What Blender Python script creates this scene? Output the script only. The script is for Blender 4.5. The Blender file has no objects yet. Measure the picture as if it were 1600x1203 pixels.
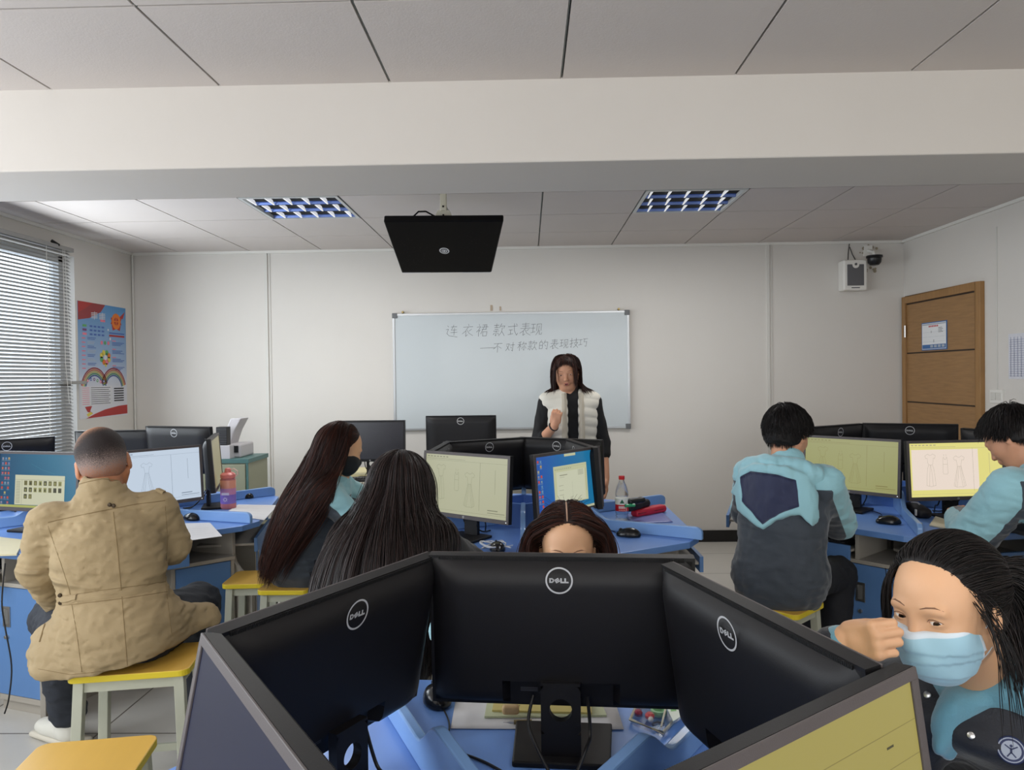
import bpy, bmesh, math, random
import numpy as np
from mathutils import Vector, Matrix, Euler
from mathutils.bvhtree import BVHTree
random.seed(7)
rng = np.random.default_rng(11)
SC = bpy.context.scene
COL = SC.collection
PI = math.pi
def rad(a): return a * PI / 180.0

# ------------------------------------------------------------------ camera
H = 1.46                      # eye height of the photographer
FPX = 1150.0                  # focal length in pixels of the 1600 px wide frame
cam_d = bpy.data.cameras.new('camera')
cam_d.sensor_fit = 'HORIZONTAL'; cam_d.sensor_width = 36.0
cam_d.lens = 36.0 * FPX / 1600.0
cam_d.clip_start = 0.02
cam = bpy.data.objects.new('camera', cam_d); COL.objects.link(cam)
CAM_R = (Matrix.Rotation(rad(1.245), 4, 'Z') @ Matrix.Rotation(rad(90 - 0.67), 4, 'X') @ Matrix.Rotation(rad(-0.72), 4, 'Z'))
cam.matrix_world = Matrix.Translation((0, 0, H)) @ CAM_R
SC.camera = cam
def ray(px, py):
    return (CAM_R.to_3x3() @ Vector(((px - 800) / FPX, -(py - 601.5) / FPX, -1.0)))
def at(px, py, Y):            # point at depth Y behind image point
    d = ray(px, py); t = Y / d.y; return Vector((d.x * t, Y, H + d.z * t))
def atz(px, py, z):           # point at height z
    d = ray(px, py); t = (z - H) / d.z; return Vector((d.x * t, d.y * t, z))
def atx(px, py, x):           # point on the plane x = const
    d = ray(px, py); t = x / d.x; return Vector((x, d.y * t, H + d.z * t))

# ------------------------------------------------------------------ world, light, exposure
SC.view_settings.view_transform = 'Standard'
SC.view_settings.look = 'None'
SC.view_settings.gamma = 1.0
SC.view_settings.use_curve_mapping = False
SC.view_settings.exposure = 0.0
W = bpy.data.worlds.new('overcast sky'); SC.world = W; W.use_nodes = True
_bg = W.node_tree.nodes['Background']
_bg.inputs['Color'].default_value = (0.80, 0.90, 1.0, 1); _bg.inputs['Strength'].default_value = 2.2
def area(name, loc, rot, sx, sy, power, color):
    l = bpy.data.lights.new(name, 'AREA'); l.shape = 'RECTANGLE'; l.size = sx; l.size_y = sy
    l.energy = power; l.color = color
    o = bpy.data.objects.new(name, l); COL.objects.link(o); o.location = loc; o.rotation_euler = rot
    return o
XL, XR, YB, YF = -3.48, 3.25, 6.43, -3.2      # room box
ZC, ZN = 2.588, 2.535                         # far and near ceiling
# daylight through the windows: left wall (three windows); soft fill added behind the photographer
area('daylight_window_left_far', (XL + 0.22, 4.55, 1.65), (0, rad(-90), 0), 1.4, 2.0, 46, (0.88, 0.95, 1.0))
area('daylight_window_left_mid', (XL + 0.12, 1.6, 1.65), (0, rad(-90), 0), 1.5, 2.2, 56, (0.90, 0.95, 1.0))
area('daylight_window_left_near', (XL + 0.12, -1.4, 1.65), (0, rad(-90), 0), 1.5, 2.0, 46, (0.92, 0.96, 1.0))
area('soft_fill_behind', (0.4, YF + 0.12, 1.75), (rad(90), 0, 0), 4.6, 1.5, 78, (1.0, 0.96, 0.90))
# added fill areas under the two unlit fixtures, plus two unseen above the photographer
for _x in (-1.47, 1.05): area('ceiling_fill', (_x, 4.85, ZC - .03), (0, 0, 0), .5, .5, 18, (1.0, 0.98, 0.95))
for _x in (-1.47, 1.05): area('ceiling_fill', (_x, 0.3, ZN - .03), (0, 0, 0), .5, .5, 12, (1.0, 0.97, 0.92))

# ------------------------------------------------------------------ materials
MATS = {}
def mat(name, col, rough=0.6, metal=0.0, spec=0.5, bump=0.0, bscale=200.0, var=0.0, vscale=6.0, coat=0.0,
        trans=0.0, ior=1.45, alpha=1.0, emit=None, estr=1.0, sheen=0.0, stretch=None, sss=0.0, bdist=0.002, folds=None):
    if name in MATS: return MATS[name]
    m = bpy.data.materials.new(name); m.use_nodes = True
    nt = m.node_tree; b = nt.nodes['Principled BSDF']; L = nt.links
    c = tuple(col) + (1,) if len(col) == 3 else tuple(col)
    b.inputs['Base Color'].default_value = c
    b.inputs['Roughness'].default_value = rough
    b.inputs['Metallic'].default_value = metal
    b.inputs['Specular IOR Level'].default_value = spec
    b.inputs['IOR'].default_value = ior
    b.inputs['Transmission Weight'].default_value = trans
    b.inputs['Alpha'].default_value = alpha
    b.inputs['Coat Weight'].default_value = coat
    b.inputs['Sheen Weight'].default_value = sheen
    if sss:
        b.inputs['Subsurface Weight'].default_value = sss
        b.inputs['Subsurface Radius'].default_value = (0.012, 0.005, 0.003)
        b.inputs['Subsurface Scale'].default_value = 1.0
    if emit is not None:
        b.inputs['Emission Color'].default_value = tuple(emit) + (1,)
        b.inputs['Emission Strength'].default_value = estr
    tc = None
    if bump or var:
        tc = nt.nodes.new('ShaderNodeTexCoord')
        mp = nt.nodes.new('ShaderNodeMapping'); L.new(tc.outputs['Object'], mp.inputs['Vector'])
        if stretch: mp.inputs['Scale'].default_value = stretch
    if var:
        n = nt.nodes.new('ShaderNodeTexNoise'); n.inputs['Scale'].default_value = vscale; n.inputs['Detail'].default_value = 4
        L.new(mp.outputs[0], n.inputs['Vector'])
        r = nt.nodes.new('ShaderNodeValToRGB')
        r.color_ramp.elements[0].position = 0.3; r.color_ramp.elements[1].position = 0.7
        r.color_ramp.elements[0].color = tuple(max(0, x * (1 - var)) for x in c[:3]) + (1,)
        r.color_ramp.elements[1].color = tuple(min(1, x * (1 + var)) for x in c[:3]) + (1,)
        L.new(n.outputs['Fac'], r.inputs[0]); L.new(r.outputs[0], b.inputs['Base Color'])
    if bump:
        n2 = nt.nodes.new('ShaderNodeTexNoise'); n2.inputs['Scale'].default_value = bscale; n2.inputs['Detail'].default_value = 3
        L.new(mp.outputs[0], n2.inputs['Vector'])
        bp = nt.nodes.new('ShaderNodeBump'); bp.inputs['Strength'].default_value = bump; bp.inputs['Distance'].default_value = bdist
        L.new(n2.outputs['Fac'], bp.inputs['Height']); L.new(bp.outputs[0], b.inputs['Normal'])
    if folds:                 # soft creases of cloth: (scale, depth, stretch)
        if tc is None: tc = nt.nodes.new('ShaderNodeTexCoord')
        mp3 = nt.nodes.new('ShaderNodeMapping'); L.new(tc.outputs['Object'], mp3.inputs['Vector']); mp3.inputs['Scale'].default_value = folds[2]; mp3.inputs['Rotation'].default_value = (.25, .3, .2)
        n3 = nt.nodes.new('ShaderNodeTexNoise'); n3.inputs['Scale'].default_value = folds[0]; n3.inputs['Detail'].default_value = 2.5; n3.inputs['Distortion'].default_value = 1.6; n3.noise_type = 'RIDGED_MULTIFRACTAL' if hasattr(n3, 'noise_type') else n3.noise_type
        L.new(mp3.outputs[0], n3.inputs['Vector']); bp3 = nt.nodes.new('ShaderNodeBump'); bp3.inputs['Strength'].default_value = 1.0; bp3.inputs['Distance'].default_value = folds[1]
        L.new(n3.outputs['Fac'], bp3.inputs['Height'])
        if bump: L.new(bp3.outputs[0], bp.inputs['Normal'])
        else: L.new(bp3.outputs[0], b.inputs['Normal'])
    MATS[name] = m
    return m
def srgb(r, g, b):
    f = lambda v: ((v / 255 + 0.055) / 1.055) ** 2.4 if v > 10 else v / 255 / 12.92
    return (f(r), f(g), f(b))
def glow(name, rgb, k=1.0):   # a colour shown by a lit screen
    c = srgb(*rgb)
    return mat(name, (0.01, 0.01, 0.01), rough=0.35, emit=c, estr=k, spec=0.4)

# ------------------------------------------------------------------ mesh builder
class MB:
    def __init__(s): s.v = []; s.f = []; s.m = []; s.ms = []; s.T = Matrix.Identity(4)
    def mi(s, m):
        if m not in s.ms: s.ms.append(m)
        return s.ms.index(m)
    def add(s, vs, fs, m):
        o = len(s.v); k = s.mi(m)
        s.v += [tuple(s.T @ Vector(p)) for p in vs]
        s.f += [tuple(i + o for i in f) for f in fs]; s.m += [k] * len(fs)
        return s
    def box(s, c, d, m, rz=0.0):
        x, y, z = d[0] / 2, d[1] / 2, d[2] / 2; cs, sn = math.cos(rz), math.sin(rz)
        vs = []
        for dz in (-z, z):
            for dx, dy in ((-x, -y), (x, -y), (x, y), (-x, y)):
                vs.append((c[0] + dx * cs - dy * sn, c[1] + dx * sn + dy * cs, c[2] + dz))
        return s.add(vs, [(3, 2, 1, 0), (4, 5, 6, 7), (0, 1, 5, 4), (1, 2, 6, 5), (2, 3, 7, 6), (3, 0, 4, 7)], m)
    def bb(s, a, b, m):
        return s.box([(a[i] + b[i]) / 2 for i in range(3)], [abs(b[i] - a[i]) for i in range(3)], m)
    def quad(s, p, m): return s.add(p, [tuple(range(len(p)))], m)
    def prism(s, pts, z0, z1, m, mt=None):        # polygon in xy, extruded in z
        n = len(pts)
        vs = [(x, y, z0) for x, y in pts] + [(x, y, z1) for x, y in pts]
        s.add(vs, [tuple(range(n - 1, -1, -1))], m)
        s.add(vs, [tuple(range(n, 2 * n))], mt or m)
        return s.add(vs, [(i, (i + 1) % n, n + (i + 1) % n, n + i) for i in range(n)], m)
    def extr(s, pts, vec, m):                     # planar 3D polygon extruded along vec
        n = len(pts); vec = Vector(vec)
        vs = [tuple(Vector(p)) for p in pts] + [tuple(Vector(p) + vec) for p in pts]
        return s.add(vs, [tuple(range(n - 1, -1, -1)), tuple(range(n, 2 * n))] + [(i, (i + 1) % n, n + (i + 1) % n, n + i) for i in range(n)], m)
    def lathe(s, prof, m, n=24, axis='Z', c=(0, 0, 0), mats=None):
        vs = []
        for r, z in prof:
            for i in range(n):
                a = 2 * PI * i / n; p = (r * math.cos(a), r * math.sin(a), z)
                if axis == 'Y': p = (p[0], p[2], p[1])
                if axis == 'X': p = (p[2], p[0], p[1])
                vs.append((p[0] + c[0], p[1] + c[1], p[2] + c[2]))
        for j in range(len(prof) - 1):
            s.add(vs[j * n:(j + 2) * n], [(i, (i + 1) % n, n + (i + 1) % n, n + i) for i in range(n)], mats[j] if mats else m)
        s.add(vs[:n], [tuple(range(n - 1, -1, -1))], mats[0] if mats else m)
        s.add(vs[-n:], [tuple(range(n))], mats[-1] if mats else m)
        return s
    def tube(s, pts, r, m, n=8, closed=False):
        P = [Vector(p) for p in pts]; N = len(P); rs = r if isinstance(r, (list, tuple)) else [r] * N
        up = Vector((0, 0, 1)); vs = []
        prev = None
        for i in range(N):
            if closed: t = P[(i + 1) % N] - P[i - 1]
            else: t = P[min(i + 1, N - 1)] - P[max(i - 1, 0)]
            if t.length < 1e-9: t = Vector((0, 0, 1))
            t.normalize()
            if prev is None:
                a = up if abs(t.z) < 0.9 else Vector((1, 0, 0)); u = t.cross(a).normalized()
            else:
                u = prev - t * prev.dot(t); u = u.normalized() if u.length > 1e-6 else t.orthogonal().normalized()
            prev = u; w = t.cross(u)
            for k in range(n):
                an = 2 * PI * k / n; vs.append(tuple(P[i] + (u * math.cos(an) + w * math.sin(an)) * rs[i]))
        fs = []
        for i in range(N if closed else N - 1):
            a, b = i * n, ((i + 1) % N) * n
            fs += [(a + k, a + (k + 1) % n, b + (k + 1) % n, b + k) for k in range(n)]
        if not closed: fs += [tuple(range(n - 1, -1, -1)), tuple((N - 1) * n + k for k in range(n))]
        return s.add(vs, fs, m)
    def build(s, name, parent=None, smooth=False, bevel=0.0, loc=None, recalc=True, seg=2, angle=40):
        me = bpy.data.meshes.new(name); me.from_pydata(s.v, [], s.f)
        for m in s.ms: me.materials.append(m)
        me.polygons.foreach_set('material_index', s.m)
        if recalc:
            b = bmesh.new(); b.from_mesh(me); bmesh.ops.remove_doubles(b, verts=b.verts, dist=1e-6)
            bmesh.ops.recalc_face_normals(b, faces=b.faces); b.to_mesh(me); b.free()
        if smooth:
            me.polygons.foreach_set('use_smooth', [True] * len(me.polygons))
            try: me.set_sharp_from_angle(angle=rad(angle))
            except Exception: pass
        o = bpy.data.objects.new(name, me); COL.objects.link(o)
        if parent: o.parent = parent
        if loc: o.location = loc
        if bevel:
            md = o.modifiers.new('bevel', 'BEVEL'); md.width = bevel; md.segments = seg; md.limit_method = 'ANGLE'; md.angle_limit = rad(40)
            md.harden_normals = False
        return o
def empty(name, loc=(0, 0, 0), rz=0.0, parent=None):
    o = bpy.data.objects.new(name, None); COL.objects.link(o); o.location = loc; o.rotation_euler = (0, 0, rz)
    o.empty_display_size = 0.05
    if parent: o.parent = parent
    return o
def tag(o, label, cat, group=None, kind=None):
    o['label'] = label; o['category'] = cat
    if group: o['group'] = group
    if kind: o['kind'] = kind
    return o
def struct(o): o['kind'] = 'structure'; return o
def copy_tree(o, parent=None):
    c = o.copy(); COL.objects.link(c)
    if parent is not None:
        c.parent = parent
    for ch in o.children: copy_tree(ch, c)
    return c
def spline(P, n=6):
    P = [Vector(p) for p in P]; out = []
    for i in range(len(P) - 1):
        a, b, c, d = P[max(i - 1, 0)], P[i], P[i + 1], P[min(i + 2, len(P) - 1)]
        for k in range(n):
            t = k / n; out.append(.5 * ((2 * b) + (c - a) * t + (2 * a - 5 * b + 4 * c - d) * t * t + (3 * b - a - 3 * c + d) * t ** 3))
    return out + [P[-1]]
# flat drawings: 2D content (x right, y up) laid on a plane; each layer stands a hair in front of the last
class Flat:
    def __init__(s, mb, O, U, V, N, step=0.00025):
        s.mb = mb; s.O = Vector(O); s.U = Vector(U); s.V = Vector(V); s.N = Vector(N); s.l = 0; s.step = step
    def p(s, x, y): return tuple(s.O + s.U * x + s.V * y + s.N * (s.l * s.step))
    def layer(s, k=None): s.l = s.l + 1 if k is None else k; return s
    def poly(s, pts, m): s.mb.quad([s.p(*q) for q in pts], m)
    def rect(s, x0, y0, x1, y1, m): s.poly([(x0, y0), (x1, y0), (x1, y1), (x0, y1)], m)
    def line(s, pts, w, m):
        for (x0, y0), (x1, y1) in zip(pts[:-1], pts[1:]):
            d = math.hypot(x1 - x0, y1 - y0)
            if d < 1e-7: continue
            tx, ty = (x1 - x0) / d * w * .4, (y1 - y0) / d * w * .4
            nx, ny = -(y1 - y0) / d * w / 2, (x1 - x0) / d * w / 2
            s.poly([(x0 - tx - nx, y0 - ty - ny), (x1 + tx - nx, y1 + ty - ny), (x1 + tx + nx, y1 + ty + ny), (x0 - tx + nx, y0 - ty + ny)], m)
    def disc(s, x, y, r, m, n=24, ry=None):
        ry = ry or r
        s.poly([(x + r * math.cos(2 * PI * i / n), y + ry * math.sin(2 * PI * i / n)) for i in range(n)], m)
    def ring(s, x, y, r0, r1, m, n=48):
        for i in range(n):
            a, b = 2 * PI * i / n, 2 * PI * (i + 1) / n
            s.poly([(x + r0 * math.cos(a), y + r0 * math.sin(a)), (x + r1 * math.cos(a), y + r1 * math.sin(a)),
                    (x + r1 * math.cos(b), y + r1 * math.sin(b)), (x + r0 * math.cos(b), y + r0 * math.sin(b))], m)
    def arc(s, x, y, r, a0, a1, w, m, n=16):
        s.line([(x + r * math.cos(rad(a0 + (a1 - a0) * i / n)), y + r * math.sin(rad(a0 + (a1 - a0) * i / n))) for i in range(n + 1)], w, m)
# ================================================================== ROOM
M_wall = mat('painted wall', srgb(209, 205, 199), rough=0.75, bump=0.15, bscale=60, var=0.02, vscale=1.2)
M_ceilface = mat('ceiling tile', srgb(202, 194, 189), rough=0.7, bump=0.25, bscale=160, var=0.015, vscale=3)
M_tbar = mat('ceiling grid metal', srgb(132, 140, 138), rough=0.4, metal=0.4)
M_gap = mat('ceiling gap', srgb(40, 42, 42), rough=0.9)
M_beam = mat('beam plaster', srgb(202, 196, 189), rough=0.8, bump=0.25, bscale=25, var=0.02, vscale=1.5)
M_black = mat('black baseboard', srgb(32, 31, 31), rough=0.35, var=0.15, vscale=9)
M_white = mat('white plastic', srgb(222, 220, 214), rough=0.4)
M_glass = mat('window glass', (0.9, 0.95, 1), rough=0.02, trans=1.0, alpha=0.25)
M_wframe = mat('window frame', srgb(190, 192, 194), rough=0.4, metal=0.2)

def floor_mat():
    m = bpy.data.materials.new('floor tiles'); m.use_nodes = True; nt = m.node_tree; L = nt.links
    b = nt.nodes['Principled BSDF']
    tc = nt.nodes.new('ShaderNodeTexCoord'); mp = nt.nodes.new('ShaderNodeMapping'); L.new(tc.outputs['Object'], mp.inputs[0])
    br = nt.nodes.new('ShaderNodeTexBrick'); br.offset = 0.0; L.new(mp.outputs[0], br.inputs['Vector'])
    br.inputs['Color1'].default_value = srgb(196, 193, 186) + (1,); br.inputs['Color2'].default_value = srgb(201, 198, 191) + (1,)
    br.inputs['Mortar'].default_value = srgb(105, 98, 88) + (1,)
    br.inputs['Scale'].default_value = 1.0; br.inputs['Mortar Size'].default_value = 0.004
    br.inputs['Brick Width'].default_value = 0.6; br.inputs['Row Height'].default_value = 0.6
    n = nt.nodes.new('ShaderNodeTexNoise'); n.inputs['Scale'].default_value = 5; n.inputs['Detail'].default_value = 6
    L.new(tc.outputs['Object'], n.inputs['Vector'])
    mx = nt.nodes.new('ShaderNodeMix'); mx.data_type = 'RGBA'; mx.blend_type = 'MULTIPLY'
    rp = nt.nodes.new('ShaderNodeValToRGB'); rp.color_ramp.elements[0].color = (0.86, 0.85, 0.84, 1); rp.color_ramp.elements[1].color = (1, 1, 1, 1)
    L.new(n.outputs['Fac'], rp.inputs[0]); L.new(br.outputs['Color'], mx.inputs[6]); L.new(rp.outputs[0], mx.inputs[7])
    mx.inputs[0].default_value = 1.0
    L.new(mx.outputs[2], b.inputs['Base Color']); b.inputs['Roughness'].default_value = 0.28
    return m
M_floor = floor_mat()
b = MB(); b.bb((XL - .2, YF - .2, -0.1), (XR + .2, YB + .2, 0), M_floor); struct(b.build('floor'))
b = MB(); b.bb((XL - .2, YB, 0), (XR + .2, YB + .15, 2.9), M_wall); struct(b.build('wall_back'))
b = MB(); b.bb((XR, YF - .2, 0), (XR + .15, YB, 2.9), M_wall); struct(b.build('wall_right'))
# left wall with three window openings
WZ0, WZ1 = 0.86, 2.42
wins = [(3.35, 5.60), (0.35, 2.55), (-2.5, -0.45)]
b = MB()
ys = [YF - .2]
for a, c in sorted(wins): ys += [a, c]
ys.append(YB)
for i in range(0, len(ys), 2): b.bb((XL - .2, ys[i], 0), (XL, ys[i + 1], 2.9), M_wall)
for a, c in wins:
    b.bb((XL - .2, a, 0), (XL, c, WZ0), M_wall); b.bb((XL - .2, a, WZ1), (XL, c, 2.9), M_wall)
struct(b.build('wall_left'))
# wall behind the photographer, one wide unseen window added for soft fill
b = MB()
b.bb((XL, YF - .2, 0), (XR, YF, 0.95), M_wall); b.bb((XL, YF - .2, 2.5), (XR, YF, 2.9), M_wall)
b.bb((XL, YF - .2, .95), (-2.0, YF, 2.5), M_wall); b.bb((2.8, YF - .2, .95), (XR, YF, 2.5), M_wall)
struct(b.build('wall_front'))
def window(n, a, c):
    f = MB(); x = XL - .12; w = .05
    for y0, y1, z0, z1 in ((a, c, WZ0, WZ0 + w), (a, c, WZ1 - w, WZ1), (a, a + w, WZ0, WZ1), (c - w, c, WZ0, WZ1),
                           ((a + c) / 2 - .03, (a + c) / 2 + .03, WZ0, WZ1)):
        f.bb((x - .03, y0, z0), (x + .03, y1, z1), M_wframe)
    o = struct(f.build('window_%d' % n))
    g = MB(); g.bb((x - .003, a + w, WZ0 + w), (x + .003, c - w, WZ1 - w), M_glass); g.build('glass_pane', o)
for i, (a, c) in enumerate(wins): window(i + 1, a, c)
f = MB()
for x in (-2.0, -.4, 1.2, 2.75): f.bb((x, YF - .14, .95), (x + .05, YF - .08, 2.5), M_wframe)
f.bb((-2, YF - .14, .95), (2.8, YF - .08, 1.0), M_wframe); f.bb((-2, YF - .14, 2.45), (2.8, YF - .08, 2.5), M_wframe)
o4 = struct(f.build('window_4'))  # unseen window added to carry the fill from behind
g = MB(); g.bb((-1.95, YF - .115, 1.0), (2.75, YF - .11, 2.45), M_glass); g.build('glass_pane', o4)

# ceilings: tiles between metal bars
T = 0.632; GX = 0.105
def ceiling(name, y_lines, z, x0, x1, bar, T=T, GX=GX):
    b = MB(); b.bb((x0, y_lines[0], z + .02), (x1, y_lines[-1], z + .08), M_gap)
    k0 = math.ceil((x0 - GX) / T); k1 = math.floor((x1 - GX) / T)
    xs = [x0] + [GX + T * k for k in range(k0, k1 + 1)] + [x1]
    lights = [(-1.79, -1.15), (0.73, 1.37)]
    for j in range(len(y_lines) - 1):
        for i in range(len(xs) - 1):
            mx, my = (xs[i] + xs[i + 1]) / 2, (y_lines[j] + y_lines[j + 1]) / 2
            if name == 'ceiling' and any(l0 < mx < l1 for l0, l1 in lights) and 4.54 < my < 5.15: continue
            g = bar * .62
            b.bb((xs[i] + g, y_lines[j] + g, z), (xs[i + 1] - g, y_lines[j + 1] - g, z + .02), M_ceilface)
    for x in xs[1:-1]: b.bb((x - bar * .30, y_lines[0], z + .006), (x + bar * .05, y_lines[-1], z + .021), M_tbar)
    for y in y_lines[1:-1]: b.bb((x0, y - bar * .3, z + .006), (x1, y + bar * .05, z + .021), M_tbar)
    return struct(b.build(name))
ceiling('ceiling', [3.10, 3.90, 4.533, 5.166, 5.80, YB], ZC, XL, XR, .008)
ceiling('ceiling.001', [YF] + [2.10 - T * k for k in range(7, -1, -1)] + [2.70], ZN, XL, XR, .0075, .624, .135)
b = MB(); b.bb((XL, 2.68, 2.236), (XR, 3.12, 2.9), M_beam); struct(b.build('trim_1', bevel=.006))
# trunking and corner strips on the back wall, white edge strips under the ceiling
M_trunk = mat('wall trunking', srgb(205, 203, 197), rough=0.5)
n = 2
for x in (at(418, 560, YB).x, at(1200, 500, YB).x):
    b = MB(); b.bb((x - .012, YB - .012, .1), (x + .012, YB, ZC), M_trunk); b.bb((x + .03, YB - .006, .1), (x + .036, YB, ZC), M_trunk)
    struct(b.build('trim_%d' % n)); n += 1
b = MB(); b.bb((XL, YB - .02, ZC - .022), (XR, YB, ZC), M_white); b.bb((XL, 3.12, ZC - .022), (XL + .02, YB, ZC), M_white); b.bb((XR - .02, 3.12, ZC - .022), (XR, YB, ZC), M_white)
struct(b.build('trim_%d' % n)); n += 1
b = MB(); b.tube([(XL + .012, YB - .012, .1), (XL + .012, YB - .012, ZC)], .009, M_trunk); struct(b.build('trim_%d' % n)); n += 1
b = MB(); b.bb((XL, YB - .015, 0), (XR, YB, .1), M_black); struct(b.build('baseboard_back'))
b = MB(); b.bb((XL, YF, 0), (XL + .015, YB - .015, .1), M_black); struct(b.build('baseboard_left'))
b = MB(); b.bb((XR - .015, YF, 0), (XR, 5.1, .1), M_black); struct(b.build('baseboard_right'))

# door on the right wall
M_wood = mat('door veneer', srgb(148, 112, 72), rough=0.45, var=0.12, vscale=5, stretch=(1, 1.2, 14), bump=0.1, bscale=30)
M_woodf = mat('door frame veneer', srgb(150, 112, 68), rough=0.45, var=0.1, vscale=6, stretch=(1, 8, 1))
M_groove = mat('door groove', srgb(48, 34, 24), rough=0.7)
M_steel = mat('brushed steel', srgb(190, 190, 190), rough=0.3, metal=1.0)
dy0 = atx(1535, 600, XR - .02).y; dy1 = 6.40; dz = atx(1470, 452, XR - .03).z
b = MB()
b.bb((XR - .035, dy0, 0), (XR, dy0 + .06, dz), M_woodf); b.bb((XR - .035, dy1 - .06, 0), (XR, dy1, dz), M_woodf); b.bb((XR - .035, dy0 + .06, dz - .06), (XR, dy1 - .06, dz), M_woodf)
dr = struct(b.build('door_1', bevel=.003))
b = MB(); b.bb((XR - .022, dy0 + .063, .01), (XR - .002, dy1 - .063, dz - .063), M_wood)
for zz in (atx(1470, 549, XR - .02).z, atx(1470, 631, XR - .02).z, .55): b.bb((XR - .0225, dy0 + .063, zz - .006), (XR - .018, dy1 - .063, zz + .006), M_groove)
b.bb((XR - .0225, dy0 + .063, dz - .072), (XR - .018, dy1 - .063, dz - .06), M_groove)
b.build('door_panel', dr)
b = MB(); hp = atx(1411, 519, XR); b.tube([(XR - .04, dy1 - .065, hp.z - .05), (XR - .04, dy1 - .065, hp.z + .05)], .009, M_steel); b.build('hinge', dr)

# laminated notice on the door
M_paperw = mat('white paper', srgb(226, 228, 230), rough=0.5)
M_blue = mat('print blue', srgb(58, 104, 160), rough=0.5)
M_red = mat('print red', srgb(190, 60, 62), rough=0.5)
M_ink = mat('print black', srgb(48, 48, 52), rough=0.6)
M_lgrey = mat('print light grey', srgb(168, 176, 186), rough=0.6)
p0 = atx(1441, 546, XR - .023); p1 = atx(1480, 501, XR - .023)
y1, y0 = p0.y, p1.y; z0, z1 = p0.z - .01, p1.z + .005
w, h = y1 - y0, z1 - z0
b = MB(); b.bb((XR - .027, y0, z0), (XR - .0225, y1, z1), M_blue)
F = Flat(b, (XR - .027, y1, z0), (0, -1, 0), (0, 0, 1), (-1, 0, 0)).layer(2)
F.rect(.008, .008, w - .008, h - .008, M_paperw); F.layer()
F.rect(.012, .012, w - .012, h * .2, M_blue); F.rect(.012, h * .90, w - .012, h - .012, M_lgrey)
F.layer()
for i in range(4): F.rect(w * (.36 + .15 * i), .02, w * (.47 + .15 * i), h * .18, M_lgrey)
for i in range(6): F.rect(w * (.30 + .065 * i), h * .82, w * (.345 + .065 * i), h * .88, M_red)
for r in range(3):
    F.rect(.02, h * (.3 + .17 * r), w - .02, h * (.305 + .17 * r), M_lgrey)
F.line([(w * .5, h * .28), (w * .5, h * .36)], .006, M_ink); F.line([(w * .4, h * .62), (w * .4, h * .68)], .005, M_ink)
for r in range(4): F.rect(w * .68, h * (.62 + .05 * r), w * (.86 - .03 * (r % 2)), h * (.635 + .05 * r), M_ink)
tag(b.build('notice', recalc=False), 'small white and blue notice sheet fixed on the wooden door', 'notice')
# timetable sheet on the right wall, cut by the frame edge
q0 = atx(1576, 592, XR - .003); q1 = atx(1576, 522, XR - .003)
b = MB(); b.bb((XR - .003, q0.y - .30, q0.z), (XR, q0.y, q1.z), mat('pale sheet', srgb(206, 207, 214), rough=.6))
F = Flat(b, (XR - .003, q0.y, q0.z), (0, -1, 0), (0, 0, 1), (-1, 0, 0)).layer(2)
hh = q1.z - q0.z
M_pale = mat('pale print', srgb(172, 176, 196), rough=.6)
for i in range(17): F.rect(.012, hh * (.06 + .05 * i), .288, hh * (.075 + .05 * i), M_pale)
for i in range(8): F.rect(.02 + .035 * i, hh * .05, .028 + .035 * i, hh * .93, M_pale)
tag(b.build('timetable_sheet', recalc=False), 'pale printed timetable sheet on the right wall beside the door', 'notice')
s0 = atx(1549, 629, XR); s1 = atx(1569, 609, XR)
b = MB(); b.bb((XR - .012, s1.y, s0.z), (XR, s0.y, s1.z), M_white)
b.bb((XR - .016, s1.y + .015, s0.z + .02), (XR - .012, (s1.y + s0.y) / 2 - .002, s1.z - .02), M_trunk); b.bb((XR - .016, (s1.y + s0.y) / 2 + .002, s0.z + .02), (XR - .012, s0.y - .015, s1.z - .02), M_trunk)
cy = (s0.y + s1.y) / 2
b.bb((XR - .006, cy - .006, s1.z), (XR, cy + .006, 2.45), M_trunk)
tag(b.build('light_switch', bevel=.0015), 'cream wall switch with its thin cable duct right of the door', 'switch')

# venetian blind in the far left window
M_slat = mat('grey blind slat', srgb(150, 149, 146), rough=0.42, metal=0.15)
bl = empty('venetian_blind', (XL + .06, 4.7, 0)); tag(bl, 'grey venetian blind hanging in the left window', 'blind')
by0, by1 = 3.2, atx(110, 500, XL + .06).y
bz1 = atx(108, 388, XL + .06).z + .0; bz0 = .93
b = MB(); b.bb((-.02, by0 - 4.7, bz1 - .03), (.025, by1 - 4.7 + .02, bz1), M_slat); b.build('head_rail', bl, bevel=.002)
b = MB(); n = 58
for i in range(n):
    z = bz0 + .02 + (bz1 - .045 - bz0 - .02) * i / (n - 1); c, s = math.cos(rad(36)), math.sin(rad(36)); wd = .0155
    prof = [(-wd, 0), (0, .0022), (wd, 0)]
    vs = []
    for (u, v) in prof:
        vs.append((u * c - v * s, v * c + u * s))
    for k in range(2):
        (x0, zz0), (x1, zz1) = vs[k], vs[k + 1]
        b.quad([(x0, by0 - 4.7, z - zz0), (x1, by0 - 4.7, z - zz1), (x1, by1 - 4.7, z - zz1), (x0, by1 - 4.7, z - zz0)], M_slat)
o = b.build('slats', bl, recalc=False); 
b = MB(); b.bb((-.012, by0 - 4.7, bz0 - .01), (.012, by1 - 4.7, bz0 + .008), M_slat); b.build('bottom_rail', bl)
b = MB()
for yy in (by1 - .28, by1 - 1.35): b.tube([(0.013, yy - 4.7, bz0), (0.013, yy - 4.7, bz1 - .02)], .0022, M_white, n=6); b.build('ladder_cord', bl); b = MB()
b.tube([(0.03, by1 - .10 - 4.7, bz1 - .03), (0.033, by1 - .06 - 4.7, 1.55), (0.03, by1 - .05 - 4.7, 1.25)], .0018, M_white, n=6)
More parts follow.
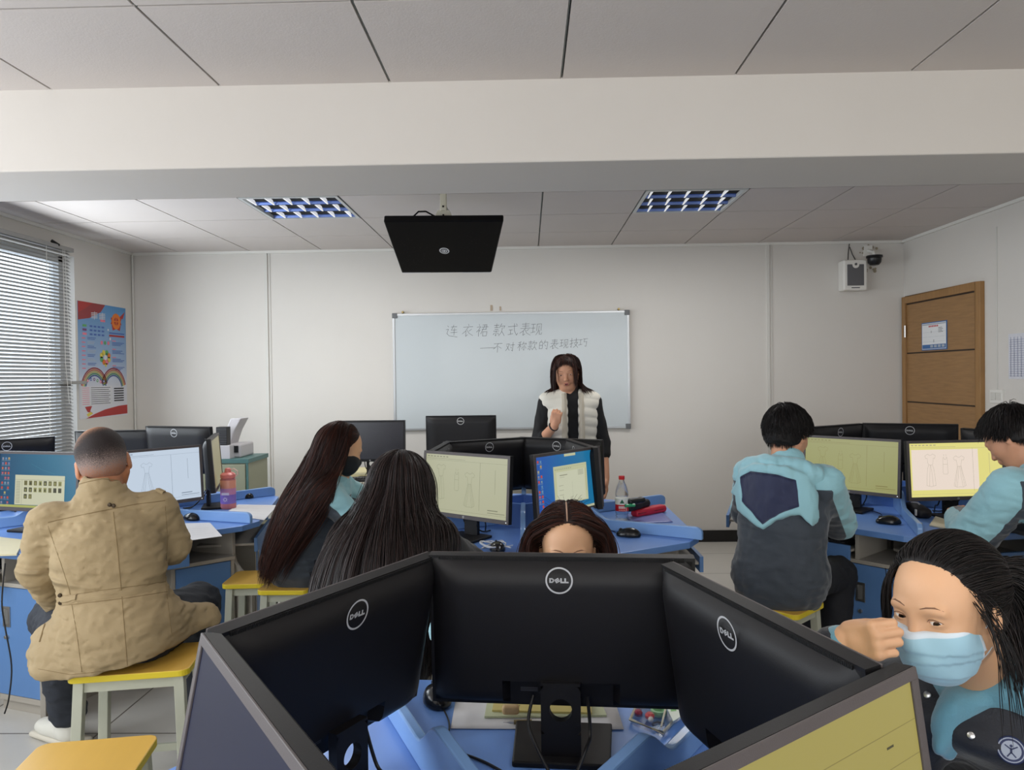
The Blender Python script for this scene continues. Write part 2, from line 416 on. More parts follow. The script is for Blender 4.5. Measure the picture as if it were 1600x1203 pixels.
b.build('pull_cord', bl); b = MB()
b.tube([(0.036, by1 - .13 - 4.7, bz1 - .03), (0.033, by1 - .12 - 4.7, 1.6), (0.03, by1 - .08 - 4.7, 1.30)], .0018, M_white, n=6)
b.build('pull_cord', bl)
b = MB(); g0 = atx(98, 598, XL + .06); b.bb((-.03, g0.y - 4.7 - .02, g0.z - .012), (.02, by1 - 4.7 + .16, g0.z + .012), M_slat); b.build('cord_cleat', bl, bevel=.002)
b = MB(); b.tube([(.0, by1 - .2 - 4.7, bz1 + .02), (.02, by1 - .15 - 4.7, bz1 - .005)], .012, M_gap); b.build('bracket', bl)

# poster on the left wall
def poster():
    a = atx(125, 655, XL + .004); c = atx(196, 475, XL + .004)
    y0, y1 = a.y, c.y; z0, z1 = a.z, atx(125, 470, XL + .004).z
    w, h = y1 - y0, z1 - z0
    b = MB(); M_pb = mat('poster sky', srgb(128, 158, 190), rough=.4); M_pw = mat('poster white', srgb(208, 208, 212), rough=.4)
    M_sky = bpy.data.materials.new('poster gradient print'); M_sky.use_nodes = True; nt = M_sky.node_tree
    tc = nt.nodes.new('ShaderNodeTexCoord'); sp = nt.nodes.new('ShaderNodeSeparateXYZ'); nt.links.new(tc.outputs['Object'], sp.inputs[0])
    mr = nt.nodes.new('ShaderNodeMapRange'); mr.inputs[1].default_value = z0; mr.inputs[2].default_value = z1; nt.links.new(sp.outputs['Z'], mr.inputs[0])
    cr = nt.nodes.new('ShaderNodeValToRGB'); e = cr.color_ramp.elements
    e[0].position = 0.25; e[0].color = srgb(206, 207, 214) + (1,); e[1].position = 1.0; e[1].color = srgb(76, 138, 190) + (1,)
    x = cr.color_ramp.elements.new(.5); x.color = srgb(150, 172, 202) + (1,)
    nt.links.new(mr.outputs[0], cr.inputs[0]); nt.links.new(cr.outputs[0], nt.nodes['Principled BSDF'].inputs['Base Color'])
    b.bb((XL + .0005, y0, z0), (XL + .003, y1, z1), M_sky)
    F = Flat(b, (XL + .003, y0, z0), (0, 1, 0), (0, 0, 1), (1, 0, 0)).layer(2)
    R = mat('poster red', srgb(168, 44, 42), rough=.4); Rd = mat('poster dark red', srgb(142, 48, 52), rough=.4)
    Pk = mat('poster pink', srgb(222, 120, 140), rough=.4); Or = mat('poster orange', srgb(220, 120, 40), rough=.4)
    Ye = mat('poster yellow', srgb(214, 196, 80), rough=.4); Gr = mat('poster green', srgb(90, 160, 96), rough=.4)
    Bl = mat('poster blue', srgb(60, 96, 168), rough=.4); Pu = mat('poster purple', srgb(112, 60, 120), rough=.4)
    F.poly([(0, h), (w * .55, h), (w * .45, h * .93), (w * .22, h * .865), (0, h * .84)], Rd)
    F.layer(); F.poly([(0, h), (w * .3, h), (w * .1, h * .93), (0, h * .9)], R); F.layer(2)
    # red swoosh at the bottom
    F.poly([(w * .12, 0), (w, 0.012), (w, h * .095), (w * .8, h * .09), (w * .5, h * .065), (w * .3, h * .035)], R)
    F.poly([(w * .1, h * .1), (w * .24, h * .105), (w * .2, h * .06), (w * .26, h * .04), (w * .15, h * .055)], R); F.layer()
    F.poly([(w * .13, h * .035), (w * .2, h * .055), (w * .26, h * .04), (w * .16, h * .012)], Ye)
    # heading strokes
    for i in range(2):
        x = w * (.26 + .16 * i)
        for s in range(4): F.line([(x, h * (.87 + .014 * s)), (x + w * .12, h * (.875 + .014 * s))], .006, M_pw)
        F.line([(x + w * .06, h * .86), (x + w * .065, h * .925)], .006, M_pw)
    F.rect(w * .44, h * .845, w * .54, h * .865, Pk)
    # flame medal
    cx, cy = w * .78, h * .865
    F.poly([(cx + w * .14 * (1 if i % 2 else .72) * math.cos(i * PI / 6), cy + h * .055 * (1 if i % 2 else .75) * math.sin(i * PI / 6)) for i in range(12)], R)
    F.poly([(cx - w * .1, cy - h * .035), (cx + w * .1, cy - h * .035), (cx + w * .08, cy - h * .085), (cx, cy - h * .07), (cx - w * .08, cy - h * .085)], R)
    F.poly([(cx + w * .05, cy + h * .03), (cx + w * .2, cy + h * .1), (cx + w * .15, cy + h * .03)], R); F.layer()
    F.ring(cx, cy, w * .05, w * .10, Or, 14); F.line([(cx, cy - .03), (cx, cy + .03)], .012, Or); F.line([(cx - .03, cy), (cx + .03, cy)], .01, Or)
    for i, c in enumerate((Gr, Pu, Pk)):
        y = h * (.795 - .035 * i); F.rect(w * .08, y - .008, w * .16, y + .01, c)
        for k in range(4): F.rect(w * (.22 + .08 * k), y - .006, w * (.275 + .08 * k), y + .008, Bl)
    F.rect(w * .62, h * .722, w * .96, h * .738, R); F.rect(w * .62, h * .748, w * .96, h * .76, Bl)
    F.layer()
    for i, c in enumerate((Pk, Gr, Pk)): F.disc(w * (.46 + .07 * i), h * .66, .016, c)
    F.disc(w * .64, h * .70, .012, M_pw); F.disc(w * .60, h * .78, .009, M_pw)
    for r in range(8):
        y = h * (.685 - .037 * r); F.rect(w * .06, y, w * .13, y + .008, Pk)
        for k in range(2): F.rect(w * .17, y + .008 - .012 * k, w * (.34 - .02 * ((r + k) % 3)), y + .013 - .012 * k, M_lgrey if r % 2 else Bl)
    for g_ in range(4):
        y = h * (.68 - .075 * g_); F.rect(w * .68, y, w * .76, y + .007, Pk)
        for k in range(3): F.rect(w * .68, y - .012 - .011 * k, w * (.95 - .04 * ((g_ + k) % 3)), y - .007 - .011 * k, Bl)
    # lozenge drawing
    cx, cy = w * .53, h * .53
    for i, c in enumerate((Or, Gr, Ye, Ye, Gr, Or, Pk, Ye)):
        a = i * PI / 4 + .4; F.disc(cx + w * .085 * math.cos(a), cy + h * .045 * math.sin(a), .024, c, 8)
    F.poly([(cx - .02, cy - h * .05), (cx + .03, cy - h * .05), (cx + .004, cy - h * .09)], Ye); F.layer()
    F.disc(cx, cy, .022, M_pw); F.disc(cx + .02, cy + .03, .008, M_ink, 8)
    # rainbow and lower text box
    for i, c in enumerate((R, Or, Ye, Gr, Bl)):
        F.arc(w * .30, h * .235, w * (.27 - .022 * i), 20, 165, .010, c, 18); F.arc(w * .70, h * .235, w * (.27 - .022 * i), 15, 160, .010, c, 18)
    F.layer()
    F.rect(w * .03, h * .105, w * .66, h * .275, M_pw); F.layer()
    for i, c in enumerate((Pk, Bl, Pu, Gr, Pk, Bl)): F.disc(w * (.16 + .065 * i), h * (.325 + .012 * math.sin(i * 1.1)), .013, c, 12)
    F.layer()
    for i in range(6): F.disc(w * (.16 + .065 * i), h * (.325 + .012 * math.sin(i * 1.1)), .006, M_pw, 8)
    for r in range(9):
        y = h * (.26 - .0175 * r); F.rect(w * .05, y, w * .19, y + .004, Pk); F.rect(w * .22, y, w * (.62 - .03 * (r % 2)), y + .004, M_ink)
    for r in range(6):
        y = h * (.245 - .022 * r); F.rect(w * .70, y, w * .92, y + .010, M_ink)
    tag(b.build('poster', recalc=False), 'tall colourful propaganda poster with red medal and rainbow on left wall', 'poster')
poster()

# whiteboard
def whiteboard():
    a = at(616, 674, YB - .03); c = at(983, 485, YB - .03)
    x0, x1 = a.x, c.x; z0, z1 = at(800, 671, YB - .03).z, at(800, 487.5, YB - .03).z
    r = empty('whiteboard', ((x0 + x1) / 2, YB - .02, z0)); tag(r, 'large white board with two lines of handwriting on the back wall', 'whiteboard')
    w, h = x1 - x0, z1 - z0
    Mb = mat('whiteboard enamel', srgb(190, 197, 200), rough=0.3, coat=0.1, var=.012, vscale=2)
    Ma = mat('aluminium trim', srgb(176, 178, 180), rough=0.35, metal=0.8)
    Mc = mat('grey corner plastic', srgb(100, 102, 104), rough=0.5)
    b = MB(); b.bb((-w / 2 + .01, -.008, .01), (w / 2 - .01, .012, h - .01), Mb); bo = b.build('board_surface', r)
    b = MB()
    b.bb((-w / 2, -.014, 0), (w / 2, .016, .018), Ma); b.bb((-w / 2, -.014, h - .018), (w / 2, .016, h), Ma)
    b.bb((-w / 2, -.014, .018), (-w / 2 + .018, .016, h - .018), Ma); b.bb((w / 2 - .018, -.014, .018), (w / 2, .016, h - .018), Ma)
    b.build('frame', r, bevel=.002)
    for sx in (-1, 1):
        for zz in (0, h):
            b = MB(); b.box((sx * (w / 2 - .018), 0, zz + (.018 if zz == 0 else -.018)), (.045, .036, .045), Mc); b.build('corner_cap', r, bevel=.004)
    for sx in (-1, 1):
        b = MB(); b.lathe([(.008, -.03), (.012, -.005), (.006, .0)], mat('brass hook', srgb(150, 130, 80), rough=.4, metal=.7), n=10, axis='Y', c=(sx * (w / 2 - .09) , 0, h + .012)); b.build('hook', r)
    # handwriting, stroke by stroke on a 10 x 10 grid
    G = {
     'lian': [[(1,9),(2,8)],[(0,6),(2,6.3),(1,3),(3,1.2),(10,.2)],[(4,8),(9,8.3)],[(6.3,9.5),(4.5,5.5),(9,5.8)],[(4,3.6),(9.6,3.9)],[(7,7),(7,1.5)]],
     'yi':   [[(5,10),(5.5,8.8)],[(1,7.6),(9,8)],[(5,7.6),(3,4.5),(.5,2.5)],[(3.4,4.6),(3.6,.5),(5,1.8)],[(8,6),(6,4.6)],[(4.4,5.4),(6,3),(9.5,1)]],
     'qun':  [[(2,9.6),(2.6,8.6)],[(.4,7.4),(3.4,7.7),(1.8,5),(.2,3.6)],[(2.2,5),(2.2,.3)],[(3.2,5.3),(2.6,4.2)],[(5,9),(8.6,9.2),(8,5.6)],[(4.2,7.4),(9.8,7.6)],[(4.8,5.6),(8.4,5.8)],[(7,9),(4,2.2)],[(5.6,3.8),(5.8,.4)],[(5.6,3.8),(9.2,3.9),(8.8,.6),(5.8,.5)]],
     'kuan': [[(.6,8.4),(4.8,8.6)],[(2.6,9.8),(2.6,6.8)],[(1,6.8),(4.4,7)],[(1.4,5.4),(4.2,5.5)],[(.4,4),(4.8,4.2)],[(2.7,4),(2.6,.4),(1.8,1)],[(1.3,2.8),(.3,1.2)],[(3.9,2.8),(4.8,1.4)],[(6.8,9.8),(5.2,6.6)],[(6.2,7.8),(9.6,8),(8.8,6.2)],[(7.6,6.8),(7.2,3.4),(5,.4)],[(7.4,3.8),(9.8,.4)]],
     'shi':  [[(1,7.2),(9,7.8)],[(2,4.6),(5,4.8)],[(3.4,4.6),(3.4,1.4)],[(1.4,1),(5.4,1.8)],[(6,9.6),(6.6,4),(8.6,.6),(9.6,2.2)],[(7.6,9.4),(8.6,8.6)]],
     'biao': [[(2,9),(8,9.2)],[(2.4,7.4),(7.8,7.6)],[(1,5.6),(9.4,5.9)],[(5,10),(5,5.7)],[(5,5.6),(3,3.4),(.6,2)],[(3.4,3.6),(3.4,.3),(5,1.4)],[(8,5),(6.2,3.8)],[(4.8,4.6),(6.4,2),(9.6,.4)]],
     'xian': [[(.6,8.6),(4,8.8)],[(.8,5.6),(3.8,5.8)],[(2.3,8.6),(2.3,2.4)],[(.4,2),(4.2,3)],[(5.4,8.8),(5.4,3.6)],[(5.4,8.8),(9,9),(9,3.8)],[(7.2,7.4),(7,3.6),(5,.4)],[(7.6,4),(7.8,.9),(9.6,.9),(9.8,2.2)]],
     'bu':   [[(.6,8.8),(9.6,9.2)],[(5.4,9),(3.4,5.6),(.4,3.6)],[(5,6.6),(5,.2)],[(6,6),(9,4.2)]],
     'dui':  [[(.6,7.6),(4,7.9),(2.6,3.8),(.4,1)],[(1.2,6.2),(4.4,1.4)],[(5,6.8),(9.8,7.1)],[(8,9.6),(8,.8),(6.8,1.6)],[(5.8,5),(6.6,3.6)]],
     'chen': [[(4,9.4),(1,8.4)],[(.4,6.4),(4.6,6.8)],[(2.6,8.8),(2.6,.4)],[(2.4,6),(.4,3)],[(2.8,5.6),(4.2,4)],[(6.6,9.4),(5.2,6)],[(6,7.6),(9.6,7.9),(9,6.2)],[(7.4,6.6),(7.4,.8),(6.4,1.6)],[(6.2,4.6),(5,2.2)],[(8.4,4.8),(9.6,2.8)]],
     'de':   [[(2.6,9.8),(1.8,7.8)],[(.8,7.6),(.8,1)],[(.8,7.6),(4,7.8),(4,1.2),(.8,1.1)],[(.8,4.4),(4,4.6)],[(6.8,9.8),(5.2,5.8)],[(6.2,7.6),(9.6,7.8),(9.2,.6),(7.8,1.4)],[(6.6,5),(7.6,3.6)]],
     'ji':   [[(.4,7.2),(4.2,7.6)],[(2.4,9.8),(2.4,.6),(1.4,1.4)],[(.4,3.6),(4.2,5.2)],[(4.8,7.8),(9.8,8.2)],[(7.2,9.8),(7.2,5.4)],[(5.2,5.4),(9,5.6),(7,2.2),(4.6,.4)],[(5.6,4.4),(9.8,.4)]],
     'qiao': [[(.4,7.6),(4,7.9)],[(2.2,7.6),(2.2,3)],[(.2,2.4),(4.2,3.2)],[(5,8.4),(9.8,8.8)],[(6.6,8.4),(6,5.6),(9,5.8),(8.6,1),(7.2,1.4)]],
     'dash': [[(0,5),(10,5.4)]],
    }
    Mk = mat('marker ink', srgb(84, 86, 90), rough=.5)
    b = MB(); F = Flat(b, (-w / 2, -.0085, 0), (1, 0, 0), (0, 0, 1), (0, -1, 0)).layer(1)
    def pt(px, py): p = at(px, py, YB - .03); return p.x - x0, p.z - z0
    def write(words, px0, py0, px1, py1, size, sp):
        ax, az = pt(px0, py0); bx, bz = pt(px1, py1); n = len(words)
        for i, g in enumerate(words):
            t = sp[i]; cx = ax + (bx - ax) * t; cz = az + (bz - az) * t
            for st in G[g]:
                F.line([(cx + (u - 5 + .12 * (v - 5)) / 10 * size * (1.5 if g == 'dash' else .92), cz + (v - 5) / 10 * size) for u, v in st], .0030, Mk)
    write(['lian', 'yi', 'qun', 'kuan', 'shi', 'biao', 'xian'], 706, 517, 838, 514, .112, [0, .19, .36, .56, .72, .87, 1.0])
    write(['dash', 'bu', 'dui', 'chen', 'kuan', 'de', 'biao', 'xian', 'ji', 'qiao'], 762, 544, 911, 535, .086, [0, .105, .235, .36, .47, .585, .70, .80, .905, 1.0])
    b.build('handwriting', r, recalc=False)
whiteboard()
b = MB(); q = at(775, 481, YB)
b.bb((q.x - .05, YB - .003, q.z - .025), (q.x - .03, YB, q.z + .025), mat('stain', srgb(178, 160, 140), rough=.8)); tag(b.build('tape_mark'), 'left brown tape mark on the wall above the white board', 'mark', 'tape marks above the board')
b = MB(); b.bb((q.x + .03, YB - .003, q.z - .025), (q.x + .045, YB, q.z + .012), MATS['stain']); tag(b.build('tape_mark'), 'right brown tape mark on the wall above the white board', 'mark', 'tape marks above the board')

# louvred ceiling lights
def ceiling_light(x0, y0, label):
    w = .632; r = empty('ceiling_light', (x0 + w / 2, y0 + w / 2, ZC)); tag(r, label, 'ceiling light', 'louvred ceiling lights')
    Mr = mat('sky tinted reflector', srgb(110, 134, 196), rough=.3, metal=.7); Mw = mat('baffle with added glow', srgb(235, 238, 240), rough=.25, metal=.3, emit=(1, 1, 1), estr=.5)  # sky reflection put into reflector colour; glow added to baffles and unlit tubes
    Mf = mat('lamp frame', srgb(200, 202, 200), rough=.4)
    b = MB()
    for a, c in (((-w / 2 + .005, -w / 2 + .005), (w / 2 - .005, -w / 2 + .025)), ((-w / 2 + .005, w / 2 - .025), (w / 2 - .005, w / 2 - .005)),
                 ((-w / 2 + .005, -w / 2 + .025), (-w / 2 + .025, w / 2 - .025)), ((w / 2 - .025, -w / 2 + .025), (w / 2 - .005, w / 2 - .025))):
        b.bb((a[0], a[1], -.004), (c[0], c[1], .06), Mf)
    b.bb((-w / 2 + .005, -w / 2 + .005, .06), (w / 2 - .005, w / 2 - .005, .066), Mf)
    b.build('frame', r)
    W2 = w / 2 - .026
    for j in range(3):
        yc = (-1 + j) * (W2 * 2 / 3); hw = W2 / 3 - .006; b = MB(); n = 10
        for i in range(n):
            a0, a1 = PI * i / n, PI * (i + 1) / n
            b.quad([(-W2, yc - hw * math.cos(a0), .002 + .045 * math.sin(a0)), (-W2, yc - hw * math.cos(a1), .002 + .045 * math.sin(a1)),
                    (W2, yc - hw * math.cos(a1), .002 + .045 * math.sin(a1)), (W2, yc - hw * math.cos(a0), .002 + .045 * math.sin(a0))], Mr)
        b.build('reflector', r, smooth=True, recalc=False)
        b = MB(); b.tube([(-W2, yc, .03), (W2, yc, .03)], .008, Mw, n=10); b.build('lamp_tube', r, smooth=True)
        for k in range(5):
            xc = -W2 + (k + .5) * W2 * 2 / 5 + (-.03 + .03 * j)
            b = MB(); b.extr([(xc - .012, yc - hw, .0), (xc - .012, yc + hw, .0), (xc - .004, yc, .03)], (.009, 0, 0), Mw)
            b.build('baffle', r)
ceiling_light(GX - 3 * T, 4.533, 'louvred ceiling light left of the hanging black display')
ceiling_light(GX + T, 4.533, 'louvred ceiling light right of the hanging black display')

# black display panel hung below the ceiling, tilted nearly flat
def hung_display():
    r = empty('ceiling_display', (at(693, 320, 4.3).x, 4.30, ZC)); tag(r, 'black panel display with round silver emblem hanging tilted from ceiling bracket', 'display')
    Mk = mat('gloss black case', srgb(7, 6, 7), rough=.4, spec=.2); Mi = mat('ivory steel', srgb(208, 204, 186), rough=.45); Ms = mat('emblem silver', srgb(205, 205, 205), rough=.5)
    O = Vector(r.location)
    tl, tr = at(599, 346, 4.20) - O, at(787, 345, 4.20) - O; bl_, br = at(628, 427, 4.66) - O, at(768, 426, 4.66) - O
    nrm = (tr - tl).cross(bl_ - tl).normalized()
    if nrm.z > 0: nrm = -nrm
    b = MB(); b.extr([tl, tr, br, bl_], -nrm * .045, Mk); b.build('case', r, bevel=.008)
    c = (tl + tr + bl_ + br) / 4; U = (tr - tl).normalized(); V = (tl - bl_).normalized()
    lg = at(694, 392, 4.45) - O; c = c + U * (lg - c).dot(U) + V * (lg - c).dot(V)
    b = MB(); F = Flat(b, c, U, V, nrm, .001).layer(1); F.disc(0, 0, .030, Ms, 32); F.layer(); F.disc(0, 0, .023, Mk, 32); F.layer(); F.ring(0, 0, .012, .017, Ms, 32); F.disc(0, 0, .008, Ms); F.disc(.024, .008, .005, Ms)
    b.build('emblem', r, recalc=False)
    b = MB(); F = Flat(b, (bl_ + br) / 2, U, V, nrm, .001).layer(1); hw = (br - bl_).length / 2
    F.rect(-hw + .01, .002, -hw * .35, .008, Ms); F.rect(hw * .35, .002, hw - .01, .008, Ms); b.build('edge_strip', r, recalc=False)
    b = MB()
    for i in range(150):
        u, v = (random.random() - .5) * .55, (random.random() - .5) * .36
        if abs(u) < .1: continue
        F = Flat(b, c, U, V, nrm, .0006).layer(1); F.rect(u, v, u + .0022, v + .0022, mat('speaker holes', srgb(70, 62, 66), rough=.5))
    b.build('speaker_holes', r, recalc=False)['kind'] = 'stuff'
    top = (tl + tr) / 2 - nrm * .045
    b = MB(); b.bb((-.018, -.018, -.16), (.018, .018, 0), Mi); b.bb((-.05, -.05, -.008), (.05, .05, 0), Mi)
    b.extr([(-.06, -.012, -.215), (.06, -.012, -.215), (.035, -.012, -.155), (-.035, -.012, -.155)], (0, .03, 0), Mi)
    b.build('ceiling_bracket', r, bevel=.003)
    b = MB()
    for zz in (-.135, -.185): b.lathe([(.005, -.026), (.006, -.016)], Mk, n=8, axis='Y', c=(0, 0, zz))
    b.build('bolt', r)
    b = MB(); b.tube([(-.05, -.01, -.19), (-.1, -.03, -.165), (-.14, -.05, -.17), (-.165, -.07, -.2), (-.16, -.06, -.235)], .005, Mk); b.build('cable', r, smooth=True)
hung_display()

# wall speaker and camera in the back right corner
def wall_speaker():
    p = at(1332, 431, YB - .06); r = empty('wall_speaker', (p.x, YB, p.z)); tag(r, 'white wall speaker with grey grille below the ceiling corner', 'speaker')
    b = MB(); b.box((0, -.06, 0), (.20, .12, .26), M_white); b.build('cabinet', r, bevel=.015, seg=3)
    b = MB(); Mg = mat('speaker grille', srgb(92, 92, 94), rough=.6, bump=.6, bscale=400); b.bb((-.07, -.124, -.09), (.07, -.118, .09), Mg); b.build('grille', r, bevel=.004)
    b = MB(); b.lathe([(.028, -.128), (.028, -.118)], M_white, n=20, axis='Y', c=(0, 0, .085)); b.lathe([(.011, -.131), (.011, -.128)], mat('badge', srgb(90, 90, 92), rough=.4), n=16, axis='Y', c=(0, 0, .09)); b.build('badge', r)
    b = MB(); b.bb((-.035, -.1225, -.112), (.035, -.12, -.105), M_ink); b.build('name_strip', r)
    b = MB(); Mc = mat('dark cable', srgb(50, 48, 46), rough=.5)
    b.tube([(-.02, -.02, .13), (-.015, -.015, .2), (0, -.01, ZC - p.z)], .004, Mc, n=6); b.tube([(.05, -.02, .13), (.02, -.015, .19), (0, -.01, ZC - p.z - .05)], .004, Mc, n=6); b.build('cable', r)
wall_speaker()
def dome():
    p = at(1369, 404, YB - .16); r = empty('security_camera', (p.x, YB, p.z)); tag(r, 'small black security camera on a wall bracket in the back corner', 'camera')
    Mk = mat('camera black', srgb(22, 22, 24), rough=.3)
    b = MB(); b.lathe([(.0, -.055), (.035, -.05), (.052, -.03), (.056, 0), (.056, .008), (.066, .012), (.064, .03), (.0, .036)], Mk, n=24, c=(0, -.13, 0)); b.build('dome', r, smooth=True)
    b = MB(); b.tube([(0, -.13, .03), (0, -.12, .06), (.0, -.02, .09), (0, 0, .09)], .014, M_white); b.box((0, -.01, .09), (.07, .02, .09), M_white); b.build('bracket', r, smooth=True)
    b = MB(); st = mat('wall stain', srgb(150, 140, 120), rough=.9)
    F = Flat(b, (0, -.001, 0), (1, 0, 0), (0, 0, 1), (0, -1, 0), .0005)
    for k in range(26):
        F.layer(1 + k); F.disc(random.gauss(-.01, .04), random.gauss(.09 if k % 3 else -.08, .02), random.uniform(.006, .016), st, 7)
    tag(b.build('wall_stain', recalc=False, loc=(p.x, YB, p.z)), 'brownish scuff stains on the wall around the security camera', 'stain')
dome()
# ================================================================== DESKS, MONITORS, STOOLS
M_desk = mat('blue laminate', srgb(106, 146, 214), rough=0.33, var=.02, vscale=4)
M_deskedge = mat('blue edge band', srgb(92, 130, 188), rough=0.4)
M_divider = mat('blue divider', srgb(120, 158, 210), rough=0.28)
M_grey = mat('warm grey board', srgb(158, 152, 142), rough=0.55, var=.03, vscale=5)
M_door = mat('cabinet blue', srgb(86, 124, 174), rough=0.4)
M_dark = mat('dark void', srgb(34, 34, 38), rough=.8)
M_kb = mat('keyboard black', srgb(26, 26, 28), rough=.5)
M_yel = mat('stool yellow laminate', srgb(206, 164, 74), rough=.38, var=.03, vscale=3, stretch=(8, 1, 1))
M_yeledge = mat('stool yellow edge', srgb(212, 190, 44), rough=.4)
M_leg = mat('stool grey paint', srgb(176, 178, 162), rough=.45)
DZ = 0.74
def pol(r, a): return (r * math.cos(rad(a)), r * math.sin(rad(a)))
def divider_profile(out=.90, inn=.13, low=.055, high=.115):
    pts = [(inn, 0), (out, 0), (out, low * .55)]
    for i in range(1, 6):
        a = i / 5 * PI / 2; pts.append((out - .035 * (1 - math.cos(a)) , low * .55 + low * .45 * math.sin(a)))
    r1, r2 = .46, .34
    pts.append((.6, low * .92)); 
    for i in range(0, 11):
        t = i / 10; s = t * t * (3 - 2 * t); pts.append((r1 + (r2 - r1) * t, low * .9 + (high - low * .9) * s))
    pts.append((inn, high))
    return pts
def desk(cx, cy, rot, label, R=.935, pull=()):
    r = empty('hexagonal_computer_desk', (cx, cy, 0)); tag(r, label, 'desk', 'blue hexagonal computer desks')
    # vertices of the ring at rot + 60 k, each corner cut
    pts = []
    for k in range(6):
        a = rot + 60 * k; v = Vector(pol(R, a)); p = Vector(pol(R, a - 60)); n = Vector(pol(R, a + 60))
        pts += [tuple(v + (p - v).normalized() * .075), tuple(v + (n - v).normalized() * .075)]
    b = MB(); b.prism(pts, DZ - .028, DZ, M_deskedge, M_desk); b.build('tabletop', r, bevel=.003)
    b = MB(); hp = [pol(.15, rot + 60 * k) for k in range(6)]; hi = [pol(.13, rot + 60 * k) for k in range(6)]
    for k in range(6):
        k2 = (k + 1) % 6; b.prism([hp[k], hp[k2], hi[k2], hi[k]], DZ, DZ + .11, M_desk)
    b.build('hub_wall', r)
    prof = divider_profile()
    for k in range(6):
        a = rot + 60 * k; ux, uy = pol(1, a); nx, ny = -uy * .011, ux * .011
        b = MB(); b.extr([(ux * p + -nx, uy * p - ny, DZ + h + .0005) for p, h in prof], (2 * nx, 2 * ny, 0), M_divider); b.build('divider', r, bevel=.004)
        # side panel: narrow top, foot sweeping out
        pp = [(.15, 0.012), (.905, .012), (.905, .40), (.895, .44), (.87, .475), (.83, .505), (.80, .54), (.79, .58), (.79, DZ - .03), (.15, DZ - .03)]
        b = MB(); b.extr([(ux * p - nx, uy * p - ny, h) for p, h in pp], (2 * nx, 2 * ny, 0), M_grey); b.build('side_panel', r, bevel=.002)
    for k in range(6):
        n = rot + 30 + 60 * k; F_ = Matrix.Rotation(rad(n - 90), 4, 'Z')   # local y outward, x towards decreasing angle
        # cabinet at the +30 side (local -x)
        c0, c1 = -.385, -.085; y0, y1 = .40, .715
        cb = MB(); cb.T = F_; t = .018
        cb.bb((c0, y0, .05), (c0 + t, y1, .56), M_grey); cb.bb((c1 - t, y0, .05), (c1, y1, .56), M_grey)
        cb.bb((c0, y0, .56), (c1, y1 + .012, .578), M_grey); cb.bb((c0 + t, y0, .05), (c1 - t, y1, .075), M_grey); cb.bb((c0 + t, y0, .075), (c1 - t, y0 + t, .56), M_grey)
        cb.bb((c0 + .01, y0 + .01, .0), (c1 - .01, y1 - .02, .05), M_grey)
        cab = cb.build('cabinet', r, bevel=.0015)
        d = MB(); d.T = F_; d.bb((c0 + t + .002, y1 - .016, .078), (c1 - t - .002, y1 + .002, .555), M_door); dd = d.build('cabinet_door', r, bevel=.001)
        hx = c1 - .075
        d = MB(); d.T = F_; d.bb((hx - .022, y1 + .002, .38), (hx + .022, y1 + .006, .47), M_steel); d.bb((hx - .012, y1 + .006, .392), (hx + .012, y1 + .0065, .458), mat('handle recess', srgb(120, 120, 118), rough=.5, metal=.5)); d.build('handle', dd, bevel=.001)
        d = MB(); d.T = F_; d.lathe([(.0, .012), (.007, .012), (.010, .008), (.010, .0)], M_steel, n=16, axis='Y', c=(hx, y1 + .002, .335)); d.build('lock', dd, smooth=True)
        pl = .07 if k in pull else 0.0
        # keyboard tray with blue lip
        d = MB(); d.T = F_; d.bb((-.13, .50 + pl, .612), (.37, .78 + pl, .624), M_grey); d.bb((-.145, .78 + pl, .582), (.385, .797 + pl, .652), M_door); d.build('keyboard_tray', r, bevel=.0015)
        d = MB(); d.T = F_; d.bb((-.155, .42, .578), (-.137, .72, DZ - .03), M_grey); d.bb((-.38, .42, DZ - .046), (.38, .45, DZ - .028), M_dark); d.build('niche_panel', r, bevel=.001)
    return r

M_plas = mat('monitor black plastic', srgb(21, 20, 22), rough=.5, spec=.35, bump=.12, bscale=900)
M_bez = mat('monitor bezel grey', srgb(80, 74, 74), rough=.5, bump=.1, bscale=700)
M_vent = mat('vent dark', srgb(12, 12, 13), rough=.7)
M_logo = mat('logo silver', srgb(196, 196, 196), rough=.35, metal=.2)
MW, MH = .502, .292
def dell_logo(F, s, m):
    F.ring(0, 0, s * .88, s, m, 48)
    t = s * .115; h = s * .26; y = -h / 2
    # D
    x = -s * .66
    F.line([(x, y), (x, y + h)], t, m); F.line([(x, y + h), (x + s * .14, y + h), (x + s * .24, y + h * .72), (x + s * .24, y + h * .28), (x + s * .14, y), (x, y)], t * .85, m)
    # slanted E
    def rot(px, py): c, s_ = math.cos(rad(30)), math.sin(rad(30)); return (-s * .14 + px * c - py * s_, px * s_ + py * c)
    F.line([rot(-s * .12, -h * .42), rot(-s * .12, h * .42)], t * .8, m)
    for yy in (-h * .42, 0, h * .42): F.line([rot(-s * .12, yy), rot(s * .13, yy)], t * .7, m)
    for x in (s * .14, s * .44):
        F.line([(x, y + h), (x, y), (x + s * .2, y)], t, m)
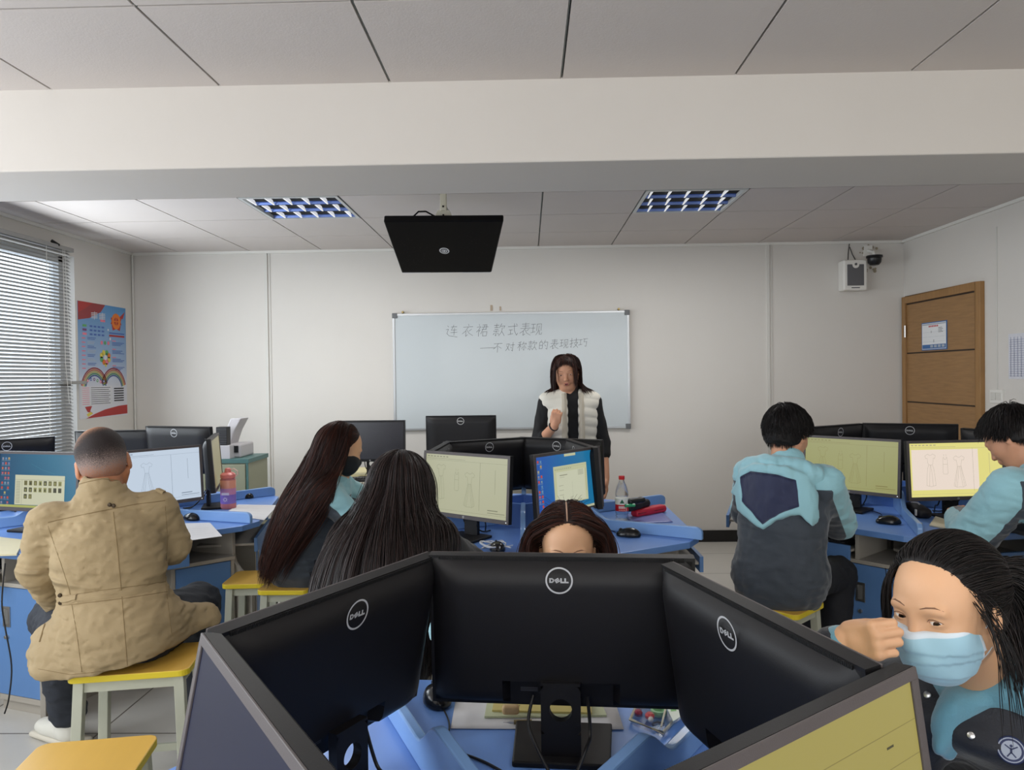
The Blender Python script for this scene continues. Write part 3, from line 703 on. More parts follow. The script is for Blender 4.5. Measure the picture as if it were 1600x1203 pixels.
def monitor(label, x, y, ang, screen, dz=0.0, tilt=4.0, group='black computer monitors', logo=True, cable=True, base=True, z=DZ, bez=None, stylish=None):
    """ang: heading of the screen's outward normal in degrees; local -Y is the screen side"""
    bez = bez or M_bez
    r = empty('computer_monitor', (x, y, z), rad(ang + 90)); tag(r, label, 'monitor', group)
    zt = .38 + dz; tl = Matrix.Translation((0, 0, zt - MH * .5)) @ Matrix.Rotation(rad(-tilt), 4, 'X')
    # housing: front frame slab + shaped back
    b = MB(); b.T = tl; b.bb((-MW / 2, -.010, -MH / 2), (MW / 2, .012, MH / 2), M_plas)
    nx, nz = 40, 26; V = []
    for j in range(nz + 1):
        for i in range(nx + 1):
            u, v = i / nx, j / nz; X = (-.5 + u) * (MW - .012); Z = (-.5 + v) * (MH - .012)
            eu = min(1, min(u, 1 - u) / .14); ev = min(1, (1 - v) / .16); eb = min(1, v / .10)
            f = math.sin(eu * PI / 2) ** .6 * math.sin(ev * PI / 2) ** .6 * math.sin(eb * PI / 2) ** .5
            d = .012 + .028 * f
            if abs(X) < .105 and v < .16: d = .014
            V.append((X, d, Z))
    Fq = [(j * (nx + 1) + i, j * (nx + 1) + i + 1, (j + 1) * (nx + 1) + i + 1, (j + 1) * (nx + 1) + i) for j in range(nz) for i in range(nx)]
    b.add(V, Fq, M_plas)
    # vent teeth along the top of the shell
    for i in range(150):
        xx = -MW / 2 + .02 + (MW - .04) * i / 149; b.bb((xx - .0009, .0122, MH / 2 - .0075), (xx + .0009, .0150, MH / 2 - .0015), M_vent)
    b.build('housing', r, smooth=True, angle=35, recalc=False)
    b = MB(); b.T = tl; w = .013
    for a, c in (((-MW / 2, MH / 2 - w), (MW / 2, MH / 2)), ((-MW / 2, -MH / 2), (MW / 2, -MH / 2 + w + .005)), ((-MW / 2, -MH / 2 + w + .005), (-MW / 2 + w, MH / 2 - w)), ((MW / 2 - w, -MH / 2 + w + .005), (MW / 2, MH / 2 - w))):
        b.bb((a[0], -.0135, a[1]), (c[0], -.0101, c[1]), bez)
    F = Flat(b, (0, -.0136, -MH / 2 + .009), (1, 0, 0), (0, 0, 1), (0, -1, 0)).layer(1)
    F.ring(0, 0, .0045, .0055, M_logo, 16); F.rect(-.003, -.001, .003, .001, M_logo)
    F.disc(MW / 2 - .012, 0, .0022, mat('power led', (.8, .8, .8), emit=(.9, .95, 1), estr=1.0), 8)
    b.build('bezel', r, bevel=.001)
    b = MB(); b.T = tl
    F = Flat(b, (-MW / 2 + w, -.0105, -MH / 2 + w + .005), (1, 0, 0), (0, 0, 1), (0, -1, 0)); F.sw, F.sh = MW - 2 * w, MH - 2 * w - .005
    screen(F); b.build('screen', r, recalc=False)
    if logo:
        b = MB(); b.T = tl; F = Flat(b, (0, .0402, MH / 2 - .036), (-1, 0, 0), (0, 0, 1), (0, 1, 0)).layer(2); dell_logo(F, .0255, M_logo); b.build('logo', r, recalc=False)
        b = MB(); b.T = tl; F = Flat(b, (0, .0145, -MH / 2 + .025), (-1, 0, 0), (0, 0, 1), (0, 1, 0)).layer(2)
        g = mat('rear label print', srgb(88, 90, 98), rough=.6)
        for s in (-1, ):
            for k in range(3):
                F.rect(-.078, .004 + .003 * k, -.045, .0052 + .003 * k, g); F.rect(-.04, .004 + .003 * k, -.018, .005 + .003 * k, g)
        b.build('rating_label', r, recalc=False)
    # neck with round hole, then base
    b = MB(); n = 32; hw, z0, z1, hz, hr = .037, .012, zt - MH + .050, .098, .021
    y0, y1 = .028, .046
    ring = [(hr * math.cos(2 * PI * i / n + PI / 4 * 0), hz + hr * math.sin(2 * PI * i / n)) for i in range(n)]
    def outer(i):
        a = 2 * PI * i / n; c, s_ = math.cos(a), math.sin(a); k = min(hw / abs(c) if abs(c) > 1e-6 else 9, .045 / abs(s_) if abs(s_) > 1e-6 else 9); return (c * k, hz + s_ * k)
    out = [outer(i) for i in range(n)]
    for yy in (y0, y1):
        for i in range(n):
            i2 = (i + 1) % n; b.quad([(ring[i][0], yy, ring[i][1]), (ring[i2][0], yy, ring[i2][1]), (out[i2][0], yy, out[i2][1]), (out[i][0], yy, out[i][1])], M_plas)
    for i in range(n):
        i2 = (i + 1) % n; b.quad([(ring[i][0], y0, ring[i][1]), (ring[i2][0], y0, ring[i2][1]), (ring[i2][0], y1, ring[i2][1]), (ring[i][0], y1, ring[i][1])], M_plas)
    for sx in (-1, 1): b.quad([(sx * hw, y0, hz - .045), (sx * hw, y1, hz - .045), (sx * hw, y1, hz + .045), (sx * hw, y0, hz + .045)], M_plas)
    b.bb((-hw, y0, z0), (hw, y1, hz - .045), M_plas); b.bb((-hw, y0, hz + .045), (hw, y1, max(z1, hz + .05)), M_plas)
    b.build('stand_neck', r, recalc=False)
    b = MB(); b.prism([(-.098, -.095), (.098, -.095), (.09, .07), (-.09, .07)], 0.0005, .012, M_plas); b.build('stand_base', r, bevel=.003)
    if cable:
        b = MB(); Mc = mat('black cable', srgb(18, 18, 20), rough=.45)
        b.tube(spline([(-.05, .030, zt - MH + .03), (-.054, .050, zt - MH - .03), (-.045, .085, .045), (-.02, .13, .006), (.0, .17, .005)]), .0032, Mc)
        b.tube(spline([(.052, .030, zt - MH + .03), (.060, .052, zt - MH - .01), (.045, .080, .05), (.015, .115, .012), (-.005, .16, .005)]), .0032, Mc)
        b.build('cable', r, smooth=True)
    return r
# ------------------------------------------------------------------ what the screens show
G_line = lambda: glow('screen pencil line', (120, 122, 92), .8)
def dress(F, cx, cy, s, m, kind=0):
    lw = .0009
    def L(p, mir=True):
        F.line([(cx + x * s, cy + y * s) for x, y in p], lw, m)
        if mir: F.line([(cx - x * s, cy + y * s) for x, y in p], lw, m)
    if kind == 0:
        L([(.0, .92), (.08, .93), (.16, 1.0), (.34, .9), (.30, .72), (.20, .74), (.17, .45), (.12, .32), (.2, .1), (.26, -.4), (.3, -.95), (0, -1.02)]); L([(.0, .32), (.12, .32)]); L([(.02, .3), (.08, -.3), (.12, -.98)])
    elif kind == 1:
        L([(0, .5), (.06, .52), (.12, .7), (.16, .7), (.2, .45), (.2, .0), (.22, -.6), (.18, -.72), (0, -.74)]); L([(0, .1), (.2, .1)]); L([(.1, .95), (.1, .8)])
    else:
        L([(.0, .86), (.09, .88), (.18, .96), (.36, .84), (.30, .68), (.18, .7), (.13, .4), (.12, .3), (.26, -.3), (.40, -.9), (.2, -1.0), (0, -.98)]); L([(.0, .3), (.12, .3)]); L([(.03, .28), (.1, -.4), (.2, -.98)]); L([(.1, .28), (.2, -.35), (.3, -.93)])
def scr_cad(bg=(196, 196, 158), page=None, k=.8, lines=(128, 130, 104), dresses=((.2, .53, 0), (.40, .56, 1), (.56, .44, 2)), key='cream'):
    def f(F):
        w, h = F.sw, F.sh; B = glow('screen ' + key, bg, k); Ln = glow('screen ' + key + ' line', lines, k); Pg = glow('screen ' + key + ' page', page or bg, k)
        F.rect(0, 0, w, h, B); F.layer()
        if page: F.rect(.02 * w, .13 * h, .74 * w, .88 * h, Pg)
        F.rect(.01 * w, .925 * h, .5 * w, .93 * h, Ln); F.rect(0, .90 * h, w, .903 * h, Ln); F.rect(.68 * w, .1 * h, .683 * w, .9 * h, Ln)
        for i in range(7): F.rect((.02 + .04 * i) * w, .955 * h, (.045 + .04 * i) * w, .97 * h, Ln)
        F.rect(.86 * w, .4 * h, .863 * w, .8 * h, Ln); F.rect(.78 * w, .12 * h, .9 * w, .135 * h, Ln); F.rect(.78 * w, .08 * h, .98 * w, .09 * h, Ln); F.rect(0, .05 * h, w, .053 * h, Ln)
        F.layer()
        for (x, y, kd) in dresses: dress(F, x * w, y * h, .30 * h if kd != 1 else .22 * h, Ln, kd)
    return f
def icons(F, cols, rows, x0, y0, dx, dy, s, seed=3):
    rr = random.Random(seed); pal = [glow('icon %d' % i, c, .75) for i, c in enumerate(((190, 204, 208), (176, 84, 80), (96, 168, 130), (96, 160, 190), (190, 176, 110), (130, 160, 180), (90, 140, 190)))]
    for j in range(rows):
        for i in range(cols):
            if rr.random() < .12: continue
            x, y = x0 + dx * i, y0 - dy * j
            c = rr.choice(pal); F.rect(x, y, x + s, y + s, c); F.rect(x - s * .2, y - s * .45, x + s * 1.2, y - s * .25, pal[5])
            F.layer(); F.rect(x + s * .25, y + s * .2, x + s * .7, y + s * .6, rr.choice(pal)); F.layer(F.l - 1)
def sky_glow(name, cols, k):
    if name in MATS: return MATS[name]
    m = bpy.data.materials.new(name); m.use_nodes = True; nt = m.node_tree; b = nt.nodes['Principled BSDF']
    b.inputs['Base Color'].default_value = (.01, .01, .01, 1); b.inputs['Roughness'].default_value = .3
    tc = nt.nodes.new('ShaderNodeTexCoord'); sp = nt.nodes.new('ShaderNodeSeparateXYZ'); nt.links.new(tc.outputs['Generated'], sp.inputs[0])
    n = nt.nodes.new('ShaderNodeTexNoise'); n.inputs['Scale'].default_value = 1.3; nt.links.new(tc.outputs['Generated'], n.inputs['Vector'])
    ad = nt.nodes.new('ShaderNodeMath'); ad.operation = 'MULTIPLY_ADD'; nt.links.new(n.outputs['Fac'], ad.inputs[0]); ad.inputs[1].default_value = .5; nt.links.new(sp.outputs['X'], ad.inputs[2])
    cr = nt.nodes.new('ShaderNodeValToRGB'); e = cr.color_ramp.elements; e[0].position = .2; e[0].color = srgb(*cols[0]) + (1,); e[1].position = 1.2 if False else 1.0; e[1].color = srgb(*cols[1]) + (1,)
    nt.links.new(ad.outputs[0], cr.inputs[0]); nt.links.new(cr.outputs[0], b.inputs['Emission Color']); b.inputs['Emission Strength'].default_value = k
    MATS[name] = m; return m
def scr_desktop_teal(F):
    w, h = F.sw, F.sh; B = sky_glow('teal desktop picture', ((12, 66, 104), (20, 104, 136)), .9)
    F.rect(0, .045 * h, w, h, B); F.rect(0, 0, w, .045 * h, glow('task bar', (176, 180, 96), .85)); F.layer()
    F.line([(.42 * w, .82 * h), (.55 * w, .72 * h), (.72 * w, .64 * h)], .0012, glow('streak', (70, 140, 160), .8))
    icons(F, 3, 10, .03 * w, .89 * h, .04 * w, .092 * h, .011, 5)
    F.layer(10); Wn = glow('window pane pale', (206, 206, 176), .85)
    F.rect(.22 * w, .055 * h, .86 * w, .61 * h, Wn); F.layer()
    gl = glow('window grey lines', (150, 150, 130), .8)
    F.rect(.22 * w, .52 * h, .86 * w, .525 * h, gl); F.rect(.31 * w, .06 * h, .313 * w, .52 * h, gl)
    for i in range(14): F.rect(.235 * w, (.09 + .03 * i) * h, .29 * w, (.10 + .03 * i) * h, gl)
    tn = [glow('thumb a', (110, 106, 60), .8), glow('thumb b', (66, 66, 44), .8), glow('thumb c', (150, 150, 90), .8)]
    rr = random.Random(2)
    for j in range(3):
        for i in range(8 if j < 2 else 2):
            x = (.34 + .063 * i) * w; y = (.42 - .125 * j) * h; F.rect(x, y, x + .04 * w, y + .085 * h, rr.choice(tn)); 
            F.layer(); F.rect(x + .012 * w, y + .012 * h, x + .028 * w, y + .06 * h, rr.choice(tn)); F.layer(F.l - 1)
def scr_desktop_blue(F):
    w, h = F.sw, F.sh; B = sky_glow('blue desktop picture', ((36, 80, 166), (24, 112, 158)), .9)
    F.rect(0, .04 * h, w, h, B); F.rect(0, 0, w, .04 * h, glow('task bar pale', (190, 192, 160), .85)); F.layer()
    F.line([(.74 * w, .2 * h), (.83 * w, .42 * h), (.94 * w, .6 * h)], .0012, glow('streak blue', (60, 140, 180), .8))
    icons(F, 2, 11, .015 * w, .9 * h, .04 * w, .083 * h, .011, 9)
    F.layer(10); Wn = glow('window pale', (196, 198, 160), .85)
    F.rect(.42 * w, .95 * h, .6 * w, .995 * h, Wn); F.rect(.24 * w, .14 * h, .77 * w, .80 * h, Wn); F.layer()
    F.rect(.28 * w, .16 * h, .73 * w, .70 * h, glow('page', (206, 208, 182), .85)); F.layer()
    gl = glow('window grey lines', (150, 150, 130), .8)
    F.rect(.24 * w, .765 * h, .77 * w, .768 * h, gl); F.rect(.33 * w, .63 * h, .45 * w, .645 * h, gl); F.rect(.33 * w, .60 * h, .40 * w, .605 * h, gl)
    for i in range(5): F.rect(.62 * w, (.60 + .02 * i) * h, .71 * w, (.607 + .02 * i) * h, gl)
    for y in (.3, .38, .46): F.rect(.31 * w, y * h, .38 * w, (y + .006) * h, gl)
    F.line([(.52 * w, .2 * h), (.52 * w, .5 * h)], .0008, gl); F.rect(.745 * w, .3 * h, .75 * w, .7 * h, gl)
    for i in range(9): F.rect((.26 + .03 * i) * w, .735 * h, (.275 + .03 * i) * w, .75 * h, gl)
M_off = mat('dark screen', srgb(20, 22, 34), rough=.22, spec=.6)
def scr_off(F): F.rect(0, 0, F.sw, F.sh, M_off)
M_off_bluish = mat('idle blue screen', srgb(14, 16, 36), rough=.5, spec=.25, emit=srgb(38, 42, 70), estr=.30)
def scr_idle(F): F.rect(0, 0, F.sw, F.sh, M_off_bluish)
def scr_yellow(F):
    w, h = F.sw, F.sh; B = glow('screen olive yellow', (164, 152, 82), .9); Ln = glow('screen olive line', (128, 118, 66), .9); F.rect(0, 0, w, h, B); F.layer()
    F.rect(0, .84 * h, w, .843 * h, Ln); F.rect(0, .7 * h, w, .703 * h, Ln); F.rect(.6 * w, 0, .602 * w, .7 * h, Ln)
    rr = random.Random(4)
    for i in range(10): F.rect((.04 + .05 * i) * w, .76 * h, (.055 + .05 * i) * w, .765 * h, Ln)
    F.rect(.86 * w, .78 * h, .89 * w, .79 * h, glow('screen dark text', (70, 66, 40), .9)); F.rect(.97 * w, .3 * h, .98 * w, .62 * h, Ln)
    for i in range(5): F.rect(.975 * w, (.12 + .03 * i) * h, .985 * w, (.14 + .03 * i) * h, glow('icon %d' % (i % 4), (200, 80, 60), .8))
    for i in range(5): F.rect((.3 + .02 * i) * w, .62 * h, (.31 + .02 * i) * w, .65 * h, glow('screen dark text', (70, 66, 40), .9))

# ------------------------------------------------------------------ clusters
C1 = (-.01, .95); C2 = (-.03, 3.65); C3 = (-2.25, 3.93); C4 = (1.99, 4.08)
desk(C1[0], C1[1], 55.5, 'blue hexagonal desk nearest the viewer, under the four largest monitors', R=.89)
desk(C2[0], C2[1], 30, 'blue hexagonal desk in the middle, in front of the standing teacher', R=.90)
desk(C3[0], C3[1], 42, 'blue hexagonal desk at the left window, where the man in khaki sits')
desk(C4[0], C4[1], 11, 'blue hexagonal desk on the right, between the two boys in uniform', pull=(2,))
def mon_edge(label, A, B, screen, **k):     # A,B: world xy of the ends of the top edge as seen from the screen side (left, right)
    A, B = Vector(A), Vector(B); m = (A + B) / 2; d = (B - A).normalized()   # local +x = d ; local -y = screen normal
    ang = math.degrees(math.atan2(-d.x, d.y)) ; ang = math.degrees(math.atan2(d.y, d.x)) - 90
    s_ = math.sin(rad(k.get('tilt', 4.0))) * MH / 2
    return monitor(label, m.x + math.cos(rad(ang)) * s_, m.y + math.sin(rad(ang)) * s_, ang, screen, **k)
# foreground ring, backs towards the viewer
Ztop = DZ + .38
def te(px, py, dz=0): p = atz(px, py, Ztop + dz); return (p.x, p.y)
mon_edge('large black monitor seen from behind, centre of the foreground ring', te(1076, 869), te(680, 864), scr_off)
mon_edge('large black monitor seen from behind, left in the foreground ring', te(676, 862), te(332, 984), scr_off, tilt=11)
mon_edge('large black monitor seen from behind, right in the foreground ring', te(1385, 1050), te(1034, 874), scr_cad(), tilt=8)
def mon_ray(label, A, dirang, screen, L=MW, first=True, **k):
    A = Vector(A); d = Vector((math.cos(rad(dirang)), math.sin(rad(dirang)))) * L
    return mon_edge(label, A, A + d, screen, **k) if first else mon_edge(label, A - d, A, screen, **k)
a = te(330, 985); e = te(505, 1203)
mon_ray('nearest left monitor, its dark blue screen facing left with grey bezel', a, math.degrees(math.atan2(e[1] - a[1], e[0] - a[0])), scr_idle, logo=False, tilt=11)
a = te(1413, 1036); e = te(1062, 1203)
mon_ray('nearest right monitor, its olive yellow screen facing the girl with mask', a, math.degrees(math.atan2(a[1] - e[1], a[0] - e[0])), scr_yellow, first=False, logo=False, tilt=8)
# middle ring
G2 = 'monitors around the middle desk'
mon_edge('monitor with pale drawing screen, middle desk, left of the blue screen', te(661, 703), te(806, 713), scr_cad(key='pale', bg=(188, 188, 156)), group=G2)
mon_edge('monitor with blue desktop screen behind the head of the girl with parting', te(808, 714), te(951, 694), scr_desktop_blue, group=G2)
c = Vector(C2)
def ringmon(C, a, r, label, screen, **k):
    p = Vector(C) + Vector(pol(r, a)); return monitor(label, p.x, p.y, a, screen, **k)
ringmon(C2, 121, .40, 'monitor back with round logo on the middle desk, left one of two', scr_off, group=G2)
ringmon(C2, 61, .42, 'monitor back with round logo on the middle desk, in front of the teacher', scr_off, group=G2)
ringmon(C2, 177, .42, 'monitor seen edge on at the left side of the middle desk', scr_cad(), group=G2)
ringmon(C2, 12, .31, 'monitor seen edge on at the right side of the middle desk', scr_cad(), group=G2)
# left ring
G3 = 'monitors around the left desk'
LL = MW
a = atz(2, 699, Ztop); L0 = at(2, 699, 3.62)
mon_edge('monitor with teal desktop and thumbnail window, left of the man', (L0.x, L0.y), (L0.x + .475, L0.y - .12), scr_desktop_teal, group=G3)
R1 = at(311, 692, 3.86); mon_edge('monitor with white drawing screen, right of the man in khaki', (R1.x - .30, R1.y - .39), (R1.x, R1.y), scr_cad(key='bluewhite', bg=(196, 210, 226), k=.95, lines=(120, 134, 150), dresses=((.16, .55, 0), (.42, .5, 2))), group=G3)
R2 = at(338, 678, 4.35); mon_edge('monitor turned right with olive screen seen sharply from the side', (R1.x + .03, R1.y + .05), (R2.x, R2.y), scr_cad(key='dim', bg=(150, 142, 104), k=.7), dz=.025, group=G3)
q = at(335, 676, 4.45); q2 = at(232, 673, 4.62)
mon_edge('monitor back with round logo at the far side of the left desk', (q.x, q.y), (q2.x - .03, q2.y), scr_off, dz=.055, group=G3)
q = at(238, 677, 4.62); mon_edge('black monitor back behind the head of the man in khaki', (q.x, q.y), (q.x - .46, q.y - .02), scr_off, dz=.03, group=G3)
q = at(80, 682, 4.3); mon_edge('monitor back at the far left, turned towards the blind', (q.x, q.y), (q.x - .30, q.y - .36), scr_off, dz=.02, group=G3)
# right ring
G4 = 'monitors around the right desk'
mon_edge('monitor with olive drawing screen beside the boy with blue hood', te(1256, 679), te(1411, 687), scr_cad(key='olive', bg=(160, 160, 104), k=.85, lines=(104, 104, 72)), group=G4)
a = te(1414, 689); mon_ray('monitor with bright yellow drawing screen, left of the bowed boy', a, 6, scr_cad(key='bright', bg=(222, 214, 130), page=(232, 216, 202), k=1.0, lines=(160, 150, 130), dresses=((.22, .5, 0), (.38, .58, 1), (.53, .47, 2))), group=G4)
q = at(1348, 664, 4.5); q2 = at(1258, 662, 4.22); mon_edge('monitor back with round logo on the right desk, the left one', (q.x, q.y), (q2.x, q2.y), scr_off, dz=.03, group=G4)
q = at(1496, 672, 4.33); q2 = at(1349, 665, 4.52); mon_edge('monitor back with round logo in front of the wooden door', (q.x, q.y), (q2.x, q2.y), scr_off, dz=.03, group=G4)
q = at(1510, 690, 4.15); mon_edge('monitor edge showing between the bowed boy and the wooden door', (q.x + .15, q.y - .42), (q.x, q.y), scr_off, dz=.02, group=G4)

# teacher's table and its two monitors
def teacher_table():
    x0, x1, y0, y1 = -1.45, .30, 4.98, 5.62
    r = empty('teacher_table', ((x0 + x1) / 2, (y0 + y1) / 2, 0)); tag(r, 'grey and beige teacher table below the white board, mostly hidden', 'table')
    w, d = x1 - x0, y1 - y0
    Mt = mat('beige laminate', srgb(186, 180, 164), rough=.45)
    b = MB(); b.bb((-w / 2, -d / 2, .72), (w / 2, d / 2, .75), Mt); b.build('tabletop', r, bevel=.003)
    for sx in (-1, 1): b = MB(); b.bb((sx * (w / 2 - .02) - .015, -d / 2 + .03, 0), (sx * (w / 2 - .02) + .015, d / 2 - .03, .72), Mt); b.build('side_panel', r)
    b = MB(); b.bb((-w / 2 + .04, -d / 2 + .05, .15), (w / 2 - .04, -d / 2 + .07, .72), Mt); b.build('front_panel', r)
teacher_table()
q = at(778, 659, 5.25); monitor('monitor back with round logo below the white board', (at(663, 660, 5.25).x + q.x) / 2, 5.25, 90, scr_off, z=.75, dz=.055, tilt=2, group='monitors on the teacher table')
q0, q1 = at(548, 668, 5.3), at(637, 668, 5.3)
mo = monitor('black monitor with dark screen facing the class, left below the board', q1.x - MW / 2, 5.2, -92, scr_off, z=.75, dz=.03, tilt=2, logo=False, group='monitors on the teacher table', bez=M_plas)

# ------------------------------------------------------------------ stools
def stool(label, x, y, rz, h=.50, sx=.34, sy=.24):
    r = empty('stool', (x, y, 0), rad(rz)); tag(r, label, 'stool', 'yellow topped stools')
    b = MB(); pts = []
    for cx, cy, a0 in ((sx / 2 - .03, sy / 2 - .03, 0), (-sx / 2 + .03, sy / 2 - .03, 90), (-sx / 2 + .03, -sy / 2 + .03, 180), (sx / 2 - .03, -sy / 2 + .03, 270)):
        for i in range(6): pts.append((cx + .03 * math.cos(rad(a0 + 18 * i)), cy + .03 * math.sin(rad(a0 + 18 * i))))
    b.prism(pts, h - .022, h, M_yeledge, M_yel); b.build('seat', r, bevel=.003)
    lx, ly, s = sx / 2 - .035, sy / 2 - .03, .016; sp = .02
    for a in (-1, 1):
        for c in (-1, 1):
            b = MB(); b.add([(a * lx - s + dx, c * ly - s + dy, h - .024) for dx in (0, 2 * s) for dy in (0, 2 * s)] + [(a * (lx + sp) - s + dx, c * (ly + sp) - s + dy, 0) for dx in (0, 2 * s) for dy in (0, 2 * s)],
                      [(0, 1, 3, 2), (4, 6, 7, 5), (0, 4, 5, 1), (1, 5, 7, 3), (3, 7, 6, 2), (2, 6, 4, 0)], M_leg); b.build('leg', r, bevel=.002)
    b = MB()
    for c in (-1, 1): b.bb((-lx, c * ly - .008, h - .06), (lx, c * ly + .008, h - .024), M_leg)
    for a in (-1, 1): b.bb((a * lx - .008, -ly, h - .06), (a * lx + .008, ly, h - .024), M_leg)
    b.build('apron', r)
    zz = .13; k = sp * (1 - zz / h)
    for c in (-1, 1): b = MB(); b.box((0, c * (ly + k), zz), (2 * (lx + k) - .02, .012, .026), M_leg); b.build('stretcher', r)
    for a in (-1, 1): b = MB(); b.box((a * (lx + k), 0, zz + .035), (.012, 2 * (ly + k) - .02, .026), M_leg); b.build('stretcher', r)
    return r
p = atz(203, 1045, .50); stool('yellow topped stool under the man in the khaki jacket', p.x - .01, p.y + .09, 10, sx=.38, sy=.27)
p = atz(190, 1156, .50); stool('empty yellow topped stool in the lower left corner', p.x - .04, p.y - .11, 10, sx=.30, sy=.24)
p = atz(400, 903, .50); stool('empty yellow topped stool pushed against the left desk', p.x, p.y + .02, 4, sx=.27, sy=.25)
# ================================================================== SIGNED DISTANCE MODELLING
def nrm(v): v = np.asarray(v, float); return v / (np.linalg.norm(v) + 1e-12)
def P_cone(a, b, ra, rb):
    a = np.asarray(a, float); b = np.asarray(b, float); ba = b - a; bb = float(ba @ ba) + 1e-12
    def f(x, y, z):
        h = np.clip(((x - a[0]) * ba[0] + (y - a[1]) * ba[1] + (z - a[2]) * ba[2]) / bb, 0, 1)
        return np.sqrt((x - a[0] - h * ba[0]) ** 2 + (y - a[1] - h * ba[1]) ** 2 + (z - a[2] - h * ba[2]) ** 2) - (ra + (rb - ra) * h)
    r = max(ra, rb); return f, np.minimum(a, b) - r, np.maximum(a, b) + r
def P_ell(c, r, R=None):
    c = np.asarray(c, float); r = np.asarray(r, float); R = np.eye(3) if R is None else np.asarray(R, float)
    def f(x, y, z):
        dx, dy, dz = x - c[0], y - c[1], z - c[2]
        u = [R[0, i] * dx + R[1, i] * dy + R[2, i] * dz for i in range(3)]
        k0 = np.sqrt((u[0] / r[0]) ** 2 + (u[1] / r[1]) ** 2 + (u[2] / r[2]) ** 2)
        k1 = np.sqrt((u[0] / r[0] ** 2) ** 2 + (u[1] / r[1] ** 2) ** 2 + (u[2] / r[2] ** 2) ** 2) + 1e-9
        return k0 * (k0 - 1) / k1
    m = np.abs(R) @ r; return f, c - m, c + m
def P_box(c, h, R=None, rd=.005):
    c = np.asarray(c, float); h = np.asarray(h, float); R = np.eye(3) if R is None else np.asarray(R, float)
    def f(x, y, z):
        dx, dy, dz = x - c[0], y - c[1], z - c[2]
        q = [np.abs(R[0, i] * dx + R[1, i] * dy + R[2, i] * dz) - (h[i] - rd) for i in range(3)]
        o = np.sqrt(np.maximum(q[0], 0) ** 2 + np.maximum(q[1], 0) ** 2 + np.maximum(q[2], 0) ** 2)
        return o + np.minimum(np.maximum(np.maximum(q[0], q[1]), q[2]), 0) - rd
    m = np.abs(R) @ h; return f, c - m, c + m
def P_plane(n, d):          # keeps the side n.p < d when used with op 'i'
    n = nrm(n)
    return (lambda x, y, z: x * n[0] + y * n[1] + z * n[2] - d), None, None
def P_grp(S): lo, hi = S.bounds(0); return (lambda x, y, z: S.eval(x, y, z)), lo, hi
def P_poly(c, R, pts, th, bend=0.0, rd=.006):
    """cloth piece: polygon in the local x-z plane, half thickness th, curved backwards at the sides by bend*x*x"""
    c = np.asarray(c, float); R = np.asarray(R, float); pts = np.array(pts, float); nx = np.roll(pts, -1, 0)
    def f(x, y, z):
        dx, dy, dz = x - c[0], y - c[1], z - c[2]; u = [R[0, i] * dx + R[1, i] * dy + R[2, i] * dz for i in range(3)]
        px, py, pz = np.broadcast_arrays(*u); d2 = np.full(px.shape, 1e9); ins = np.zeros(px.shape, bool)
        for (ax_, az_), (bx_, bz_) in zip(pts, nx):
            ex, ez = bx_ - ax_, bz_ - az_; wx, wz = px - ax_, pz - az_; t = np.clip((wx * ex + wz * ez) / (ex * ex + ez * ez), 0, 1)
            d2 = np.minimum(d2, (wx - ex * t) ** 2 + (wz - ez * t) ** 2)
            ins ^= ((az_ > pz) != (bz_ > pz)) & (px < (bx_ - ax_) * (pz - az_) / (bz_ - az_ + 1e-12) + ax_)
        d = np.sqrt(d2); d = np.where(ins, -d, d) + rd; h_ = np.abs(py - bend * px * px) - (th - rd)
        return np.sqrt(np.maximum(d, 0) ** 2 + np.maximum(h_, 0) ** 2) + np.minimum(np.maximum(d, h_), 0) - rd
    m = np.abs(R) @ np.array([np.abs(pts[:, 0]).max() + .01, th + bend * (pts[:, 0] ** 2).max() + .02, np.abs(pts[:, 1]).max() + .01]); return f, c - m, c + m
def poly_sd(px, pz, pts):
    pts = np.array(pts, float); nx = np.roll(pts, -1, 0); d2 = np.full(px.shape, 1e9); ins = np.zeros(px.shape, bool)
    for (ax_, az_), (bx_, bz_) in zip(pts, nx):
        ex, ez = bx_ - ax_, bz_ - az_; wx, wz = px - ax_, pz - az_; t = np.clip((wx * ex + wz * ez) / (ex * ex + ez * ez), 0, 1)
        d2 = np.minimum(d2, (wx - ex * t) ** 2 + (wz - ez * t) ** 2); ins ^= ((az_ > pz) != (bz_ > pz)) & (px < (bx_ - ax_) * (pz - az_) / (bz_ - az_ + 1e-12) + ax_)
    return np.where(ins, np.sqrt(d2), -np.sqrt(d2))
def smin(a, b, k):
    if k <= 0: return np.minimum(a, b)
    h = np.maximum(k - np.abs(a - b), 0) / k; return np.minimum(a, b) - h * h * k * .25
class Shape:
    def __init__(s): s.ops = []
    def u(s, prim, k=.02, inf=0.0): s.ops.append(('u', prim, k, inf)); return s
    def s(s, prim, k=.01, inf=0.0): s.ops.append(('s', prim, k, inf)); return s
    def i(s, prim, k=.005, inf=0.0): s.ops.append(('i', prim, k, inf)); return s
    def ext(s, o, inf=0.0, k=None):
        for op, p, kk, i in o.ops: s.ops.append((op, p, kk if k is None else k, i + inf))
        return s
    def bounds(s, m=.01):
        lo = np.full(3, 1e9); hi = np.full(3, -1e9)
        for op, p, k, i in s.ops:
            if op == 'u' and p[1] is not None: lo = np.minimum(lo, p[1] - i - m); hi = np.maximum(hi, p[2] + i + m)
        return lo, hi
    def eval(s, x, y, z):
        V = np.full(np.broadcast(x, y, z).shape, 1e3)
        for op, p, k, i in s.ops:
            d = p[0](x, y, z) - i
            if op == 'u': V = smin(V, d, k)
            elif op == 's': V = -smin(-V, d, k)
            else: V = -smin(-V, -d, k)
        return V
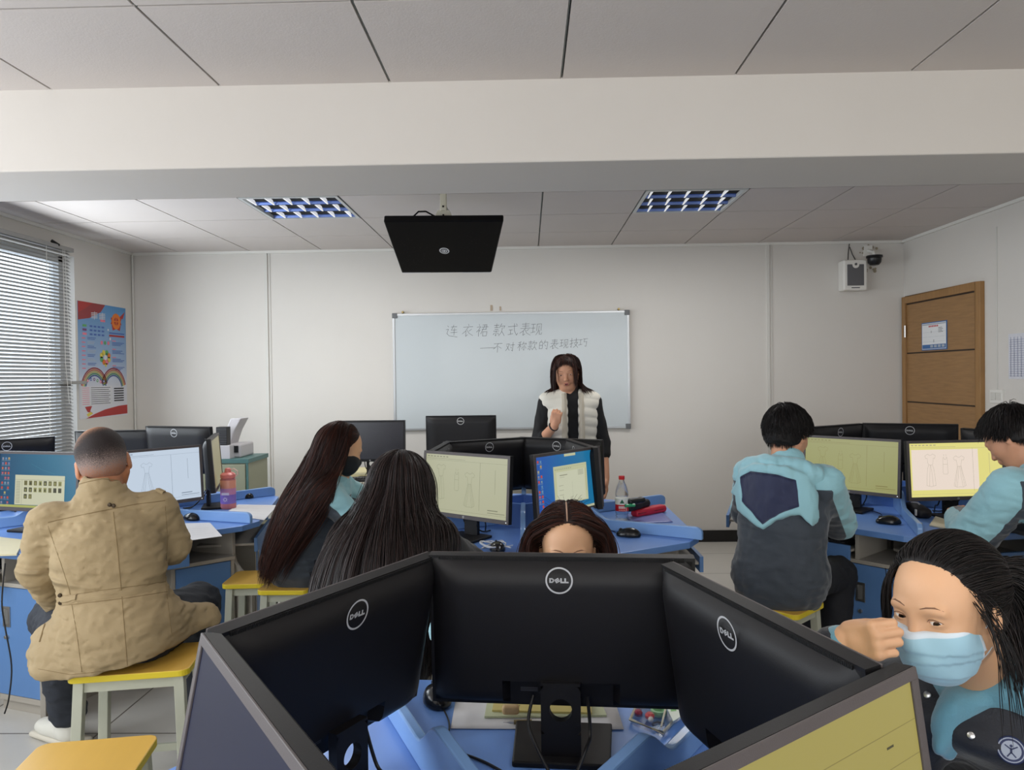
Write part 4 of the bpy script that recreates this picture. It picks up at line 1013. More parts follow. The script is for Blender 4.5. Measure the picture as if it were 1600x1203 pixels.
def axis(lo, hi, h, fine=()):
    """coordinates from lo to hi with step h, and with finer steps inside the given (a, b, step) spans"""
    out = [lo]; x = lo
    while x < hi:
        st = h
        for a, b, s_ in fine:
            if a - h <= x <= b: st = min(st, s_)
        x += st; out.append(x)
    return np.array(out)
def mesh_sdf(name, shape, h, material, parent=None, fine=(), noise=None, smooth=1, origin=None, mat_fn=None, mats=None, zones=None):
    """polygonise a Shape with surface nets on an uneven grid; fine = [(lo3, hi3, step)]"""
    lo, hi = shape.bounds(.012)
    ax = [axis(lo[i] - 2 * h, hi[i] + 2 * h, h, [(f[0][i], f[1][i], f[2]) for f in fine]) for i in range(3)]
    X, Y, Z = ax[0][:, None, None], ax[1][None, :, None], ax[2][None, None, :]
    V = np.full((len(ax[0]), len(ax[1]), len(ax[2])), .5, np.float32)
    for op, p, k, inf in shape.ops:
        if p[1] is None: sl = [slice(None)] * 3
        else:
            m = k + inf + 2.5 * h
            sl = [slice(max(0, np.searchsorted(ax[i], p[1][i] - m) - 1), np.searchsorted(ax[i], p[2][i] + m) + 1) for i in range(3)]
        d = (p[0](X[sl[0]], Y[:, sl[1]], Z[:, :, sl[2]]) - inf).astype(np.float32)
        sub = V[sl[0], sl[1], sl[2]]
        if op == 'u': V[sl[0], sl[1], sl[2]] = smin(sub, d, k)
        elif op == 's': V[sl[0], sl[1], sl[2]] = -smin(-sub, d, k)
        else: V[sl[0], sl[1], sl[2]] = -smin(-sub, -d, k)
    if noise is not None:
        I = np.nonzero(np.abs(V) < .03)
        V[I] += noise(ax[0][I[0]], ax[1][I[1]], ax[2][I[2]]).astype(np.float32)
    S = V < 0; n = np.array(S.shape) - 1
    cnt = np.zeros(n, np.int8)
    for a in (0, 1):
        for b_ in (0, 1):
            for c in (0, 1): cnt += S[a:a + n[0], b_:b_ + n[1], c:c + n[2]]
    act = np.nonzero((cnt > 0) & (cnt < 8)); N = len(act[0])
    idx = np.full(n, -1, np.int32); idx[act] = np.arange(N)
    acc = np.zeros((N, 3)); w = np.zeros(N)
    i0, j0, k0 = act
    for (o1, o2) in [((0,0,0),(1,0,0)),((0,1,0),(1,1,0)),((0,0,1),(1,0,1)),((0,1,1),(1,1,1)),((0,0,0),(0,1,0)),((1,0,0),(1,1,0)),((0,0,1),(0,1,1)),((1,0,1),(1,1,1)),
                     ((0,0,0),(0,0,1)),((1,0,0),(1,0,1)),((0,1,0),(0,1,1)),((1,1,0),(1,1,1))]:
        va = V[i0 + o1[0], j0 + o1[1], k0 + o1[2]].astype(float); vb = V[i0 + o2[0], j0 + o2[1], k0 + o2[2]].astype(float)
        cr = (va < 0) != (vb < 0); t = np.where(cr, va / np.where(cr, va - vb, 1), 0)
        pa = np.stack([ax[q][(i0, j0, k0)[q] + o1[q]] for q in range(3)], 1); pb = np.stack([ax[q][(i0, j0, k0)[q] + o2[q]] for q in range(3)], 1)
        acc += np.where(cr[:, None], pa + (pb - pa) * t[:, None], 0); w += cr
    verts = acc / w[:, None]
    faces = []
    for a in range(3):
        b_, c = (a + 1) % 3, (a + 2) % 3
        s0 = [slice(None)] * 3; s1 = [slice(None)] * 3; s0[a] = slice(0, -1); s1[a] = slice(1, None)
        A, B = S[tuple(s0)], S[tuple(s1)]
        e = np.array(np.nonzero(A != B)); ok = (e[b_] > 0) & (e[c] > 0) & (e[b_] < n[b_]) & (e[c] < n[c]); e = e[:, ok]
        def cell(db, dc):
            q = e.copy(); q[b_] += db; q[c] += dc; return idx[q[0], q[1], q[2]]
        quad = np.stack([cell(-1, -1), cell(0, -1), cell(0, 0), cell(-1, 0)], 1)
        flip = ~A[e[0], e[1], e[2]]; quad[flip] = quad[flip][:, ::-1]
        faces.append(quad)
    F = np.concatenate(faces)
    F = F[(F >= 0).all(1)]
    for _ in range(smooth):
        sm = np.zeros_like(verts); ct = np.zeros(len(verts))
        for q in range(4):
            np.add.at(sm, F[:, q], verts[F[:, (q + 1) % 4]]); np.add.at(ct, F[:, q], 1)
            np.add.at(sm, F[:, q], verts[F[:, (q + 3) % 4]]); np.add.at(ct, F[:, q], 1)
        verts = verts * .5 + .5 * sm / np.maximum(ct, 1)[:, None]
    o = np_mesh(name, verts, F, mats or [material], parent, origin, mat_fn(verts[F].mean(1)) if mat_fn else None)
    for zn, zf in (zones or {}).items():        # signed distances to the borders between differently dyed cloth panels
        at_ = o.data.attributes.new(zn, 'FLOAT', 'POINT'); at_.data.foreach_set('value', zf(verts).astype(np.float32))
    return o
def zone_mat(name, base, zones, rough=.75, soft=.0006, bump=.3, bscale=240, sheen=.3, spec=.5, folds=None):
    """zones: list of (attribute, colour): colour shows where the attribute is positive"""
    m = mat(name, base, rough=rough, bump=bump, bscale=bscale, sheen=sheen, spec=spec, folds=folds)
    nt = m.node_tree; b = nt.nodes['Principled BSDF']; last = None
    for an, c in zones:
        a = nt.nodes.new('ShaderNodeAttribute'); a.attribute_name = an
        mr = nt.nodes.new('ShaderNodeMapRange'); mr.inputs[1].default_value = -soft; mr.inputs[2].default_value = soft; nt.links.new(a.outputs['Fac'], mr.inputs[0])
        mx = nt.nodes.new('ShaderNodeMix'); mx.data_type = 'RGBA'; mx.inputs[6].default_value = tuple(base) + (1,); mx.inputs[7].default_value = tuple(c) + (1,)
        if last: nt.links.new(last, mx.inputs[6])
        nt.links.new(mr.outputs[0], mx.inputs[0]); last = mx.outputs[2]
    nt.links.new(last, b.inputs['Base Color']); return m
def np_mesh(name, verts, F, mats, parent=None, origin=None, mi=None, smooth=True):
    if origin is not None: verts = verts - np.asarray(origin)
    me = bpy.data.meshes.new(name); nv, nf = len(verts), len(F); k = F.shape[1]
    me.vertices.add(nv); me.vertices.foreach_set('co', np.ascontiguousarray(verts, np.float32).ravel())
    me.loops.add(nf * k); me.loops.foreach_set('vertex_index', np.ascontiguousarray(F, np.int32).ravel())
    me.polygons.add(nf); me.polygons.foreach_set('loop_start', np.arange(0, nf * k, k, dtype=np.int32)); me.polygons.foreach_set('loop_total', np.full(nf, k, np.int32))
    me.polygons.foreach_set('use_smooth', np.full(nf, smooth))
    for m in mats: me.materials.append(m)
    if mi is not None: me.polygons.foreach_set('material_index', np.ascontiguousarray(mi, np.int32))
    me.update(); me.validate()
    o = bpy.data.objects.new(name, me); COL.objects.link(o)
    if parent is not None: o.parent = parent
    return o
def vnoise(seed, scale, amp, stretch=(1, 1, 1), n=7, ridge=False):
    r = np.random.default_rng(seed); D = r.normal(size=(n, 3)); D /= np.linalg.norm(D, axis=1)[:, None]; D *= np.asarray(stretch)
    fr = scale * r.uniform(.6, 1.7, n); ph = r.uniform(0, 6.28, n); W2 = r.normal(size=(n, 3)) * 1.2
    def f(x, y, z):
        o = 0
        for i in range(n):
            wx = np.sin(x * fr[i] * .7 + ph[i] * 2) * W2[i, 0] + np.sin(y * fr[i] * .6 + ph[i]) * W2[i, 1] + np.sin(z * fr[i] * .65 + ph[i] * 3) * W2[i, 2]
            s = np.sin((x * D[i, 0] + y * D[i, 1] + z * D[i, 2]) * fr[i] + ph[i] + wx * .8)
            o = o + ((1 - np.abs(s)) * 2 - 1 if ridge else s)
        return o * amp / n * 1.6
    return f
# ------------------------------------------------------------------ hair made of strands
def strand_mesh(name, paths, rad_, mats, parent, origin, seed=1, flat=1.0, sides=3, tip=.25, smi=None):
    """paths (N, K, 3); tapered tubes"""
    N, K, _ = paths.shape
    T = np.gradient(paths, axis=1); T /= np.linalg.norm(T, axis=2)[:, :, None] + 1e-9
    ref = np.tile(np.array([[.31, .87, .38]]), (N, 1)); U = np.zeros_like(paths); u = ref
    for k in range(K):
        u = u - T[:, k] * (u * T[:, k]).sum(1)[:, None]; u /= np.linalg.norm(u, axis=1)[:, None] + 1e-9; U[:, k] = u
    Wv = np.cross(T, U)
    tt = np.linspace(0, 1, K); prof = np.clip(np.minimum(1, (1 - tt) / .3) ** .7, 0, 1) * (1 - tip) + tip; prof[-1] = .05
    R = (rad_ if np.ndim(rad_) else np.full(N, rad_))[:, None, None] * prof[None, :, None]
    V = np.stack([paths + (U * math.cos(2 * PI * s_ / sides) + Wv * math.sin(2 * PI * s_ / sides) * flat) * R for s_ in range(sides)], 2)   # N K s 3
    base = (np.arange(N) * K * sides)[:, None, None] + (np.arange(K - 1) * sides)[None, :, None]
    s0 = np.arange(sides)[None, None, :]; s1 = (s0 + 1) % sides
    F = np.stack([base + s0, base + s1, base + sides + s1, base + sides + s0], 3).reshape(-1, 4)
    r = np.random.default_rng(seed); m = r.integers(0, len(mats), N) if smi is None else smi
    mi = np.repeat(m, (K - 1) * sides)
    return np_mesh(name, V.reshape(-1, 3), F, mats, parent, origin, mi)
def grow(roots, d0, L, K, shape, off, stiff=.8, pull=None, wave=0.0, seed=0, grav=(0, 0, -1), ramp=False):
    r = np.random.default_rng(seed); p = np.array(roots, float); N = len(p); d = np.array(d0, float); d /= np.linalg.norm(d, axis=1)[:, None]
    L = np.broadcast_to(L, (N,)); off = np.broadcast_to(off, (N,)); st = (L / (K - 1))[:, None]; out = [p.copy()]
    g = np.broadcast_to(np.asarray(grav, float), (N, 3)); ph = r.uniform(0, 6.28, (N, 3))
    off0 = off
    for k in range(1, K):
        t = k / (K - 1); off = np.minimum(off0, .006 + off0 * min(1.0, t * 2.2)) if ramp else off0
        gg = g if pull is None else g + pull(p, t)
        d = d * stiff + gg * (1 - stiff) + wave * np.sin(ph + t * 9) * (1 - stiff)
        d /= np.linalg.norm(d, axis=1)[:, None] + 1e-9
        q = p + d * st
        for _ in range(2):
            e = .002; f0 = shape.eval(q[:, 0], q[:, 1], q[:, 2])
            gx = shape.eval(q[:, 0] + e, q[:, 1], q[:, 2]) - f0; gy = shape.eval(q[:, 0], q[:, 1] + e, q[:, 2]) - f0; gz = shape.eval(q[:, 0], q[:, 1], q[:, 2] + e) - f0
            G = np.stack([gx, gy, gz], 1); G /= np.linalg.norm(G, axis=1)[:, None] + 1e-9
            pen = np.minimum(f0 - off, 0); q = q - G * pen[:, None]
        d2 = q - p; ln = np.linalg.norm(d2, axis=1)[:, None] + 1e-9; d = d2 / ln
        q = p + d * st; p = q; out.append(p.copy())
    return np.stack(out, 1)

# ------------------------------------------------------------------ head, hand, body
def frame(fwd, roll=0.0, up=(0, 0, 1)):
    f = nrm(fwd); x = nrm(np.cross(f, up)); z = np.cross(x, f)
    c, s = math.cos(rad(roll)), math.sin(rad(roll)); x2 = x * c + z * s; z2 = -x * s + z * c
    return np.stack([x2, f, z2], 1)           # columns: right, forward, up
def aim(az, pitch): return (math.cos(rad(az)) * math.cos(rad(pitch)), math.sin(rad(az)) * math.cos(rad(pitch)), math.sin(rad(pitch)))
class Head:
    def __init__(s, c, az, pitch=0, roll=0, sc=1.0, male=False):
        s.c = np.asarray(c, float); s.R = frame(aim(az, pitch), roll); s.sc = sc; s.male = male
    def w(s, x, y, z): return s.c + s.R @ (np.array([x, y, z], float) * s.sc)
    def wa(s, A): return s.c + (np.asarray(A) * s.sc) @ s.R.T
    def d(s, x, y, z): return s.R @ np.array([x, y, z], float)
    def ell(s, c, r): return P_ell(s.w(*c), np.array(r) * s.sc, s.R)
    def cone(s, a, b, ra, rb): return P_cone(s.w(*a), s.w(*b), ra * s.sc, rb * s.sc)
    def shape(s, S, lids=True, mouth=True):
        E = s.ell; k = s.sc
        S.u(E((0, -.014, .034), (.073, .092, .082)), .02)
        S.u(E((0, .026, .012), (.064, .062, .075)), .03)
        S.u(E((0, .030, -.030), (.057, .056, .072)), .03)
        S.u(E((0, .050, -.086), (.028, .028, .024)), .03)
        for q in (-1, 1):
            S.u(E((q * .034, .052, -.034), (.026, .026, .026)), .02)
            S.u(s.cone((q * .058, -.005, -.045), (q * .026, .045, -.088), .014, .014), .03)
            S.u(E((q * .026, .080, .016), (.022, .010, .008)), .014)        # brow
            S.s(E((q * .031, .1015, -.002), (.017, .016, .011)), .014)     # socket
        # nose
        S.u(s.cone((0, .084, .004), (0, .103, -.032), .0065, .0095), .012)
        for q in (-1, 1): S.u(E((q * .0105, .096, -.036), (.0075, .009, .0065)), .006)
        for q in (-1, 1): S.s(E((q * .0055, .103, -.0425), (.0028, .004, .003)), .002)
        if mouth:
            S.u(E((0, .086, -.060), (.022, .012, .013)), .012)
            S.s(E((0, .101, -.0625), (.022, .008, .0016)), .002)
        if lids:
            for q in (-1, 1):
                S.u(E((q * .0315, .0725, -.001), (.0165, .0165, .0125)), .004)
        for q in (-1, 1):   # ears
            S.u(P_ell(s.w(q * .0765, -.010, -.010), np.array((.007, .018, .030)) * k, s.R @ np.array(Matrix.Rotation(q * rad(-18), 3, 'Z'))), .006)
            S.s(P_ell(s.w(q * .0835, -.008, -.006), np.array((.004, .010, .018)) * k, s.R), .004)
        return S
    def hull(s):       # hair collision hull
        S = Shape(); E = s.ell
        S.u(E((0, -.014, .034), (.073, .092, .082)), .02); S.u(E((0, .026, .0), (.066, .062, .085)), .03); S.u(E((0, .02, -.06), (.05, .05, .05)), .03)
        return S
def eyes(h, skin_parent, origin, open_=1.0, look=(0, 0), m_white=None, sz=1.0):
    """eyeballs with iris and pupil; lids are cut open in the body mesh by cut_lids"""
    Mw = mat('eye white', srgb(226, 218, 210), rough=.25); Mi = mat('iris brown', srgb(52, 32, 22), rough=.2); Mp = mat('pupil', srgb(10, 8, 8), rough=.15)
    for q in (-1, 1):
        c = np.array([q * .0315, .0735, -.001]); r = .0138
        prof_n = 20; V = []; F = []; mi = []
        dr = nrm([look[0], 1, look[1]]); Rf = frame(dr)
        rings = [(0, 0)] ; 
        angs = [0, 6, 13, 20, 26, 40, 60, 80, 100]
        pts = [[c[i] + r * 1.0 * (Rf @ np.array([0, 1, 0]))[i] for i in range(3)]]
        for a in angs[1:]:
            for j in range(prof_n):
                t = 2 * PI * j / prof_n; v = Rf @ np.array([math.sin(rad(a)) * math.cos(t), math.cos(rad(a)), math.sin(rad(a)) * math.sin(t)])
                pts.append(list(c + v * r))
        for j in range(prof_n): F.append((0, 1 + j, 1 + (j + 1) % prof_n, 1 + (j + 1) % prof_n)); mi.append(2)
        b = MB(); P2 = [tuple(h.w(*p) - np.asarray(origin)) for p in pts]
        b.add(P2, [(0, 1 + j, 1 + (j + 1) % prof_n) for j in range(prof_n)], Mp)
        for k in range(len(angs) - 2):
            m = Mp if k < 1 else (Mi if k < 3 else Mw)
            b.add(P2, [(1 + k * prof_n + j, 1 + (k + 1) * prof_n + j, 1 + (k + 1) * prof_n + (j + 1) % prof_n, 1 + k * prof_n + (j + 1) % prof_n) for j in range(prof_n)], m)
        b.build('eye', skin_parent, smooth=True)
def mask_shape(h, top=-.0165, side=.024):
    S = Shape(); E = h.ell
    S.u(E((0, .030, -.030), (.0625, .0615, .077)), .02); S.u(E((0, .050, -.086), (.035, .037, .031)), .03); S.u(E((0, .060, -.056), (.044, .050, .046)), .03); S.u(h.cone((0, .086, -.014), (0, .104, -.034), .011, .014), .02)
    for q in (-1, 1): S.u(E((q * .034, .052, -.034), (.0315, .0315, .031)), .02); S.u(h.cone((q * .058, -.005, -.045), (q * .026, .045, -.088), .0195, .0195), .03)
    n1 = h.d(0, .10, 1); S.i(P_plane(n1, float(nrm(n1) @ h.w(0, .09, top))), .003)
    n2 = h.d(0, -1, -.10); S.i(P_plane(n2, float(nrm(n2) @ h.w(0, side, -.07))), .004); return S
def cut_lids(S, h, o=1.0, tilt=0.0):
    for q in (-1, 1):
        R = h.R @ np.array(Matrix.Rotation(q * rad(-8 + tilt), 3, 'Y'))
        S.s(P_ell(h.w(q * .0315, .090, -.0015), np.array((.0138, .016, .0048 * o)) * h.sc, R), .0015)
def hand(S, wrist, fwd, back, thumb_side, curl=(30, 40, 30), sc=1.0, spread=4, thumb=(35, 20), k=.004, wrist_r=.024):
    """fwd: wrist to knuckles, back: normal of the back of the hand, thumb_side +1/-1 along fwd x back"""
    top = S; S = Shape()
    f = nrm(fwd); b = np.asarray(back, float); b = nrm(b - f * (b @ f)); x = np.cross(f, b) * thumb_side
    W_ = np.asarray(wrist, float); s = sc
    Rm = np.stack([x, f, b], 1)
    S.u(P_cone(W_ - f * .01, W_ + f * .03 * s, wrist_r, .021 * s), .02)
    S.u(P_box(W_ + f * .052 * s - b * .001, (.038 * s, .040 * s, .0125 * s), Rm, .012 * s), .015)
    S.u(P_ell(W_ + f * .040 * s + x * .022 * s - b * .010 * s, (.016 * s, .028 * s, .013 * s), Rm), .012)
    S.u(P_ell(W_ + f * .045 * s - x * .022 * s - b * .009 * s, (.013 * s, .028 * s, .011 * s), Rm), .012)
    Ls = [(.042, .025, .021), (.046, .029, .022), (.043, .027, .021), (.034, .020, .019)]
    for i in range(4):
        off = (.0285 - .019 * i) * s; a0 = rad((1.5 - i) * spread)
        base = W_ + f * (.088 - (.004 if i in (0, 2) else 0) - (.010 if i == 3 else 0)) * s + x * off
        d0 = f * math.cos(a0) + x * math.sin(a0); cu = curl[i] if isinstance(curl[0], (tuple, list)) else curl
        ang = 0; p = base; r0 = (.0096, .0099, .0096, .0086)[i] * s
        S.u(P_ell(base - f * .002, (r0 * 1.05,) * 3), .008)
        for j in range(3):
            ang += cu[j]; dd = d0 * math.cos(rad(ang)) - b * math.sin(rad(ang)); q = p + dd * Ls[i][j] * s
            S.u(P_cone(p, q, r0 * (1 - .07 * j), r0 * (.95 - .08 * j)), .0015 if j else k); p = q
    # thumb
    t0 = W_ + f * .018 * s + x * .026 * s - b * .006 * s
    ta, tb = thumb; d1 = nrm(f * math.cos(rad(ta)) + x * math.sin(rad(ta)) - b * .35)
    p1 = t0 + d1 * .040 * s; S.u(P_cone(t0, p1, .0145 * s, .0112 * s), .010)
    d2 = nrm(d1 * math.cos(rad(tb)) - x * math.sin(rad(tb)) * .8 - b * .25); p2 = p1 + d2 * .030 * s; S.u(P_cone(p1, p2, .0108 * s, .0098 * s), .003)
    d3 = nrm(d2 - x * .15); p3 = p2 + d3 * .022 * s; S.u(P_cone(p2, p3, .0098 * s, .0078 * s), .003)
    top.u(P_grp(S), .0025); return top
M_skin = mat('skin', srgb(202, 157, 121), rough=.5, var=.03, vscale=14, sss=.12, bump=.08, bscale=500)
M_skin_t = mat('skin warm', srgb(192, 140, 110), rough=.55, var=.03, vscale=14, sss=.1)
M_skin_m = mat('skin tanned', srgb(176, 118, 84), rough=.5, var=.06, vscale=30, sss=.1)
M_lip = mat('lips', srgb(168, 88, 82), rough=.4)
M_brow = mat('eyebrow', srgb(122, 90, 70), rough=.9)
HB = [mat('hair black a', srgb(22, 19, 19), rough=.55, spec=.3), mat('hair black b', srgb(34, 28, 27), rough=.55, spec=.3), mat('hair black c', srgb(16, 14, 15), rough=.55, spec=.3)]
HR = [mat('hair brown a', srgb(44, 24, 19), rough=.55, spec=.3), mat('hair brown b', srgb(66, 34, 24), rough=.55, spec=.3), mat('hair brown c', srgb(32, 19, 17), rough=.55, spec=.3)]
HG = [mat('hair dark a', srgb(38, 29, 28), rough=.5, spec=.35), mat('hair dark b', srgb(56, 43, 41), rough=.4), mat('hair dark c', srgb(26, 21, 21), rough=.4)]
def brow(h, parent, origin, body, q, pts, w=.0022):
    """a thin brow laid on the face: pts in head coordinates (x, z)"""
    out = []
    for x, z in pts:
        o = h.w(q * x, .112, z); d = h.d(0, -1, 0)
        hit = body.ray_cast(Vector(o - np.asarray(origin)), Vector(d))
        if hit[0]: out.append(np.array(hit[0]) + h.d(0, .0002, 0))
    if len(out) > 2:
        b = MB(); b.tube(out, [w * .5] + [w] * (len(out) - 2) + [w * .25], M_brow, n=6); o = b.build('eyebrow', parent, smooth=True)
def limb(S, a, b, c, r0, r1, r2, k=.02):
    S.u(P_cone(a, b, r0, r1), k); S.u(P_cone(b, c, r1, r2), k)
def torso_prims(S, pel, che, nb, shl, shr, w=.165, d=.11, k=.06):
    pel, che, nb, shl, shr = [np.asarray(v, float) for v in (pel, che, nb, shl, shr)]
    x = nrm(shr - shl); up = nrm(che - pel); y = np.cross(up, x); y = nrm(y); x2 = nrm(np.cross(y, up)); R = np.stack([x2, y, up], 1)
    upc = nrm(nb - che * .5 - pel * .5); yc = nrm(np.cross(upc, x)); xc = nrm(np.cross(yc, upc)); Rc = np.stack([xc, yc, upc], 1)
    S.u(P_ell(pel, (w * 1.02, d * 1.08, .13), R), k)
    S.u(P_ell((pel + che) / 2, (w * .88, d * .92, .17), R), k)
    S.u(P_ell(che, (w, d, .17), Rc), k)
    S.u(P_cone(shl + (shr - shl) * .12, shr - (shr - shl) * .12, .058, .058), .06)
    S.u(P_cone(nb - upc * .02, nb + upc * .02, .07, .055), .06)
    return R, Rc
def shoe(name, ankle, fwd, parent, origin, m, ms, L=.27):
    f = np.array([fwd[0], fwd[1], 0.0]); f = nrm(f); a = np.asarray(ankle, float); x = np.cross(f, [0, 0, 1]); R = np.stack([x, f, [0, 0, 1]], 1)
    base = np.array([a[0], a[1], 0.0]); S = Shape()
    S.u(P_ell(base + f * .02 + [0, 0, .055], (.042, .075, .05), R), .03); S.u(P_ell(base + f * .12 + [0, 0, .042], (.046, .085, .036), R), .04)
    S.u(P_cone(base + [0, 0, .05], base + [0, 0, .10], .046, .044), .02); S.i(P_plane((0, 0, 1), .105), .004); S.i(P_plane((0, 0, -1), -.022), .003)
    o = mesh_sdf(name, S, .007, m, parent, origin=origin, noise=vnoise(5, 90, .0012, ridge=True))
    S2 = Shape(); S2.u(P_box(base + f * .06 + [0, 0, .014], (.047, L * .5, .013), R, .012), .01); 
    so = mesh_sdf('sole', S2, .006, ms, None, origin=origin); so.parent = o
    return o
# ================================================================== PEOPLE
V3 = lambda *a: np.array(a, float)
def P_fn(f): return f, None, None
def hairline_fn(h, ys=(-.055, -.02, .010, .030, .048, .056, .075, .2), zs=(-.075, -.035, .0, .03, .06, .085, .105, .13), shift=0.0):
    def f(x, y, z):
        dx, dy, dz = x - h.c[0], y - h.c[1], z - h.c[2]
        yl = (h.R[0, 1] * dx + h.R[1, 1] * dy + h.R[2, 1] * dz) / h.sc; zl = (h.R[0, 2] * dx + h.R[1, 2] * dy + h.R[2, 2] * dz) / h.sc
        return (yl - np.interp(zl, zs, ys) - shift) * .7
    return f
def scalp_points(h, n, seed=0, cond=None, inf=0.004, shift=0.0, zmin=-.055):
    r = np.random.default_rng(seed); v = r.normal(size=(n * 4, 3)); v /= np.linalg.norm(v, axis=1)[:, None]
    p = V3(0, -.014, .034) + v * (V3(.073, .092, .082) + inf)
    zs = (-.075, -.035, .0, .03, .06, .085, .105, .13); ys = (-.055, -.02, .010, .030, .048, .056, .075, .2)
    ok = (p[:, 1] < np.interp(p[:, 2], zs, ys) + shift) & (p[:, 2] > zmin)
    if cond is not None: ok &= cond(p)
    p = p[ok][:n]; return p
def hair_cap(h, parent, origin, m, inf=.008, shift=0.0, noise=None, extra=None, name='hair', hh=.005, cut=None, zmin=-.062):
    S = Shape(); S.u(h.ell((0, -.014, .034), (.073, .092, .082)), .02, inf)
    S.u(h.ell((0, -.03, -.02), (.064, .066, .06)), .03, inf)
    if extra: extra(S)
    S.i(P_fn(hairline_fn(h, shift=shift)), .006)
    n = h.d(0, 0, -1); S.i(P_plane(n, float(n @ h.w(0, 0, zmin))), .01)
    if cut: cut(S)
    return mesh_sdf(name, S, hh, m, parent, origin=origin, noise=noise)
def body(name, label, J, head, skin, group=None, h=.009, hands=(), fine=None, lids=True, mouth=True, cutl=None, legs=True, headfine=.0035):
    """one continuous skin for head, neck, trunk, limbs and hands; clothing and hair become its children"""
    S = Shape(); g = {k: V3(*v) for k, v in J.items() if k not in ('hl', 'hr')}
    torso_prims(S, g['pel'], g['che'], g['nb'], g['shl'], g['shr'], w=J.get('w', .145) if not hasattr(J.get('w', .145), '__len__') else .145, d=.095)
    S.u(P_cone(g['nb'], head.w(0, -.022, -.055), .055, .052), .03)
    for q in 'lr':
        limb(S, g['sh' + q], g['el' + q], g['wr' + q], .047, .038, .026)
        if legs:
            limb(S, g['hip' + q], g['kn' + q], g['an' + q], .078, .055, .036, .03)
            f = J.get('foot' + q, None)
            fv = V3(*g['foot' + q]) if f is not None else nrm((g['kn' + q] - g['hip' + q]) * [1, 1, 0])
            S.u(P_cone(g['an' + q] * [1, 1, 0] + [0, 0, .05] - fv * .02, g['an' + q] * [1, 1, 0] + fv * .13 + [0, 0, .03], .036, .028), .03)
    head.shape(S, lids, mouth)
    if cutl: cut_lids(S, head, *cutl)
    hf = [(head.c - .13, head.c + .13, headfine)]
    for hd in hands:
        hand(S, *hd[0], **hd[1]); w = V3(*hd[0][0]); 
        if hd[2]: hf.append((w - .10, w + .10, hd[2]))
    origin = V3(g['pel'][0], g['pel'][1], 0)
    o = mesh_sdf(name, S, h, skin, None, fine=hf, origin=origin); o.location = origin
    tag(o, label, 'person', group)
    o_b = BVHTree.FromPolygons([v.co for v in o.data.vertices], [p.vertices for p in o.data.polygons])
    return o, origin, g, S
for n_, c_ in (('a', 0),): pass
M_navy = mat('uniform dark blue grey', srgb(46, 54, 66), rough=.75, sheen=.3, bump=.3, bscale=260, var=.05, vscale=10)
M_lblue = mat('uniform light blue', srgb(138, 184, 196), rough=.7, sheen=.3, bump=.25, bscale=240, var=.04, vscale=9)
M_deep = mat('uniform navy lining', srgb(24, 32, 66), rough=.6, bump=.25, bscale=200)
M_trs = mat('black trousers', srgb(22, 24, 31), rough=.8, bump=.3, bscale=200, folds=(5, .015, (1, 1, 1)))
M_khaki = mat('khaki cotton', srgb(154, 135, 102), rough=.85, bump=.35, bscale=350, var=.05, vscale=8, folds=(4.5, .022, (.6, .6, 1.5)))
M_seam = mat('khaki seam', srgb(128, 108, 76), rough=.9)
M_shoew = mat('white trainer', srgb(206, 204, 194), rough=.5)
M_shoed = mat('dark trainer', srgb(44, 44, 50), rough=.5)
def leg_set(J, g):
    return g
def jacket(name, g, parent, origin, mats, mat_fn=None, w=.17, d=.12, ra=(.066, .060, .047), noise=None, hem=None, skirt=None, h=.008, cuff=.93, collar=None, sleeves='lr', extra=None):
    S = Shape(); R, Rc = torso_prims(S, g['pel'], g['che'], g['nb'], g['shl'], g['shr'], w=w, d=d, k=.07)
    if skirt: skirt(S)
    if hem: S.i(P_plane(*hem), .006)
    for q in sleeves:
        a, b, c = g['sh' + q], g['el' + q], g['wr' + q]; c2 = b + (c - b) * cuff
        S.u(P_cone(a, b, ra[0], ra[1]), .04); S.u(P_cone(b, c2, ra[1], ra[2]), .02)
    if collar: collar(S)
    if extra: extra(S)
    return mesh_sdf(name, S, h, None, parent, origin=origin, noise=noise, mats=mats, mat_fn=mat_fn), S, R, Rc
def trousers(g, parent, origin, m, r=(.086, .070, .055), noise=None, end=.92):
    S = Shape(); S.u(P_ell(g['pel'] - [0, 0, .02], (.15, .115, .10)), .05)
    for q in 'lr':
        a, b, c = g['hip' + q], g['kn' + q], g['an' + q]; S.u(P_cone(a, b, r[0], r[1]), .05); S.u(P_cone(b, b + (c - b) * end, r[1], r[2]), .02)
    return mesh_sdf('trousers', S, .010, m, parent, origin=origin, noise=noise or vnoise(3, 34, .006, ridge=True))
def seated(pel, az, spread=.10, kn=.43, drop=.06, an_fwd=.36):
    f = V3(math.cos(rad(az)), math.sin(rad(az)), 0); r = V3(f[1], -f[0], 0); d = {}
    for q, s in (('l', -1), ('r', 1)):
        d['hip' + q] = V3(*pel) + r * s * .09 - [0, 0, .02]; d['kn' + q] = V3(*pel) + f * kn + r * s * (.09 + spread) - [0, 0, drop]
        k = d['kn' + q]; d['an' + q] = V3(*pel) * [1, 1, 0] + f * an_fwd + r * s * (.09 + spread) + [0, 0, .09]
    return d
def torso_pt(g, Rc, x, y, z): return g['che'] + Rc @ V3(x, y, z)
def zip_line(name, pts, r, m, parent, origin):
    b = MB(); b.tube([tuple(V3(*p) - origin) for p in pts], r, m, n=6); return b.build(name, parent, smooth=True)
